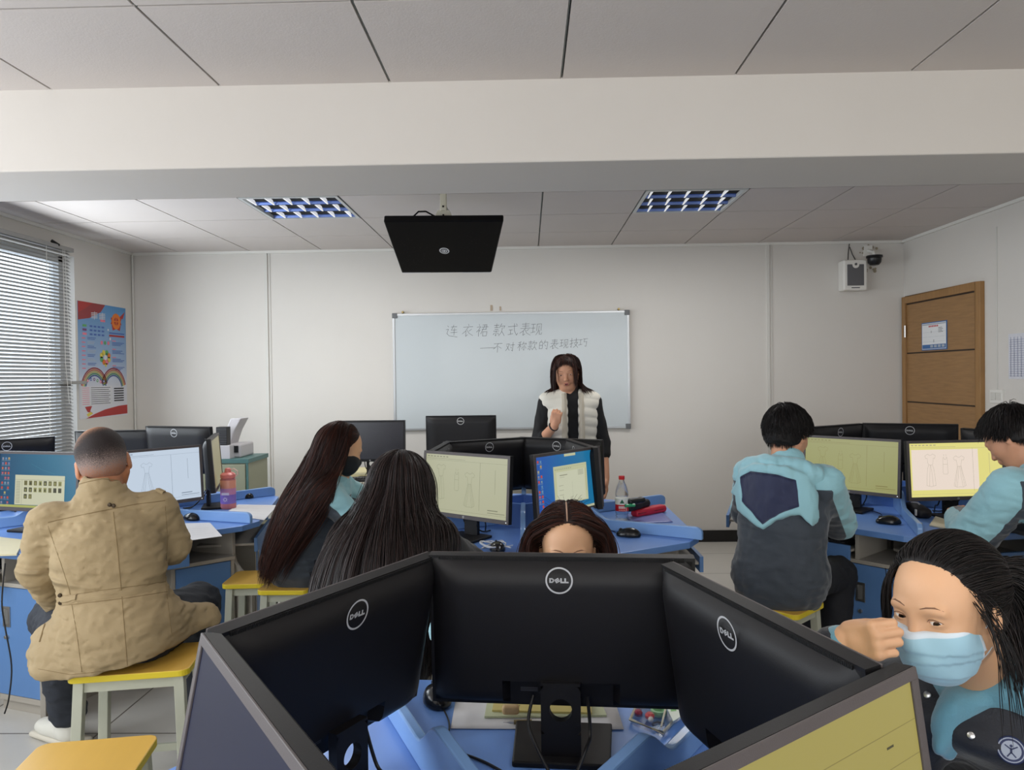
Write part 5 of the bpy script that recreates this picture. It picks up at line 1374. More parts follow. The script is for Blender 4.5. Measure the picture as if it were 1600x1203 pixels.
def on_surface(obj, origin, pts, nrmv=.001):
    """drop points (image pixels as seen from the room's middle) on a mesh; returns points in the mesh's frame"""
    me = obj.data; bv = BVHTree.FromPolygons([v.co for v in me.vertices], [tuple(p.vertices) for p in me.polygons])
    o = Vector((0, 0, H)) - Vector(origin); out = []
    for px, py in pts:
        d = ray(px, py).normalized(); hit = bv.ray_cast(o, d)
        if hit[0] is not None: out.append(hit[0] + hit[1] * nrmv)
    return out
def dens(pts, n=6):
    out = []
    for (a, b), (c, d) in zip(pts[:-1], pts[1:]):
        for i in range(n): out.append((a + (c - a) * i / n, b + (d - b) * i / n))
    return out + [pts[-1]]
def seam(name, obj, origin, pts, r, m, parent=None, n=6, off=.0):
    P = on_surface(obj, origin, dens(pts, 14), off)
    if len(P) < 3: return None
    b = MB(); b.tube(P, r, m, n=6); return b.build(name, parent or obj, smooth=True)

# ------------------------------------------------------------------ girl with the blue face mask (foreground right)
def girl_mask():
    hc = at(1481, 946, 1.22); h = Head(hc, -152, -6, -3, .935)
    g = dict(pel=(1.03, 1.43, .61), che=(.885, 1.355, .79), nb=(.795, 1.305, .90))
    f = V3(math.cos(rad(-157)), math.sin(rad(-157)), 0); r = V3(f[1], -f[0], 0)
    g['shr'] = V3(*g['nb']) + r * .155 + [0.01, 0, -.06]; g['shl'] = V3(*g['nb']) - r * .165 + [0.02, 0, -.065]
    g['elr'] = V3(.47, 1.37, .80); wr = V3(*at(1317, 1004, 1.20)); g['wrr'] = wr
    g['ell'] = V3(.80, .97, .80); g['wrl'] = V3(.62, .86, .78)
    g.update(seated(g['pel'], -157))
    hr = ((wr, (.46, -.80, .34), (-.86, -.50, .05), -1), dict(curl=((62, 100, 60), (62, 100, 60), (61, 100, 60), (60, 100, 60)), sc=.76, spread=.3, thumb=(8, 10), wrist_r=.021), .0024)
    hl = ((g['wrl'], (-.9, -.2, -.1), (0, 0, 1), 1), dict(curl=(20, 30, 20), sc=.9), None)
    o, og, g, S = body('person', 'seated girl in blue surgical mask with ponytail resting cheek on fist, lower right', g, h, M_skin, hands=(hr, hl), h=.010, cutl=(.50, 0), headfine=.0022)
    eyes(h, o, og, look=(-.34, -.20))
    bv = BVHTree.FromPolygons([v.co for v in o.data.vertices], [tuple(p.vertices) for p in o.data.polygons])
    for q in (-1, 1):
        brow(h, o, og, bv, q, [(.014, .021), (.024, .0245), (.036, .0255), (.048, .021)], .0013)
    # upper lid lines
    for q in (-1, 1):
        P = []
        for x, z in [(.0195, -.001), (.024, .0035), (.0315, .0050), (.039, .0035), (.0455, -.0005)]:
            oo = h.w(q * x, .112, z); hit = bv.ray_cast(Vector(oo - og), Vector(h.d(0, -1, 0)))
            if hit[0]: P.append(np.array(hit[0]) + h.d(0, .0004, 0))
        if len(P) > 2: b = MB(); b.tube(P, [.0003] + [.0008] * (len(P) - 2) + [.0005], M_brow, n=5); b.build('eyelashes', o, smooth=True)
    # surgical mask
    Mm = zone_mat('surgical mask blue', srgb(150, 188, 205), [('edge', srgb(200, 212, 222))], rough=.7, bump=.1, bscale=900)
    m2 = mat('surgical mask white edge', srgb(206, 220, 230), rough=.7)
    S2 = mask_shape(h)
    # pleats: shallow steps across the mask
    def pleat(x, y, z):
        zl = (h.R[0, 2] * (x - h.c[0]) + h.R[1, 2] * (y - h.c[1]) + h.R[2, 2] * (z - h.c[2])); xl = (h.R[0, 0] * (x - h.c[0]) + h.R[1, 0] * (y - h.c[1]) + h.R[2, 0] * (z - h.c[2]))
        o_ = 0
        for zp, sl in ((-.045, .10), (-.066, -.05), (-.086, .12)):
            t = (zl - zp - sl * xl) ; o_ = o_ + .0022 * np.where(t > 0, np.exp(-t / .012), 0) * -1 + .0008 * np.exp(-(t / .0016) ** 2)
        return o_
    def mf(c):
        rel = c - h.c; zl = rel @ h.R[:, 2]; yl = rel @ h.R[:, 1]; return np.maximum(zl + .10 * yl - (-.0135), .0265 - yl)
    lo = h.c - .12; hi = h.c + .12
    ma = mesh_sdf('face_mask', S2, .0026, parent=o, origin=og, noise=pleat, zones=dict(edge=mf), material=Mm)
    b = MB()
    for q in (-1, 1):
        for (x0, y0, z0, z1) in ((.058, .035, -.030, -.005), (.052, .030, -.088, -.03)):
            P = [h.w(q * x0, y0, z0), h.w(q * .069, .012, (z0 + z1) / 2 - .002), h.w(q * .079, -.012, z1)]
            b.tube([tuple(p - og) for p in P], .0012, m2, n=6)
    b.build('ear_loop', ma, smooth=True)
    # hair
    hair = hair_cap(h, o, og, HB[0], inf=.006, name='hair', noise=vnoise(2, 150, .0012, stretch=(1, .2, 1)))
    hull = h.hull(); tie = V3(-.012, -.108, .030)
    pts = scalp_points(h, 7500, 3, inf=.003)
    pts = pts[(pts[:, 1] > -.09)]
    def pl(p, t):
        d = h.w(*tie) - p; return 2.4 * d / (np.linalg.norm(d, axis=1)[:, None] + .01)
    d0 = np.stack([pts[:, 0] * 3.5, np.full(len(pts), -.55), np.where(pts[:, 2] > .04, .35, -.1)], 1)
    rt = h.wa(pts); dist = np.linalg.norm(rt - h.w(*tie), axis=1)
    off = .003 + .011 * rng.random(len(pts)) ** 1.5
    pa = grow(rt, d0 @ h.R.T, dist * 1.12, 15, hull, off, stiff=.72, pull=pl, grav=(0, 0, -.15), wave=.05, seed=4)
    strand_mesh('hair_strands', pa, .00065, HB, hair, og, 3)
    # ponytail
    n = 1200; r_ = np.random.default_rng(8); a = r_.uniform(0, 6.28, n); rr_ = .015 * np.sqrt(r_.random(n))
    rt = h.w(*tie) + (np.stack([np.cos(a) * rr_, np.zeros(n) + .004, np.sin(a) * rr_], 1)) @ h.R.T
    d0 = np.stack([np.cos(a) * .5 - .55, np.full(n, -1.0), np.sin(a) * .5 + .30], 1) @ h.R.T
    bodyh = Shape(); bodyh.ext(hull); torso_prims(bodyh, g['pel'], g['che'], g['nb'], g['shl'], g['shr'], w=.17, d=.13)
    pa = grow(rt, d0, r_.uniform(.16, .27, n), 16, bodyh, .01 + .01 * r_.random(n), stiff=.80, wave=.25, seed=5)
    strand_mesh('ponytail', pa, .0012, HB, hair, og, 5)
    # loose strands: curtain on her right temple, wisps before her left ear, nape hair
    R2 = []
    def wisp(c, n, L, d, sp=.006, r=.0011, seed=1, K=14, st=.86):
        q = np.random.default_rng(seed); p = V3(*c) + q.normal(size=(n, 3)) * sp; rt = h.wa(p); dd = (V3(*d) + q.normal(size=(n, 3)) * .12) @ h.R.T
        R2.append(grow(rt, dd, q.uniform(L * .6, L, n), K, hull, .004 + .008 * q.random(n), stiff=st, wave=.15, seed=seed))
    wisp((.062, .040, .060), 110, .12, (-.02, .12, -1), .005, seed=2, st=.6); wisp((.058, .048, .072), 50, .13, (.1, .12, -1), .004, seed=9, st=.6)
    temple = R2[:]; R2.clear()
    wisp((-.062, .030, .045), 12, .17, (-.25, .15, -1), .007, seed=4); wisp((-.060, .018, .02), 16, .19, (-.2, .05, -1), .006, seed=5)
    wisp((-.058, -.080, -.025), 110, .17, (-.1, -.1, -1), .012, seed=6); wisp((.0, -.085, .0), 120, .14, (-.2, -.2, -1), .02, seed=7)
    wisp((-.066, .002, .01), 14, .22, (-.2, .1, -1), .006, seed=11)
    strand_mesh('temple_strands', np.concatenate(temple), .0007, HB, hair, og, 7); strand_mesh('nape_strands', np.concatenate(R2), .0007, HB, hair, og, 8)
    b = MB(); t = h.w(*tie); ax = h.d(-.5, -1, .25); ax = nrm(ax); u = nrm(np.cross(ax, [0, 0, 1])); v = np.cross(ax, u)
    b.tube([tuple(t + ax * .010 + (u * math.cos(k * PI / 8) + v * math.sin(k * PI / 8)) * .0165 - og) for k in range(16)], .0035, mat('hair tie grey', srgb(120, 122, 110), rough=.5), closed=True); b.build('hair_tie', hair, smooth=True)
    # dark uniform coat with light blue hood at the neck
    Mc = mat('navy coat', srgb(21, 25, 36), rough=.65, sheen=.2, bump=.35, bscale=220, folds=(6, .012, (1, 1, 1)))
    def coll(S):
        pass
    jk, Sj, R, Rc = jacket('coat', g, o, og, [Mc, M_lblue], w=.175, d=.125, ra=(.062, .056, .042), noise=vnoise(12, 30, .006, ridge=True), hem=((0, 0, -1), -.50), h=.008, cuff=.90, extra=lambda S: (S.u(P_ell(g['nb'] + [0, 0, -.040], (.150, .150, .060)), .05), S.u(P_cone(g['nb'] + f * .06 + r * .05 + [0, 0, -.01], g['nb'] + f * .12 + r * .05 + [0, 0, -.12], .045, .05), .03)))
    Mh = mat('hoodie light blue', srgb(92, 142, 162), rough=.85, sheen=.5, bump=.3, bscale=300, folds=(8, .010, (.7, .7, 1.3)))
    S3 = Shape(); nb = g['nb']; up = nrm(h.w(0, -.02, -.06) - nb)
    ring = []
    for k in range(13):
        a = rad(-160 + 320 * k / 12); ring.append(nb + f * .078 * math.cos(a) + r * .082 * math.sin(a) + V3(0, 0, .040 - .030 * math.cos(a)))
    for k in range(12): S3.u(P_cone(ring[k], ring[k + 1], .021 if 2 < k < 9 else .030, .021 if 2 < k < 9 else .030), .02)
    # hood falling on the left shoulder, placket down the chest
    S3.u(P_ell(nb - r * .095 + f * .0 + [0.02, 0.0, .026], (.070, .072, .036)), .03); S3.u(P_ell(nb - f * .11 + [0, 0, -.005], (.11, .11, .05)), .03)
    S3.u(P_cone(nb + f * .085 - r * .025 + [0, 0, .0], nb + f * .128 - r * .03 + [0, 0, -.075], .030, .010), .015); S3.u(P_cone(nb + f * .12 - r * .03 + [0, 0, .0], nb + f * .150 - r * .03 + [0, 0, -.06], .024, .010), .02)
    mesh_sdf('hood', S3, .006, Mh, o, origin=og, noise=vnoise(8, 45, .005, ridge=True))
    S4 = Shape(); S4.u(P_cone(g['wrr'] - nrm(g['wrr'] - g['elr']) * .030, g['wrr'] - nrm(g['wrr'] - g['elr']) * .008, .034, .032), .01); mesh_sdf('cuff', S4, .004, Mh, o, origin=og)
    for px, py in ((1449, 1086), (1517, 1149)):
        P = on_surface(jk, og, [(px, py)], 0)
        if P:
            n_ = (Vector((0, 0, H)) - Vector(og) - P[0]).normalized(); b = MB(); b.T = Matrix.Translation(P[0]) @ n_.to_track_quat('Z', 'Y').to_matrix().to_4x4()
            b.lathe([(.0, .004), (.003, .004), (.0055, .003), (.0065, .0), (.0065, -.002)], M_steel, n=18); b.build('snap_button', jk, smooth=True)
    P = on_surface(jk, og, [(1580, 1172)], 0)
    if P:
        n_ = (Vector((0, 0, H)) - Vector(og) - P[0]).normalized(); b = MB(); b.T = Matrix.Translation(P[0] + n_ * .001) @ n_.to_track_quat('Z', 'Y').to_matrix().to_4x4()
        Mb1 = mat('badge navy', srgb(34, 44, 84), rough=.5); Mb2 = mat('badge grey', srgb(150, 158, 176), rough=.5)
        b.lathe([(.0, .002), (.019, .002), (.0205, 0), (.0205, -.003)], Mb1, n=32)
        F = Flat(b, (0, 0, .0022), (1, 0, 0), (0, 1, 0), (0, 0, 1), .0003).layer(1); F.ring(0, 0, .0165, .018, Mb2, 32); F.disc(0, 0, .0135, Mb2); F.layer(); F.line([(0, .002), (0, -.004)], .003, Mb1)
        F.disc(0, .006, .0022, Mb1, 10); F.line([(-.008, .006), (0, .001), (.008, .006)], .0018, Mb1); F.line([(-.005, -.010), (0, -.003), (.006, -.009)], .0018, Mb1)
        b.build('badge', jk, recalc=False)
    trousers(g, o, og, M_trs)
    for q in 'lr': shoe('shoe', g['an' + q], f, o, og, M_shoed, M_shoew)
girl_mask()
# ------------------------------------------------------------------ man in the khaki jacket
def man_khaki():
    h = Head(V3(-1.560, 2.66, 1.160), 116, -20, 10, 1.10, True)
    pel = (-1.43, 2.52, .60); g = dict(pel=pel, che=(-1.48, 2.55, .86), nb=(-1.53, 2.60, 1.045), shl=(-1.68, 2.53, .97), shr=(-1.365, 2.67, .985),
             ell=(-1.735, 2.56, .80), wrl=(-1.76, 2.72, .62), elr=(-1.345, 2.72, .845), wrr=(-1.44, 2.95, .80))
    g.update(seated(pel, 108, spread=.10, kn=.44, drop=.05))
    g['knl'] = V3(-1.86, 2.82, .54); g['anl'] = V3(-1.87, 2.92, .10); g['knr'] = V3(-1.34, 2.93, .56); g['anr'] = V3(-1.36, 3.02, .10); g['footl'] = (-.9, .42, 0)
    hl = ((g['wrl'], (.35, .75, -.5), (-.3, 0, 1), 1), dict(curl=(25, 30, 20)), None); hr = ((g['wrr'], (-.5, .8, 0), (0, 0, 1), -1), dict(curl=(25, 40, 20)), None)
    o, og, g, S = body('person', 'seated man with cropped greying hair in a khaki jacket, seen from behind', g, h, M_skin_m, hands=(hl, hr), h=.011, headfine=.0035)
    # cropped hair: dark above, grey at the sides and nape, thin on the crown
    m = bpy.data.materials.new('cropped grey hair'); m.use_nodes = True; nt = m.node_tree; b = nt.nodes['Principled BSDF']; b.inputs['Roughness'].default_value = .8
    a = nt.nodes.new('ShaderNodeAttribute'); a.attribute_name = 'up'; a2 = nt.nodes.new('ShaderNodeAttribute'); a2.attribute_name = 'crown'
    tc = nt.nodes.new('ShaderNodeTexCoord'); n = nt.nodes.new('ShaderNodeTexNoise'); n.inputs['Scale'].default_value = 420; n.inputs['Detail'].default_value = 2; nt.links.new(tc.outputs['Object'], n.inputs['Vector'])
    def math_(op, x, y): q = nt.nodes.new('ShaderNodeMath'); q.operation = op; (nt.links.new(x, q.inputs[0]) if not isinstance(x, float) else setattr(q.inputs[0], 'default_value', x)); (nt.links.new(y, q.inputs[1]) if not isinstance(y, float) else setattr(q.inputs[1], 'default_value', y)); return q.outputs[0]
    def ramp(x, els):
        r = nt.nodes.new('ShaderNodeValToRGB'); e = r.color_ramp.elements
        while len(e) < len(els): e.new(.5)
        for k, (p, c) in enumerate(els): e[k].position = p; e[k].color = c + (1,)
        nt.links.new(x, r.inputs[0]); return r.outputs[0]
    v = math_('ADD', a.outputs['Fac'], math_('MULTIPLY', math_('SUBTRACT', n.outputs['Fac'], .5), 1.1))
    c1 = ramp(v, [(.05, srgb(150, 104, 80)), (.26, srgb(134, 118, 112)), (.48, srgb(82, 68, 64)), (.72, srgb(34, 25, 24))])
    v2 = math_('ADD', a2.outputs['Fac'], math_('MULTIPLY', math_('SUBTRACT', n.outputs['Fac'], .5), .5))
    f2 = ramp(v2, [(.35, (0, 0, 0)), (.75, (1, 1, 1))])
    mx = nt.nodes.new('ShaderNodeMix'); mx.data_type = 'RGBA'; nt.links.new(f2, mx.inputs[0]); nt.links.new(c1, mx.inputs[6]); mx.inputs[7].default_value = srgb(170, 116, 78) + (1,)
    nt.links.new(mx.outputs[2], b.inputs['Base Color'])
    bp = nt.nodes.new('ShaderNodeBump'); bp.inputs['Strength'].default_value = .6; bp.inputs['Distance'].default_value = .003; nt.links.new(n.outputs['Fac'], bp.inputs['Height']); nt.links.new(bp.outputs[0], b.inputs['Normal'])
    Sx = Shape(); Sx.u(h.ell((0, -.014, .034), (.073, .092, .082)), .02, .004); Sx.u(h.ell((0, -.03, -.02), (.062, .062, .055)), .03, .003); Sx.i(P_fn(hairline_fn(h)), .004)
    for q in (-1, 1): Sx.s(h.ell((q * .078, -.008, -.022), (.02, .026, .045)), .004)
    def up(v): r = (v - h.c) @ h.R; return np.clip((r[:, 2] / h.sc + .062 - .25 * np.abs(r[:, 0])) / .11, 0, 1)
    def crown(v): r = (v - h.c) @ h.R / h.sc; return np.clip(1 - np.sqrt((r[:, 0] + .012) ** 2 + (r[:, 1] + .028) ** 2) / .100, 0, 1) * (r[:, 2] > .05)
    mesh_sdf('hair', Sx, .0035, m, o, origin=og, zones=dict(up=up, crown=crown))
    nz = vnoise(4, 30, .005, stretch=(.5, .5, 1.6), ridge=True); nz2 = vnoise(9, 85, .0040, stretch=(.3, .3, 1.4), ridge=True)
    def noise(x, y, z): return nz(x, y, z) + nz2(x, y, z)
    def skirt(S):
        p = g['pel']; S.u(P_ell(p + [0, -.02, -.03], (.205, .17, .17)), .06); S.u(P_cone(p + [-.10, .0, -.03], p + [-.27, .14, -.06], .12, .075), .06); S.u(P_cone(p + [.06, .02, -.02], p + [.21, .19, -.03], .115, .055), .06); S.u(P_cone(p + [-.14, -.10, -.09], p + [.0, -.11, -.08], .085, .080), .05)
        S.u(P_cone(p + [-.2, -.02, -.06], p + [-.24, .02, -.14], .09, .08), .06)
    def collar(S):
        nb = g['nb']; u_ = nrm(h.w(0, -.03, -.06) - nb); S.u(P_cone(nb + u_ * .0, nb + u_ * .035 + [0, -.005, 0], .086, .072), .015)
        S.s(P_cone(nb + u_ * .03, nb + u_ * .12, .062, .075), .008)
    jk, Sj, R, Rc = jacket('jacket', g, o, og, [M_khaki], w=.178, d=.125, ra=(.066, .064, .050), noise=noise, skirt=skirt, hem=((.17, .0, -1), -.7468), h=.0065, collar=collar, cuff=.90)
    T_ = lambda *p, r=.0011, m=M_seam, nm='seam': seam(nm, jk, og, list(p), r, m, off=.0003)
    T_((75, 816), (120, 806), (165, 797), (210, 788), (258, 782), r=.0016)            # yoke seam
    T_((177, 800), (184, 860), (191, 940), (199, 1040), r=.0014)                      # centre seam
    T_((92, 932), (120, 928), (160, 922), (215, 915), (262, 908)); T_((98, 946), (150, 940), (200, 934), (262, 924))
    T_((75, 822), (95, 880), (108, 920), (120, 990), (128, 1050), r=.0009); T_((258, 790), (262, 840), (258, 905), (268, 990), r=.0009)
    T_((60, 1045), (110, 1054), (190, 1046), (260, 1020), (325, 985), r=.0009)
    T_((120, 757), (140, 752), (160, 748), (195, 752), r=.0016)
    T_((70, 975), (66, 990), (62, 1003), r=.003, nm='pocket_slit')
    # waist band, strap, epaulettes
    def band(nm, pts, wd, th):
        P = on_surface(jk, og, dens(pts, 5), .001); b = MB(); N_ = len(P)
        if N_ < 3: return
        me = jk.data; bv = BVHTree.FromPolygons([v.co for v in me.vertices], [tuple(p.vertices) for p in me.polygons])
        L = []
        for i, p in enumerate(P):
            t = (P[min(i + 1, N_ - 1)] - P[max(i - 1, 0)]).normalized(); nn = bv.find_nearest(p)[1]; v = nn.cross(t).normalized(); row = []
            for k in range(5):
                q = p + v * wd * (k / 4 - .5); near = bv.find_nearest(q); row.append(near[0] + near[1] * (th if 0 < k < 4 else -.002))
            L.append(row)
        V = [p for r_ in L for p in r_]; F = [(i * 5 + k, i * 5 + k + 1, (i + 1) * 5 + k + 1, (i + 1) * 5 + k) for i in range(N_ - 1) for k in range(4)]
        b.add(V, F, M_khaki); b.build(nm, jk, smooth=True)
    band('waist_band', [(94, 940), (130, 934), (190, 928), (262, 914)], .034, .004)
    band('waist_strap', [(92, 937), (106, 936), (120, 934)], .028, .008)
    band('epaulette', [(62, 785), (80, 775), (108, 765)], .032, .007); band('epaulette', [(222, 757), (240, 762), (256, 770)], .032, .007)
    for pp in ((96, 930), (97, 942), (170, 790), (177, 792)):
        P = on_surface(jk, og, [pp], .006)
        if P: b = MB(); b.T = Matrix.Translation(P[0]) @ Matrix.Rotation(rad(90), 4, 'X'); b.lathe([(0, .003), (.006, .002), (.0075, -.002)], mat('dark brass', srgb(70, 58, 44), rough=.4, metal=.6), n=12); b.build('button', jk, smooth=True)
    trousers(g, o, og, mat('dark grey trousers', srgb(40, 44, 52), rough=.85, bump=.3, bscale=160), r=(.10, .078, .064), noise=vnoise(31, 40, .008, stretch=(1, 1, 2), ridge=True))
    for q, f in (('l', (-.9, .42)), ('r', (.1, 1))):
        s = shoe('shoe', g['an' + q], f, o, og, M_shoew, mat('cream sole', srgb(196, 190, 176), rough=.6), L=.29)
        a = g['an' + q]; fv = nrm([f[0], f[1], 0]); x = np.cross(fv, [0, 0, 1]); b = MB()
        for k in range(4):
            c = V3(a[0], a[1], 0) + fv * (.075 + .022 * k) + V3(0, 0, .090 - .011 * k) - og; b.tube([tuple(c - x * .024 - [0, 0, .006]), tuple(c + [0, 0, .002]), tuple(c + x * .024 - [0, 0, .006])], .003, M_shoew, n=6)
        b.build('laces', s, smooth=True)
man_khaki()

# ------------------------------------------------------------------ school jacket: dark body, light blue shoulders, hood with navy lining
C_navy, C_lb, C_deep = srgb(52, 60, 70), srgb(140, 186, 196), srgb(24, 32, 66)
M_uni = zone_mat('uniform jacket cloth', C_navy, [('pale', C_lb)], rough=.7, folds=(5, .020, (.8, .8, 1.3)))
M_hoodc = zone_mat('uniform hood cloth', C_lb, [('lining', C_deep)], rough=.65, folds=(7, .014, (1.2, 1.2, .7)))
def zoned_jacket(g, o, og, w=.185, d=.13, hem_z=.50, ra=(.074, .068, .052), seed=3, skirtr=.15, yoke_z=.075, slope=.35, side=.008, sw=(.6, .7, .35), collar=True, yk=.02):
    nz = vnoise(seed, 26, .006, stretch=(.6, .6, 1.4), ridge=True); nz2 = vnoise(seed + 1, 70, .0035, stretch=(.4, .4, 1.4), ridge=True)
    S = Shape(); R, Rc = torso_prims(S, g['pel'], g['che'], g['nb'], g['shl'], g['shr'], w=w, d=d, k=.07)
    S.u(P_cone(g['pel'] + [0, 0, -.04], g['che'] - [0, 0, .08], .155, .14), .08); S.u(P_ell(g['pel'] - [0, 0, .03], (.178, .152, .14)), .05); S.i(P_plane((0, 0, -1), -hem_z), .006)
    for q in 'lr':
        a, b, c = g['sh' + q], g['el' + q], g['wr' + q]; S.u(P_cone(a, b, ra[0], ra[1]), .04); S.u(P_cone(b, b + (c - b) * .93, ra[1], ra[2]), .02)
    if collar:
        nb = g['nb']; S.u(P_cone(nb, nb + (nb - g['che']) / np.linalg.norm(nb - g['che']) * .03, .08, .068), .02)
    def pf(v):
        rel = (v - g['che']) @ Rc; x, y, z = rel[:, 0], rel[:, 1], rel[:, 2]; yoke = z - yoke_z + slope * np.abs(x); out = np.full(len(v), -9.)
        near = np.full(len(v), 9.)
        for q, s in (('l', -1), ('r', 1)):
            a, b, c = g['sh' + q], g['el' + q], g['wr' + q]
            for A, B in ((a, b), (b, c)):
                t = np.clip(((v - A) @ (B - A)) / ((B - A) @ (B - A)), 0, 1); q_ = v - (A + t[:, None] * (B - A)); dd = np.linalg.norm(q_, axis=1)
                sd = (q_ @ (Rc[:, 0] * s * sw[0] + Rc[:, 1] * sw[1] + Rc[:, 2] * sw[2])) + side
                out = np.where((dd < .10) & (dd < near), sd, out); near = np.minimum(near, dd)
        return np.where((np.abs(x) > .15) | (y > .10), np.maximum(out, np.minimum(v[:, 2] - max(g['shl'][2], g['shr'][2]) + yk, .03)), yoke)
    jk = mesh_sdf('jacket', S, .0075, M_uni, o, origin=og, noise=lambda x, y, z: nz(x, y, z) + nz2(x, y, z), zones=dict(pale=pf))
    return jk, Rc, S
def hood_down(g, o, og, Rc, tip=(0, -.15, -.10), wid=.16, top=.15, S_body=None, back=-.135, rim=.026):
    """unworn hood lying on the back: a thick pale rim round a navy hollow that ends in a point"""
    c = lambda x, y, z: g['che'] + Rc @ V3(x, y, z)
    S = Shape(); k_ = wid / .165; tz = tip[2] + .10
    outl = [(0, -.10 + tz), (.05, -.058 + tz), (.10, -.028 + tz), (.135, -.022 + tz), (.176, -.06 + tz), (.184, .0), (.178, .09), (.150, .165), (.07, .19), (-.07, .19), (-.150, .165), (-.185, .10), (-.222, .035 + tz), (-.175, .045), (-.150, -.01), (-.11, -.05 + tz), (-.04, -.085 + tz)]
    inn = [(0, -.078 + tz), (.06, -.028 + tz), (.128, .035), (.112, .138), (.04, .152), (-.08, .156), (-.142, .130), (-.118, .03), (-.056, -.036 + tz)]
    outl = [(x * k_, z) for x, z in outl]; inn = [(x * k_, z) for x, z in inn]
    S.u(P_poly(c(0, back - .012, 0), Rc, outl, .017, bend=2.3, rd=.009), .01)
    S.s(P_poly(c(0, back - .030, 0), Rc, inn, .014, bend=2.3, rd=.006), .012)
    n = 10
    col = [c(wid * 1.0 * math.cos(PI * k / n), back + .10 - .05 * math.sin(PI * k / n), top + .01 + .05 * math.sin(PI * k / n)) for k in range(n + 1)]
    for k in range(n): S.u(P_cone(col[k], col[k + 1], .026, .026), .03)
    def lf(v):
        rel = (v - c(0, 0, 0)) @ Rc; x, y, z = rel[:, 0], rel[:, 1], rel[:, 2]
        return np.minimum(poly_sd(x, z, inn) + .002, back - .002 + 2.3 * x * x - y + .02)
    nzh = vnoise(17, 48, .004, stretch=(1.4, .4, .5), ridge=True)
    return mesh_sdf('hood', S, .006, M_hoodc, o, origin=og, noise=nzh, zones=dict(lining=lf))
def short_hair(h, o, og, n=5200, L=(.030, .052), seed=3, mats=HB, inf=.012, crown=(.0, -.06, .10), grav=-.25):
    cap = hair_cap(h, o, og, mats[0], inf=inf, name='hair', hh=.005, zmin=-.052, noise=vnoise(seed, 120, .003, ridge=True), cut=lambda S: [S.s(h.ell((q * .086, .0, -.03), (.022, .024, .036)), .004) for q in (-1, 1)])
    hull = h.hull(); p = scalp_points(h, n, seed, inf=inf - .004, zmin=-.058, cond=lambda p: ~((np.abs(p[:, 0]) > .055) & (p[:, 2] < -.012) & (p[:, 1] > -.03)))
    v = p - V3(*crown); v /= np.linalg.norm(v, axis=1)[:, None]; nn = p - V3(0, -.014, .03); nn /= np.linalg.norm(nn, axis=1)[:, None]
    d0 = (v + nn * .08) @ h.R.T; r = np.random.default_rng(seed)
    pa = grow(h.wa(p), d0, r.uniform(L[0], L[1], len(p)) * np.maximum(np.clip((p[:, 2] + .075) / .13, .42, 1), np.where(p[:, 1] < -.045, .85, 0)), 7, hull, inf + .001 + .008 * r.random(len(p)), stiff=.66, wave=.18, seed=seed, grav=(0, 0, grav * 4))
    strand_mesh('hair_strands', pa, .0010, mats, cap, og, seed); return cap

def boy_back():
    az = 44; h = Head(V3(1.125, 3.22, 1.195), 40, -12, 0, 1.0, True); f = V3(math.cos(rad(az)), math.sin(rad(az)), 0); r = V3(f[1], -f[0], 0)
    pel = (1.055, 3.13, .62); g = dict(pel=pel, che=(1.075, 3.15, .865), nb=(1.105, 3.18, 1.05)); nb = V3(*g['nb'])
    g['shr'] = nb + r * .165 + [0, 0, -.05]; g['shl'] = nb - r * .165 + [0, 0, -.045]
    g['elr'] = V3(1.36, 3.26, .80); g['wrr'] = V3(1.33, 3.46, .79); g['ell'] = V3(1.03, 3.50, .81); g['wrl'] = V3(1.19, 3.62, .79)
    g.update(seated(pel, az, spread=.0, kn=.37, an_fwd=.30)); 
    hr = ((g['wrr'], (-.2, .9, .1), (0, 0, 1), -1), dict(curl=(25, 30, 20)), None); hl = ((g['wrl'], (.7, .6, .1), (0, 0, 1), 1), dict(curl=(25, 30, 20)), None)
    o, og, g, S = body('person', 'boy in school jacket with hood hanging on back, seated at the right desk', g, h, M_skin_t, hands=(hr, hl), h=.011, headfine=.004)
    jk, Rc, Sj = zoned_jacket(g, o, og, seed=5, hem_z=.49, yoke_z=.055, slope=.25)
    hood_down(g, o, og, Rc, tip=(0, 0, -.075), wid=.165, top=.145)
    c = lambda x, y, z: g['che'] + Rc @ V3(x, y, z)
    short_hair(h, o, og, seed=3)
    trousers(g, o, og, M_trs)
    for q in 'lr': shoe('shoe', g['an' + q], f, o, og, M_shoed, M_shoew)
    q = V3(*pel); stool('yellow topped stool under the boy with the hood on his back', q[0] - .03, q[1] + .0, az - 90, sx=.34, sy=.26)
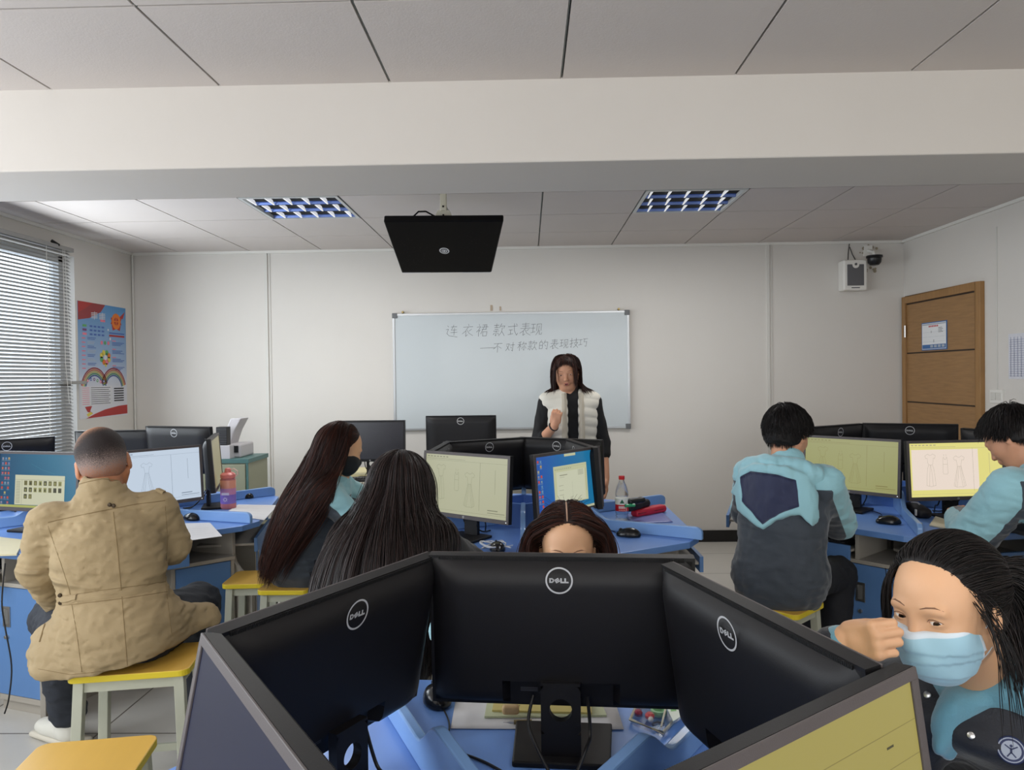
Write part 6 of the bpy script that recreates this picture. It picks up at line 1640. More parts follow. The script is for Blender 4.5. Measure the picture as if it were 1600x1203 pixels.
def boy_bowed():
    az = 104; h = Head(V3(1.955, 3.02, 1.185), 128, -38, -8, 1.0, True); f = V3(math.cos(rad(az)), math.sin(rad(az)), 0); r = V3(f[1], -f[0], 0)
    pel = (2.10, 2.66, .62); g = dict(pel=pel, che=(2.045, 2.76, .86), nb=(2.005, 2.90, 1.03)); nb = V3(*g['nb'])
    g['shl'] = V3(1.850, 2.86, .995); g['shr'] = V3(2.16, 2.96, .99); g['ell'] = V3(1.80, 3.02, .79); g['wrl'] = V3(1.88, 3.26, .815); g['elr'] = V3(2.36, 3.24, .80); g['wrr'] = V3(2.12, 3.33, .79)
    g.update(seated(pel, az, spread=.05))
    hl = ((g['wrl'], (.35, .8, .3), (-.3, 0, 1), 1), dict(curl=(35, 45, 30)), .0045); hr = ((g['wrr'], (-.6, .7, .1), (0, 0, 1), -1), dict(curl=(25, 30, 20)), None)
    o, og, g, S = body('person', 'boy in light blue and grey school jacket bowing his head, at the right edge', g, h, M_skin_t, hands=(hl, hr), h=.011, headfine=.004)
    jk, Rc, Sj = zoned_jacket(g, o, og, seed=8, hem_z=.49, yoke_z=.06, slope=.2, side=-.020, sw=(1.0, .3, .1), ra=(.086, .080, .056), yk=-.05)
    hood_down(g, o, og, Rc, tip=(0, 0, -.075), wid=.155, top=.14)
    short_hair(h, o, og, seed=6, n=5600, L=(.035, .06), inf=.014)
    trousers(g, o, og, M_trs)
    for q in 'lr': shoe('shoe', g['an' + q], f, o, og, M_shoed, M_shoew)
    q = V3(*pel); stool('yellow topped stool under the bowed boy at the right edge', q[0] + .02, q[1] - .02, az - 90)
boy_back(); boy_bowed()

# ------------------------------------------------------------------ girls with long hair
def drape(h, g, og, parent, mats, n, L, seed, part=0.0, rad_=.0017, body_inf=(.02, .06), cond=None, pull=None, spread=.05, pw=.175, pd=.13, fwdlim=None, arms=True, stiff=.62, long=False):
    hull = h.hull(); bh = Shape().ext(hull); torso_prims(bh, g['pel'], g['che'], g['nb'], g['shl'], g['shr'], w=pw, d=pd)
    if arms:
        for q in 'lr': bh.u(P_cone(g['sh' + q], g['el' + q], .07, .065), .03)
    if long: bh.u(P_cone(h.w(0, -.02, -.01), g['che'] + (h.c - g['nb']) * 0 + [0, 0, .02], .070, .108), .04)
    p = scalp_points(h, n, seed, inf=.004, zmin=-.02, cond=cond); r = np.random.default_rng(seed)
    s = np.sign(p[:, 0] - part + 1e-6)
    nn = p - V3(0, -.014, .03); nn /= np.linalg.norm(nn, axis=1)[:, None]
    fr_ = np.clip((p[:, 1] + .03) / .07, 0, 1); d0 = np.stack([s * (.12 + 1.0 * fr_), -.35 - 2.0 * np.clip(.04 - p[:, 1], 0, .1), -.05 - .5 * (1 - fr_)], 1) + nn * .08
    inner = .006 + (body_inf[1] - body_inf[0]) * r.random(len(p)) ** 1.3
    pa = grow(h.wa(p), d0 @ h.R.T, r.uniform(L[0], L[1], len(p)), 30, bh, inner, stiff=stiff, wave=.05, seed=seed, pull=pull, ramp=True)
    return strand_mesh('hair_strands', pa, rad_, mats, parent, og, seed)
def girl_left():
    az = 6; h = Head(V3(-.872, 3.40, 1.135), 30, -22, 4, .98); f = V3(math.cos(rad(az)), math.sin(rad(az)), 0); r = V3(f[1], -f[0], 0)
    pel = (-1.08, 3.50, .62); g = dict(pel=pel, che=(-1.00, 3.47, .83), nb=(-.91, 3.43, .985)); nb = V3(*g['nb'])
    g['shr'] = nb + r * .15 + [-.01, 0, -.05]; g['shl'] = nb - r * .15 + [-.01, 0, -.05]; g['elr'] = V3(-.78, 3.30, .80); g['wrr'] = V3(-.60, 3.42, .80); g['ell'] = V3(-.76, 3.66, .80); g['wrl'] = V3(-.58, 3.6, .79)
    g.update(seated(pel, az, spread=.04))
    hs = [((g['wr' + q], (.9, .1 * s, 0), (0, 0, 1), -s), dict(curl=(20, 30, 20)), None) for q, s in (('l', -1), ('r', 1))]
    o, og, g, S = body('person', 'girl with very long dark red brown hair and black mask, sitting in profile', g, h, M_skin, hands=hs, h=.011, headfine=.003, cutl=(.4, 0))
    jk, Rc, Sj = zoned_jacket(g, o, og, w=.165, d=.115, ra=(.062, .056, .044), hem_z=.46, seed=12, yoke_z=.085, slope=.1, skirtr=.17, sw=(.1, .15, .95), side=-.012, collar=False)
    eyes(h, o, og); S2 = mask_shape(h, top=-.020)
    mk = mesh_sdf('face_mask', S2, .004, mat('black mask cloth', srgb(18, 20, 24), rough=.7), o, origin=og)
    b = MB()
    for q in (-1, 1):
        for z0 in (-.03, -.085): b.tube([tuple(h.w(q * .058, .036, z0) - og), tuple(h.w(q * .070, .01, z0 * .6) - og), tuple(h.w(q * .079, -.012, -.012) - og)], .0012, mat('black mask cloth', (0, 0, 0)), n=5)
    b.build('ear_loop', mk)
    cap = hair_cap(h, o, og, HR[2], inf=.007)
    back = -f + V3(0, -.25, 0)
    def pull(p, t):
        q = (p - h.c) @ h.R; w_ = np.clip((q[:, 1] + .005) / .03, 0, 1) * (np.abs(q[:, 0]) < .11) * (q[:, 2] > -.16)
        return (V3(-1.35, 3.38, 0) - p * [1, 1, 0]) * min(1, max(0, t * 1.6 - .1)) * 2.2 + np.stack([0 * w_, -1.6 * w_, .1 * w_], 1) @ h.R.T
    drape(h, g, og, cap, HR, 6000, (.56, .74), 21, pull=pull, long=True, rad_=.0011, body_inf=(0, .05), arms=False, cond=lambda p: p[:, 1] < .045)
    trousers(g, o, og, M_trs)
    for q in 'lr': shoe('shoe', g['an' + q], f, o, og, M_shoed, M_shoew)
    stool('yellow topped stool under the girl sitting in profile', -1.13, 3.48, 90)
def girl_back():
    az = 76; h = Head(V3(-.43, 2.47, 1.095), 74, -14, 0, .96); f = V3(math.cos(rad(az)), math.sin(rad(az)), 0); r = V3(f[1], -f[0], 0)
    pel = (-.50, 2.21, .62); g = dict(pel=pel, che=(-.475, 2.31, .82), nb=(-.445, 2.40, .965)); nb = V3(*g['nb'])
    g['shr'] = nb + r * .155 + [0, 0, -.05]; g['shl'] = nb - r * .155 + [0, 0, -.05]; g['elr'] = V3(-.21, 2.56, .80); g['wrr'] = V3(-.26, 2.78, .80); g['ell'] = V3(-.62, 2.66, .80); g['wrl'] = V3(-.43, 2.86, .81)
    g.update(seated(pel, az, spread=.04))
    hs = [((g['wrr'], (-.1, 1, 0), (0, 0, 1), -1), dict(curl=(20, 30, 20)), None), ((g['wrl'], (.25, 1, .1), (0, 0, 1), 1), dict(curl=(20, 30, 20)), None)]
    o, og, g, S = body('person', 'girl with long straight dark hair seen from behind, before the pale screen', g, h, M_skin, hands=hs, h=.011, headfine=.0045)
    nz = vnoise(33, 30, .006, ridge=True)
    jacket('coat', g, o, og, [mat('black coat', srgb(17, 18, 24), rough=.8, bump=.3, bscale=220, sheen=.2)], w=.17, d=.12, noise=nz, hem=((0, 0, -1), -.48), h=.009, skirt=lambda S: S.u(P_ell(g['pel'], (.19, .17, .16)), .08))
    cap = hair_cap(h, o, og, HG[2], inf=.007)
    def pull(p, t): return ((V3(-.49, 2.18, 0) - p * [1, 1, 0]) * [1.2, 1.8, 0]) * min(1, t * 2)
    drape(h, g, og, cap, HG, 6500, (.50, .68), 31, long=True, rad_=.0010, body_inf=(0, .045), arms=False, pull=pull, pw=.165, cond=lambda p: p[:, 1] < .05)
    trousers(g, o, og, M_trs)
    for q in 'lr': shoe('shoe', g['an' + q], f, o, og, M_shoed, M_shoew)
    stool('yellow topped stool under the girl seen from behind', -.52, 2.19, -14)
def girl_parting():
    az = -94; h = Head(V3(.098, 1.93, 1.015), -91, -12, 0, .90); f = V3(math.cos(rad(az)), math.sin(rad(az)), 0); r = V3(f[1], -f[0], 0)
    pel = (.13, 2.27, .62); g = dict(pel=pel, che=(.12, 2.16, .80), nb=(.105, 2.02, .915)); nb = V3(*g['nb'])
    g['shr'] = nb + r * .155 + [0, 0, -.045]; g['shl'] = nb - r * .155 + [0, 0, -.045]; g['elr'] = V3(-.20, 1.90, .80); g['wrr'] = V3(-.02, 1.80, .785); g['ell'] = V3(.38, 1.90, .80); g['wrl'] = V3(.22, 1.80, .785)
    g.update(seated(pel, az, spread=.04))
    hs = [((g['wrr'], (.3, -.9, 0), (0, 0, 1), -1), dict(curl=(20, 30, 20)), None), ((g['wrl'], (-.3, -.9, 0), (0, 0, 1), 1), dict(curl=(20, 30, 20)), None)]
    o, og, g, S = body('person', 'girl with centre parting whose forehead shows above the central foreground monitor', g, h, M_skin, hands=hs, h=.011, headfine=.003, cutl=(.6, 0))
    eyes(h, o, og, look=(0, -.3))
    bv = BVHTree.FromPolygons([v.co for v in o.data.vertices], [tuple(p.vertices) for p in o.data.polygons])
    for q in (-1, 1): brow(h, o, og, bv, q, [(.013, .020), (.024, .0245), (.036, .0255), (.048, .021)], .0015)
    zoned_jacket(g, o, og, w=.165, d=.115, ra=(.062, .056, .044), hem_z=.48, seed=14)
    part = .002
    def away(p, t):       # hair swept off the forehead towards the temples and back
        q = (p - h.c) @ h.R; w_ = np.clip((q[:, 1] - .0) / .05, 0, 1) * np.clip((q[:, 2] + .06) / .05, 0, 1) * (np.abs(q[:, 0]) < .085)
        return (np.stack([np.sign(q[:, 0]) * w_ * 1.5, -.45 * w_, .0 * w_], 1)) @ h.R.T
    cap = hair_cap(h, o, og, HR[2], inf=.007, shift=-.004)
    hp = scalp_points(h, 10, 1)
    drape(h, g, og, cap, [HR[2], HR[0], HR[2], HR[1]], 4800, (.19, .27), 41, part=part, rad_=.0009, body_inf=(0, .013), stiff=.70, arms=False, pull=away, cond=lambda p: (np.abs(p[:, 0] - part) > .0022) | (p[:, 1] < -.02))
    # front sections falling beside the face, in mixed browns
    r_ = np.random.default_rng(5); n = 500; sg = np.where(r_.random(n) < .5, -1, 1)
    p = np.stack([sg * r_.uniform(.004, .052, n), r_.uniform(.030, .054, n), np.zeros(n)], 1); p[:, 1] -= .35 * np.abs(p[:, 0]); p[:, 2] = .034 + .086 * np.sqrt(np.clip(1 - (p[:, 0] / .077) ** 2 - ((p[:, 1] + .014) / .096) ** 2, .02, 1))
    d0 = np.stack([sg * 1.0, np.full(n, -.15), np.full(n, .1)], 1) @ h.R.T
    pa = grow(h.wa(p), d0, r_.uniform(.16, .24, n), 18, h.hull(), .007 + .010 * r_.random(n), stiff=.74, wave=.15, seed=6, pull=away)
    strand_mesh('front_strands', pa, .0009, [HR[0], HR[1], HR[2]], cap, og, 3)
    n = 34; a = r_.uniform(0, 6.28, n); p = np.stack([.05 * np.cos(a), -.03 + .05 * np.sin(a), np.full(n, .110)], 1)
    pa = grow(h.wa(p), np.stack([np.cos(a), np.sin(a), np.full(n, .9)], 1) @ h.R.T, r_.uniform(.012, .030, n), 8, h.hull(), .008, stiff=.92, wave=.3, seed=9)
    strand_mesh('flyaway_strands', pa, .00035, HR, cap, og, 3)
    b = MB(); m_ = mat('scalp parting', srgb(168, 136, 116), rough=.7)
    P = []
    for k in range(12):
        y = .056 - .085 * k / 11; z = .034 + .0895 * math.sqrt(max(0, 1 - ((y + .014) / .0995) ** 2)); P.append(tuple(h.w(part, y, z + .0008) - og))
    b.tube(P, [.0012] + [.0019] * 10 + [.0008], m_, n=6); b.build('parting', o, smooth=True)
    trousers(g, o, og, M_trs)
    for q in 'lr': shoe('shoe', g['an' + q], f, o, og, M_shoed, M_shoew)
    stool('yellow topped stool under the girl with the centre parting', .13, 2.29, 0)
girl_left(); girl_back(); girl_parting()

# ------------------------------------------------------------------ teacher at the white board
def teacher():
    Y = 4.86; h = Head(V3(at(885, 583, Y).x, Y - .02, 1.478), -97, -8, -4, .98); x0 = h.c[0]
    pel = V3(x0 + .03, Y + .02, .92); g = dict(pel=pel, che=pel + [0, -.0, .27], nb=V3(x0 + .02, Y + .01, 1.335)); nb = g['nb']
    g['shr'] = nb + [-.155, 0, -.055]; g['shl'] = nb + [.155, 0, -.055]; g['elr'] = V3(x0 - .185, Y - .02, 1.02); g['wrr'] = V3(*at(867, 664, Y - .20)); g['ell'] = nb + [.215, .02, -.32]; g['wrl'] = nb + [.225, -.06, -.55]
    for q, s in (('l', 1), ('r', -1)): g['hip' + q] = pel + [s * .09, 0, -.03]; g['kn' + q] = V3(pel[0] + s * .095, Y + .01, .48); g['an' + q] = V3(pel[0] + s * .10, Y + .03, .09); g['foot' + q] = (0, -1, 0)
    hr = ((g['wrr'], (.16, -.1, 1), (-.2, -1, .1), -1), dict(curl=((70, 90, 50),) * 4, sc=.88, thumb=(12, 10)), .0035); hl = ((g['wrl'], (.05, -.15, -1), (1, 0, 0), 1), dict(curl=(20, 25, 15), sc=.9), None)
    o, og, g, S = body('person', 'standing teacher in white padded vest and black top raising a fist', g, h, M_skin_t, hands=(hr, hl), h=.011, headfine=.0028, cutl=(.26, 0))
    eyes(h, o, og)
    bv = BVHTree.FromPolygons([v.co for v in o.data.vertices], [tuple(p.vertices) for p in o.data.polygons])
    for q in (-1, 1): brow(h, o, og, bv, q, [(.014, .020), (.024, .024), (.036, .0245), (.047, .019)], .0018)
    S2 = Shape(); S2.u(h.ell((0, .0905, -.0575), (.017, .010, .0045)), .003); S2.u(h.ell((0, .0895, -.067), (.015, .010, .0052)), .003); S2.s(h.ell((0, .100, -.062), (.012, .012, .0022)), .001)
    mesh_sdf('lips', S2, .002, M_lip, o, origin=og)
    b = MB(); c = V3(*(h.w(0, .0945, -.062) - og)); b.T = Matrix.Translation(c); b.lathe([(0, -.003), (.009, -.003), (.010, 0), (.009, .003), (0, .003)], mat('mouth dark', srgb(56, 22, 20), rough=.6), n=16, axis='Y'); b.build('mouth', o)
    Mb = mat('black knit top', srgb(14, 14, 16), rough=.85, bump=.3, bscale=300)
    jacket('knit_top', g, o, og, [Mb], w=.158, d=.108, ra=(.056, .050, .044), noise=vnoise(44, 40, .004, ridge=True), hem=((0, 0, -1), -.86), cuff=.32, h=.007,
           collar=lambda S: S.u(P_cone(nb, nb + nrm(h.w(0, -.02, -.06) - nb) * .075, .066, .058), .01))
    # padded vest, open in front
    Mv = mat('white padded vest', srgb(206, 202, 190), rough=.7, sheen=.3, bump=.3, bscale=120)
    S3 = Shape(); torso_prims(S3, g['pel'], g['che'], g['nb'], g['shl'] + [-.01, 0, 0], g['shr'] + [.01, 0, 0], w=.188, d=.138, k=.06); S3.u(P_cone(g['shl'] + [-.01, 0, .012], g['shr'] + [.01, 0, .012], .064, .064), .04)
    S3.s(P_box(V3(pel[0] + .005, Y - .16, 1.06), (.034, .12, .40), rd=.01), .02); S3.s(P_cone(nb + [0, 0, .0], nb + [0, 0, .2], .062, .062), .01)
    for s in (-1, 1): S3.s(P_cone(g['shl' if s > 0 else 'shr'] + [s * .075, 0, -.03], g['shl' if s > 0 else 'shr'] + [s * .30, 0, -.06], .070, .10), .01)
    S3.i(P_plane((0, 0, -1), -.80), .006); S3.i(P_plane((0, 0, 1), 1.375), .006)
    def quilt(x, y, z): return -.006 * (np.abs(np.sin(z * 52 + 9 * np.abs(x - pel[0]))) ** .5) + .004
    vest = mesh_sdf('vest', S3, .006, Mv, o, origin=og, noise=quilt)
    b = MB(); Mf = mat('vest facing', srgb(176, 168, 152), rough=.7)
    for s in (-1, 1):
        P = []
        for z in (1.34, 1.26, 1.15, 1.04, .95): 
            hit = BVHTree.FromPolygons([v.co for v in vest.data.vertices], [tuple(p.vertices) for p in vest.data.polygons]).ray_cast(Vector((pel[0] + .005 + s * (.055 + .004 * (1.34 - z)), Y - .5, z)) - Vector(og), Vector((0, 1, 0)))
            if hit[0] is not None: P.append(tuple(hit[0] + Vector((0, .004, 0))))
        if len(P) > 2: b = MB(); b.tube(P, .019, Mf, n=8); b.build('lapel', vest, smooth=True)
    trousers(g, o, og, M_trs, r=(.095, .065, .055))
    for q in 'lr': shoe('shoe', g['an' + q], (0, -1), o, og, M_shoed, M_shoed)
    w = V3(*g['wrr']); ax = nrm(w - g['elr']); c = w - ax * .018; u = nrm(np.cross(ax, [0, 1, 0])); v = np.cross(ax, u)
    b = MB(); b.tube([tuple(c + (u * math.cos(k * PI / 8) + v * math.sin(k * PI / 8)) * .028 - og) for k in range(16)], .0065, mat('watch strap', srgb(16, 16, 18), rough=.5), closed=True); b.build('wristwatch', o, smooth=True)
    cap = hair_cap(h, o, og, HR[2], inf=.008)
    mats = [HR[2], HR[0], HR[1]]
    def away(p, t):
        q = (p - h.c) @ h.R; w_ = np.clip((q[:, 1] - .0) / .05, 0, 1) * np.clip((.07 - q[:, 2]) / .05, 0, 1) * (np.abs(q[:, 0]) < .09)
        return (np.stack([np.sign(q[:, 0]) * w_ * 2.5, -1.0 * w_, 0 * w_], 1)) @ h.R.T
    drape(h, g, og, cap, mats, 2800, (.15, .205), 51, rad_=.0015, body_inf=(0, .022), stiff=.66, cond=lambda p: p[:, 1] < .02, arms=False, pull=away)
    r_ = np.random.default_rng(15); n = 700; xx = r_.uniform(-.058, .058, n); p = np.stack([xx, r_.uniform(.02, .058, n), np.zeros(n)], 1); p[:, 2] = .034 + .086 * np.sqrt(np.clip(1 - (p[:, 0] / .077) ** 2 - ((p[:, 1] + .014) / .096) ** 2, .02, 1))
    d0 = np.stack([xx * 7, np.full(n, 1.0), np.full(n, .2)], 1) @ h.R.T
    L_ = np.where(np.abs(xx) > .046, r_.uniform(.13, .2, n), r_.uniform(.045, .062, n) + (.05 - p[:, 1]) * .7)
    pa = grow(h.wa(p), d0, L_, 14, h.hull(), .006 + .008 * r_.random(n), stiff=.66, wave=.08, seed=16)
    strand_mesh('fringe', pa, .0014, mats, cap, og, 3)
teacher()
# ================================================================== THINGS ON THE DESKS
M_kbd = mat('keyboard black', (0, 0, 0)); M_mouse = mat('mouse gloss black', srgb(18, 18, 20), rough=.22, spec=.5)
M_cab = mat('cable black', srgb(16, 16, 18), rough=.5); M_wcab = mat('cable white', srgb(214, 216, 220), rough=.5)
M_paper = mat('sheet paper', srgb(212, 212, 214), rough=.7); M_cream = mat('cream paper', srgb(206, 200, 178), rough=.7)
def lay(px, py, z=DZ + .001): return atz(px, py, z)
_m = {}
def mouse(label, px, py, rz, cable, sc=1.0, grp='black computer mice'):
    p = lay(px, py); r = empty('computer_mouse', p, rad(rz)); r.scale = (sc,) * 3; tag(r, label, 'mouse', grp)
    if 'b' not in _m:
        S = Shape(); S.u(P_ell((0, 0, .006), (.030, .055, .030)), .01); S.u(P_ell((0, -.012, .008), (.031, .040, .030)), .01); S.i(P_plane((0, 0, -1), -.001), .004)
        o = mesh_sdf('shell', S, .0035, M_mouse); _m['b'] = o; o.parent = r
        b = MB(); b.lathe([(.0, -.003), (.009, -.003), (.009, .003), (0, .003)], M_kbd, n=14, axis='X', c=(0, .034, .027)); b.build('scroll_wheel', r); 
        b = MB(); b.bb((-.0006, .012, .030), (.0006, .052, .0335), M_gap); _m['w'] = r
    else:
        c = _m['b'].copy(); COL.objects.link(c); c.parent = r; w = [x for x in _m['w'].children if x.name.startswith('scroll')][0].copy(); COL.objects.link(w); w.parent = r
    if cable:
        Mi = Matrix.Translation(p) @ Matrix.Rotation(rad(rz), 4, 'Z') @ Matrix.Scale(sc, 4); inv = Mi.inverted()
        P = [Vector((0, .052, .010))] + [inv @ lay(*q) + Vector((0, 0, .003)) for q in cable]
        b = MB(); b.tube(spline(P), .0019, M_cab, n=6); b.build('cable', r, smooth=True)
    return r
def flat_thing(name, label, cat, corners, m, th=.001, group=None, z=DZ + .0008, draw=None, curl=0.0):
    P = [lay(x, y, z) for x, y in corners]; c = sum(P, Vector()) / len(P); b = MB()
    if curl and len(P) == 4:
        n = 10; V = []
        for j in range(n + 1):
            for i in range(n + 1):
                u, v = i / n, j / n; q = (P[0] * (1 - u) + P[1] * u) * (1 - v) + (P[3] * (1 - u) + P[2] * u) * v; V.append(tuple(q - c + Vector((0, 0, th + curl * (u ** 4 + .5 * (1 - v) ** 5)))))
        b.add(V, [(j * (n + 1) + i, j * (n + 1) + i + 1, (j + 1) * (n + 1) + i + 1, (j + 1) * (n + 1) + i) for j in range(n) for i in range(n)], m)
        o = b.build(name, None, smooth=True, recalc=False); md = o.modifiers.new('thickness', 'SOLIDIFY'); md.thickness = .0006; md.offset = -1
    else:
        b.extr([tuple(q - c) for q in P], (0, 0, th), m)
        if draw: draw(b, [q - c for q in P], th)
        o = b.build(name, None, recalc=False)
    o.location = c; return tag(o, label, cat, group)
def lines(n, m, mar=.12):
    def d(b, P, th):
        for i in range(n):
            t = mar + (1 - 2 * mar) * i / max(1, n - 1); a = P[0].lerp(P[3], t); e = P[1].lerp(P[2], t); u = a.lerp(e, mar); v = a.lerp(e, 1 - mar - .15 * (i % 3 == 2)); w = (P[3] - P[0]).normalized() * .0012; z = Vector((0, 0, th + .0003))
            b.quad([tuple(u + z), tuple(v + z), tuple(v + w + z), tuple(u + w + z)], m)
    return d
M_line = mat('faint print', srgb(150, 152, 158), rough=.7)
def keyboard(label, c, rz, z, w=.43, d=.13):
    o = MB(); o.bb((-w / 2, -d / 2, 0), (w / 2, d / 2, .014), M_kbd)
    mk = mat('key caps', srgb(34, 34, 37), rough=.45)
    for j in range(6):
        for i in range(20):
            if j == 5 and 3 < i < 9: continue
            x = -w / 2 + .012 + (w - .024) * (i + .5) / 20; y = d / 2 - .014 - (d - .026) * (j + .5) / 6; o.box((x, y, .0175), (.0165, .0155, .007), mk)
    b = o.build('keyboard'); b.location = (c[0], c[1], z); b.rotation_euler = (0, 0, rz); return tag(b, label, 'keyboard', 'black keyboards')
def tray_spot(C, rot, k, pull=0): n = rot + 30 + 60 * k; x, y = pol(.655 + pull, n); tx, ty = pol(.12, n - 90); return (C[0] + x + tx, C[1] + y + ty), rad(n + 90)
# foreground desk
mouse('black mouse left of the white sheet under the central foreground monitor', 682, 1096, 20, [(697, 1118), (702, 1140), (694, 1160)], sc=.95)
flat_thing('drawing_sheet', 'white paper sheet lying behind the foot of the central foreground monitor', 'paper', [(704, 1139), (975, 1141), (955, 1078), (716, 1072)], M_paper, curl=.0008)
flat_thing('notebook', 'pale greenish notebook on the white sheet behind the central monitor', 'notebook', [(757, 1122), (948, 1120), (934, 1086), (764, 1084)], mat('pale green cover', srgb(196, 202, 166), rough=.6), th=.004, z=DZ + .003, draw=lines(4, mat('green print', srgb(150, 166, 130), rough=.6)))
def yl(b, P, th):
    z = Vector((0, 0, th + .0003)); mk = mat('dark handwriting', srgb(84, 82, 66), rough=.6)
    for i in range(5):
        a = P[0].lerp(P[1], .26 + .0 * i) .lerp(P[3].lerp(P[2], .26), .2 + .14 * i); b.quad([tuple(a + z + Vector(q)) for q in ((0, 0, 0), (.004, .001, 0), (.0035, .004, 0), (-.0005, .003, 0))], mk)
        a = P[0].lerp(P[1], .16).lerp(P[3].lerp(P[2], .16), .25 + .12 * (i % 3)); b.quad([tuple(a + z + Vector(q)) for q in ((0, 0, 0), (.003, .001, 0), (.003, .003, 0), (0, .003, 0))], mk)
flat_thing('notebook', 'yellow note booklet with handwriting lying on the pale green notebook', 'notebook', [(769, 1112), (925, 1116), (920, 1084), (775, 1080)], mat('yellow cover', srgb(206, 190, 118), rough=.6), th=.004, z=DZ + .0075, draw=yl)
p = lay(798, 1115, DZ + .012); S = Shape(); S.u(P_box((0, 0, .009), (.018, .010, .009), rd=.006), .005); o = mesh_sdf('eraser', S, .002, mat('light wood', srgb(186, 156, 112), rough=.6)); o.location = p; tag(o, 'small rounded wooden block on the yellow booklet', 'eraser')
p = lay(812, 1128, DZ + .008); r = empty('mechanical_pencil', p, rad(2)); tag(r, 'mechanical pencil with olive grip on the sheet behind the central monitor', 'pencil')
b = MB(); b.lathe([(.0045, -.012), (.0048, .025)], mat('olive grip', srgb(122, 108, 74), rough=.5), n=12, axis='X'); b.build('grip', r, smooth=True)
b = MB(); b.lathe([(.0042, .025), (.0042, .11), (.003, .115)], M_white, n=12, axis='X'); b.build('barrel', r, smooth=True)
b = MB(); b.lathe([(.0006, -.034), (.0012, -.026), (.003, -.02), (.0045, -.012)], M_steel, n=12, axis='X'); b.build('tip', r, smooth=True)
# clear zip pouch with small coloured stationery
P0 = [lay(x, y) for x, y in ((985, 1131), (1036, 1152), (1071, 1112), (1001, 1096))]; c = sum(P0, Vector()) / 4
r = empty('zip_pouch', c); tag(r, 'clear pouch filled with coloured small items, right of the central monitor foot', 'pouch')
b = MB(); b.extr([tuple(q - c) for q in P0], (0, 0, .018), mat('clear film', srgb(225, 228, 230), rough=.08, trans=1.0, ior=1.1, alpha=.35)); b.build('pouch_film', r, recalc=False)
b = MB(); b.tube([tuple(q - c + Vector((0, 0, .009))) for q in P0], .0035, M_cream, n=8, closed=True); d_ = P0[3].lerp(P0[2], .62) - c; e_ = P0[0].lerp(P0[1], .95) - c; b.tube([tuple(d_ + Vector((0, 0, .02))), tuple(e_ + Vector((0, 0, .02)))], .002, M_cream, n=6); b.build('pouch_rim', r, smooth=True)
def inside(nm, lab, cat, u, v, f):
    q = P0[0].lerp(P0[1], u).lerp(P0[3].lerp(P0[2], u), v); b = MB(); f(b); o = b.build(nm, None, smooth=True); o.location = q + Vector((0, 0, .004)); tag(o, lab, cat, 'small items in the clear pouch')
inside('pen_cap', 'crimson cap in the left corner of the clear pouch', 'cap', .12, .35, lambda b: b.lathe([(0, 0), (.008, 0), (.009, .006), (.005, .011), (0, .012)], mat('crimson', srgb(150, 36, 66), rough=.4), n=14))
inside('pen_cap', 'red cap in the middle of the clear pouch', 'cap', .42, .38, lambda b: b.lathe([(0, 0), (.009, 0), (.010, .006), (.006, .011), (0, .012)], mat('cap red', srgb(190, 62, 66), rough=.4), n=14))
inside('bead', 'white round bead beside the red cap in the pouch', 'bead', .50, .26, lambda b: b.lathe([(.0008, 0), (.004, .001), (.0058, .005), (.004, .009), (.0008, .010)], M_white, n=14))
inside('tape_roll', 'green and white tape roll in the clear pouch', 'tape', .55, .62, lambda b: b.lathe([(.012, 0), (.017, 0), (.017, .010), (.012, .010), (.012, 0)], mat('mint tape', srgb(150, 196, 150), rough=.5), n=24))
inside('crayon', 'small dark clip in the front of the clear pouch', 'clip', .74, .20, lambda b: b.tube([(-.012, .0, .004), (.0, .006, .005), (.012, 0, .004)], .0035, mat('dark clip', srgb(54, 60, 78), rough=.4)))
inside('marker', 'translucent pale marker lying at the back of the clear pouch', 'marker', .28, .72, lambda b: b.tube([(-.024, -.008, .006), (.020, .010, .008)], .0055, mat('pale marker', srgb(190, 186, 180), rough=.3)))
flat_thing('snack_bag', 'green white and red printed wrapper at the right of the clear pouch', 'wrapper', [(1052, 1128), (1078, 1112), (1066, 1096), (1038, 1098)], mat('wrapper white', srgb(214, 222, 208), rough=.4), th=.002, z=DZ + .022,
           draw=lambda b, P, th: [b.quad([tuple(P[0].lerp(P[1], u) .lerp(P[3].lerp(P[2], u), v) + Vector((dx, dy, th + .0003))) for dx, dy in ((-.006, -.008), (.006, -.006), (.007, .008), (-.004, .007))], m_) for u, v, m_ in ((.25, .5, mat('wrapper green', srgb(96, 170, 74), rough=.4)), (.72, .55, mat('wrapper red', srgb(200, 70, 56), rough=.4)))])
def loose_cable(label, pts, r=.0028, m=M_cab, z=DZ + .004, nm='cable'):
    P = spline([lay(x, y, z + (dz[0] if dz else 0)) for x, y, *dz in pts]); c = P[0].copy(); b = MB(); b.tube([tuple(q - c) for q in P], r, m, n=7); o = b.build(nm, None, smooth=True); o.location = c; return tag(o, label, 'cable')
loose_cable('black cable lying across the blue desk left of the central monitor foot', [(709, 1181), (722, 1178), (760, 1192), (800, 1215), (830, 1235)])
loose_cable('black cable curving over the blue desk right of the central monitor foot', [(1092, 1152), (1070, 1162), (1056, 1178), (1054, 1205), (1060, 1230)])
b = MB(); q = lay(1122, 1178, DZ + .05); b.bb((-.016, -.0006, -.012), (.016, .0006, .012), M_paper)
F = Flat(b, (-.016, -.0007, -.012), (1, 0, 0), (0, 0, 1), (0, -1, 0)).layer(1)
for i in range(9): F.rect(.004 + .0022 * i, .004, .005 + .0022 * i + .0006 * (i % 2), .018, M_ink)
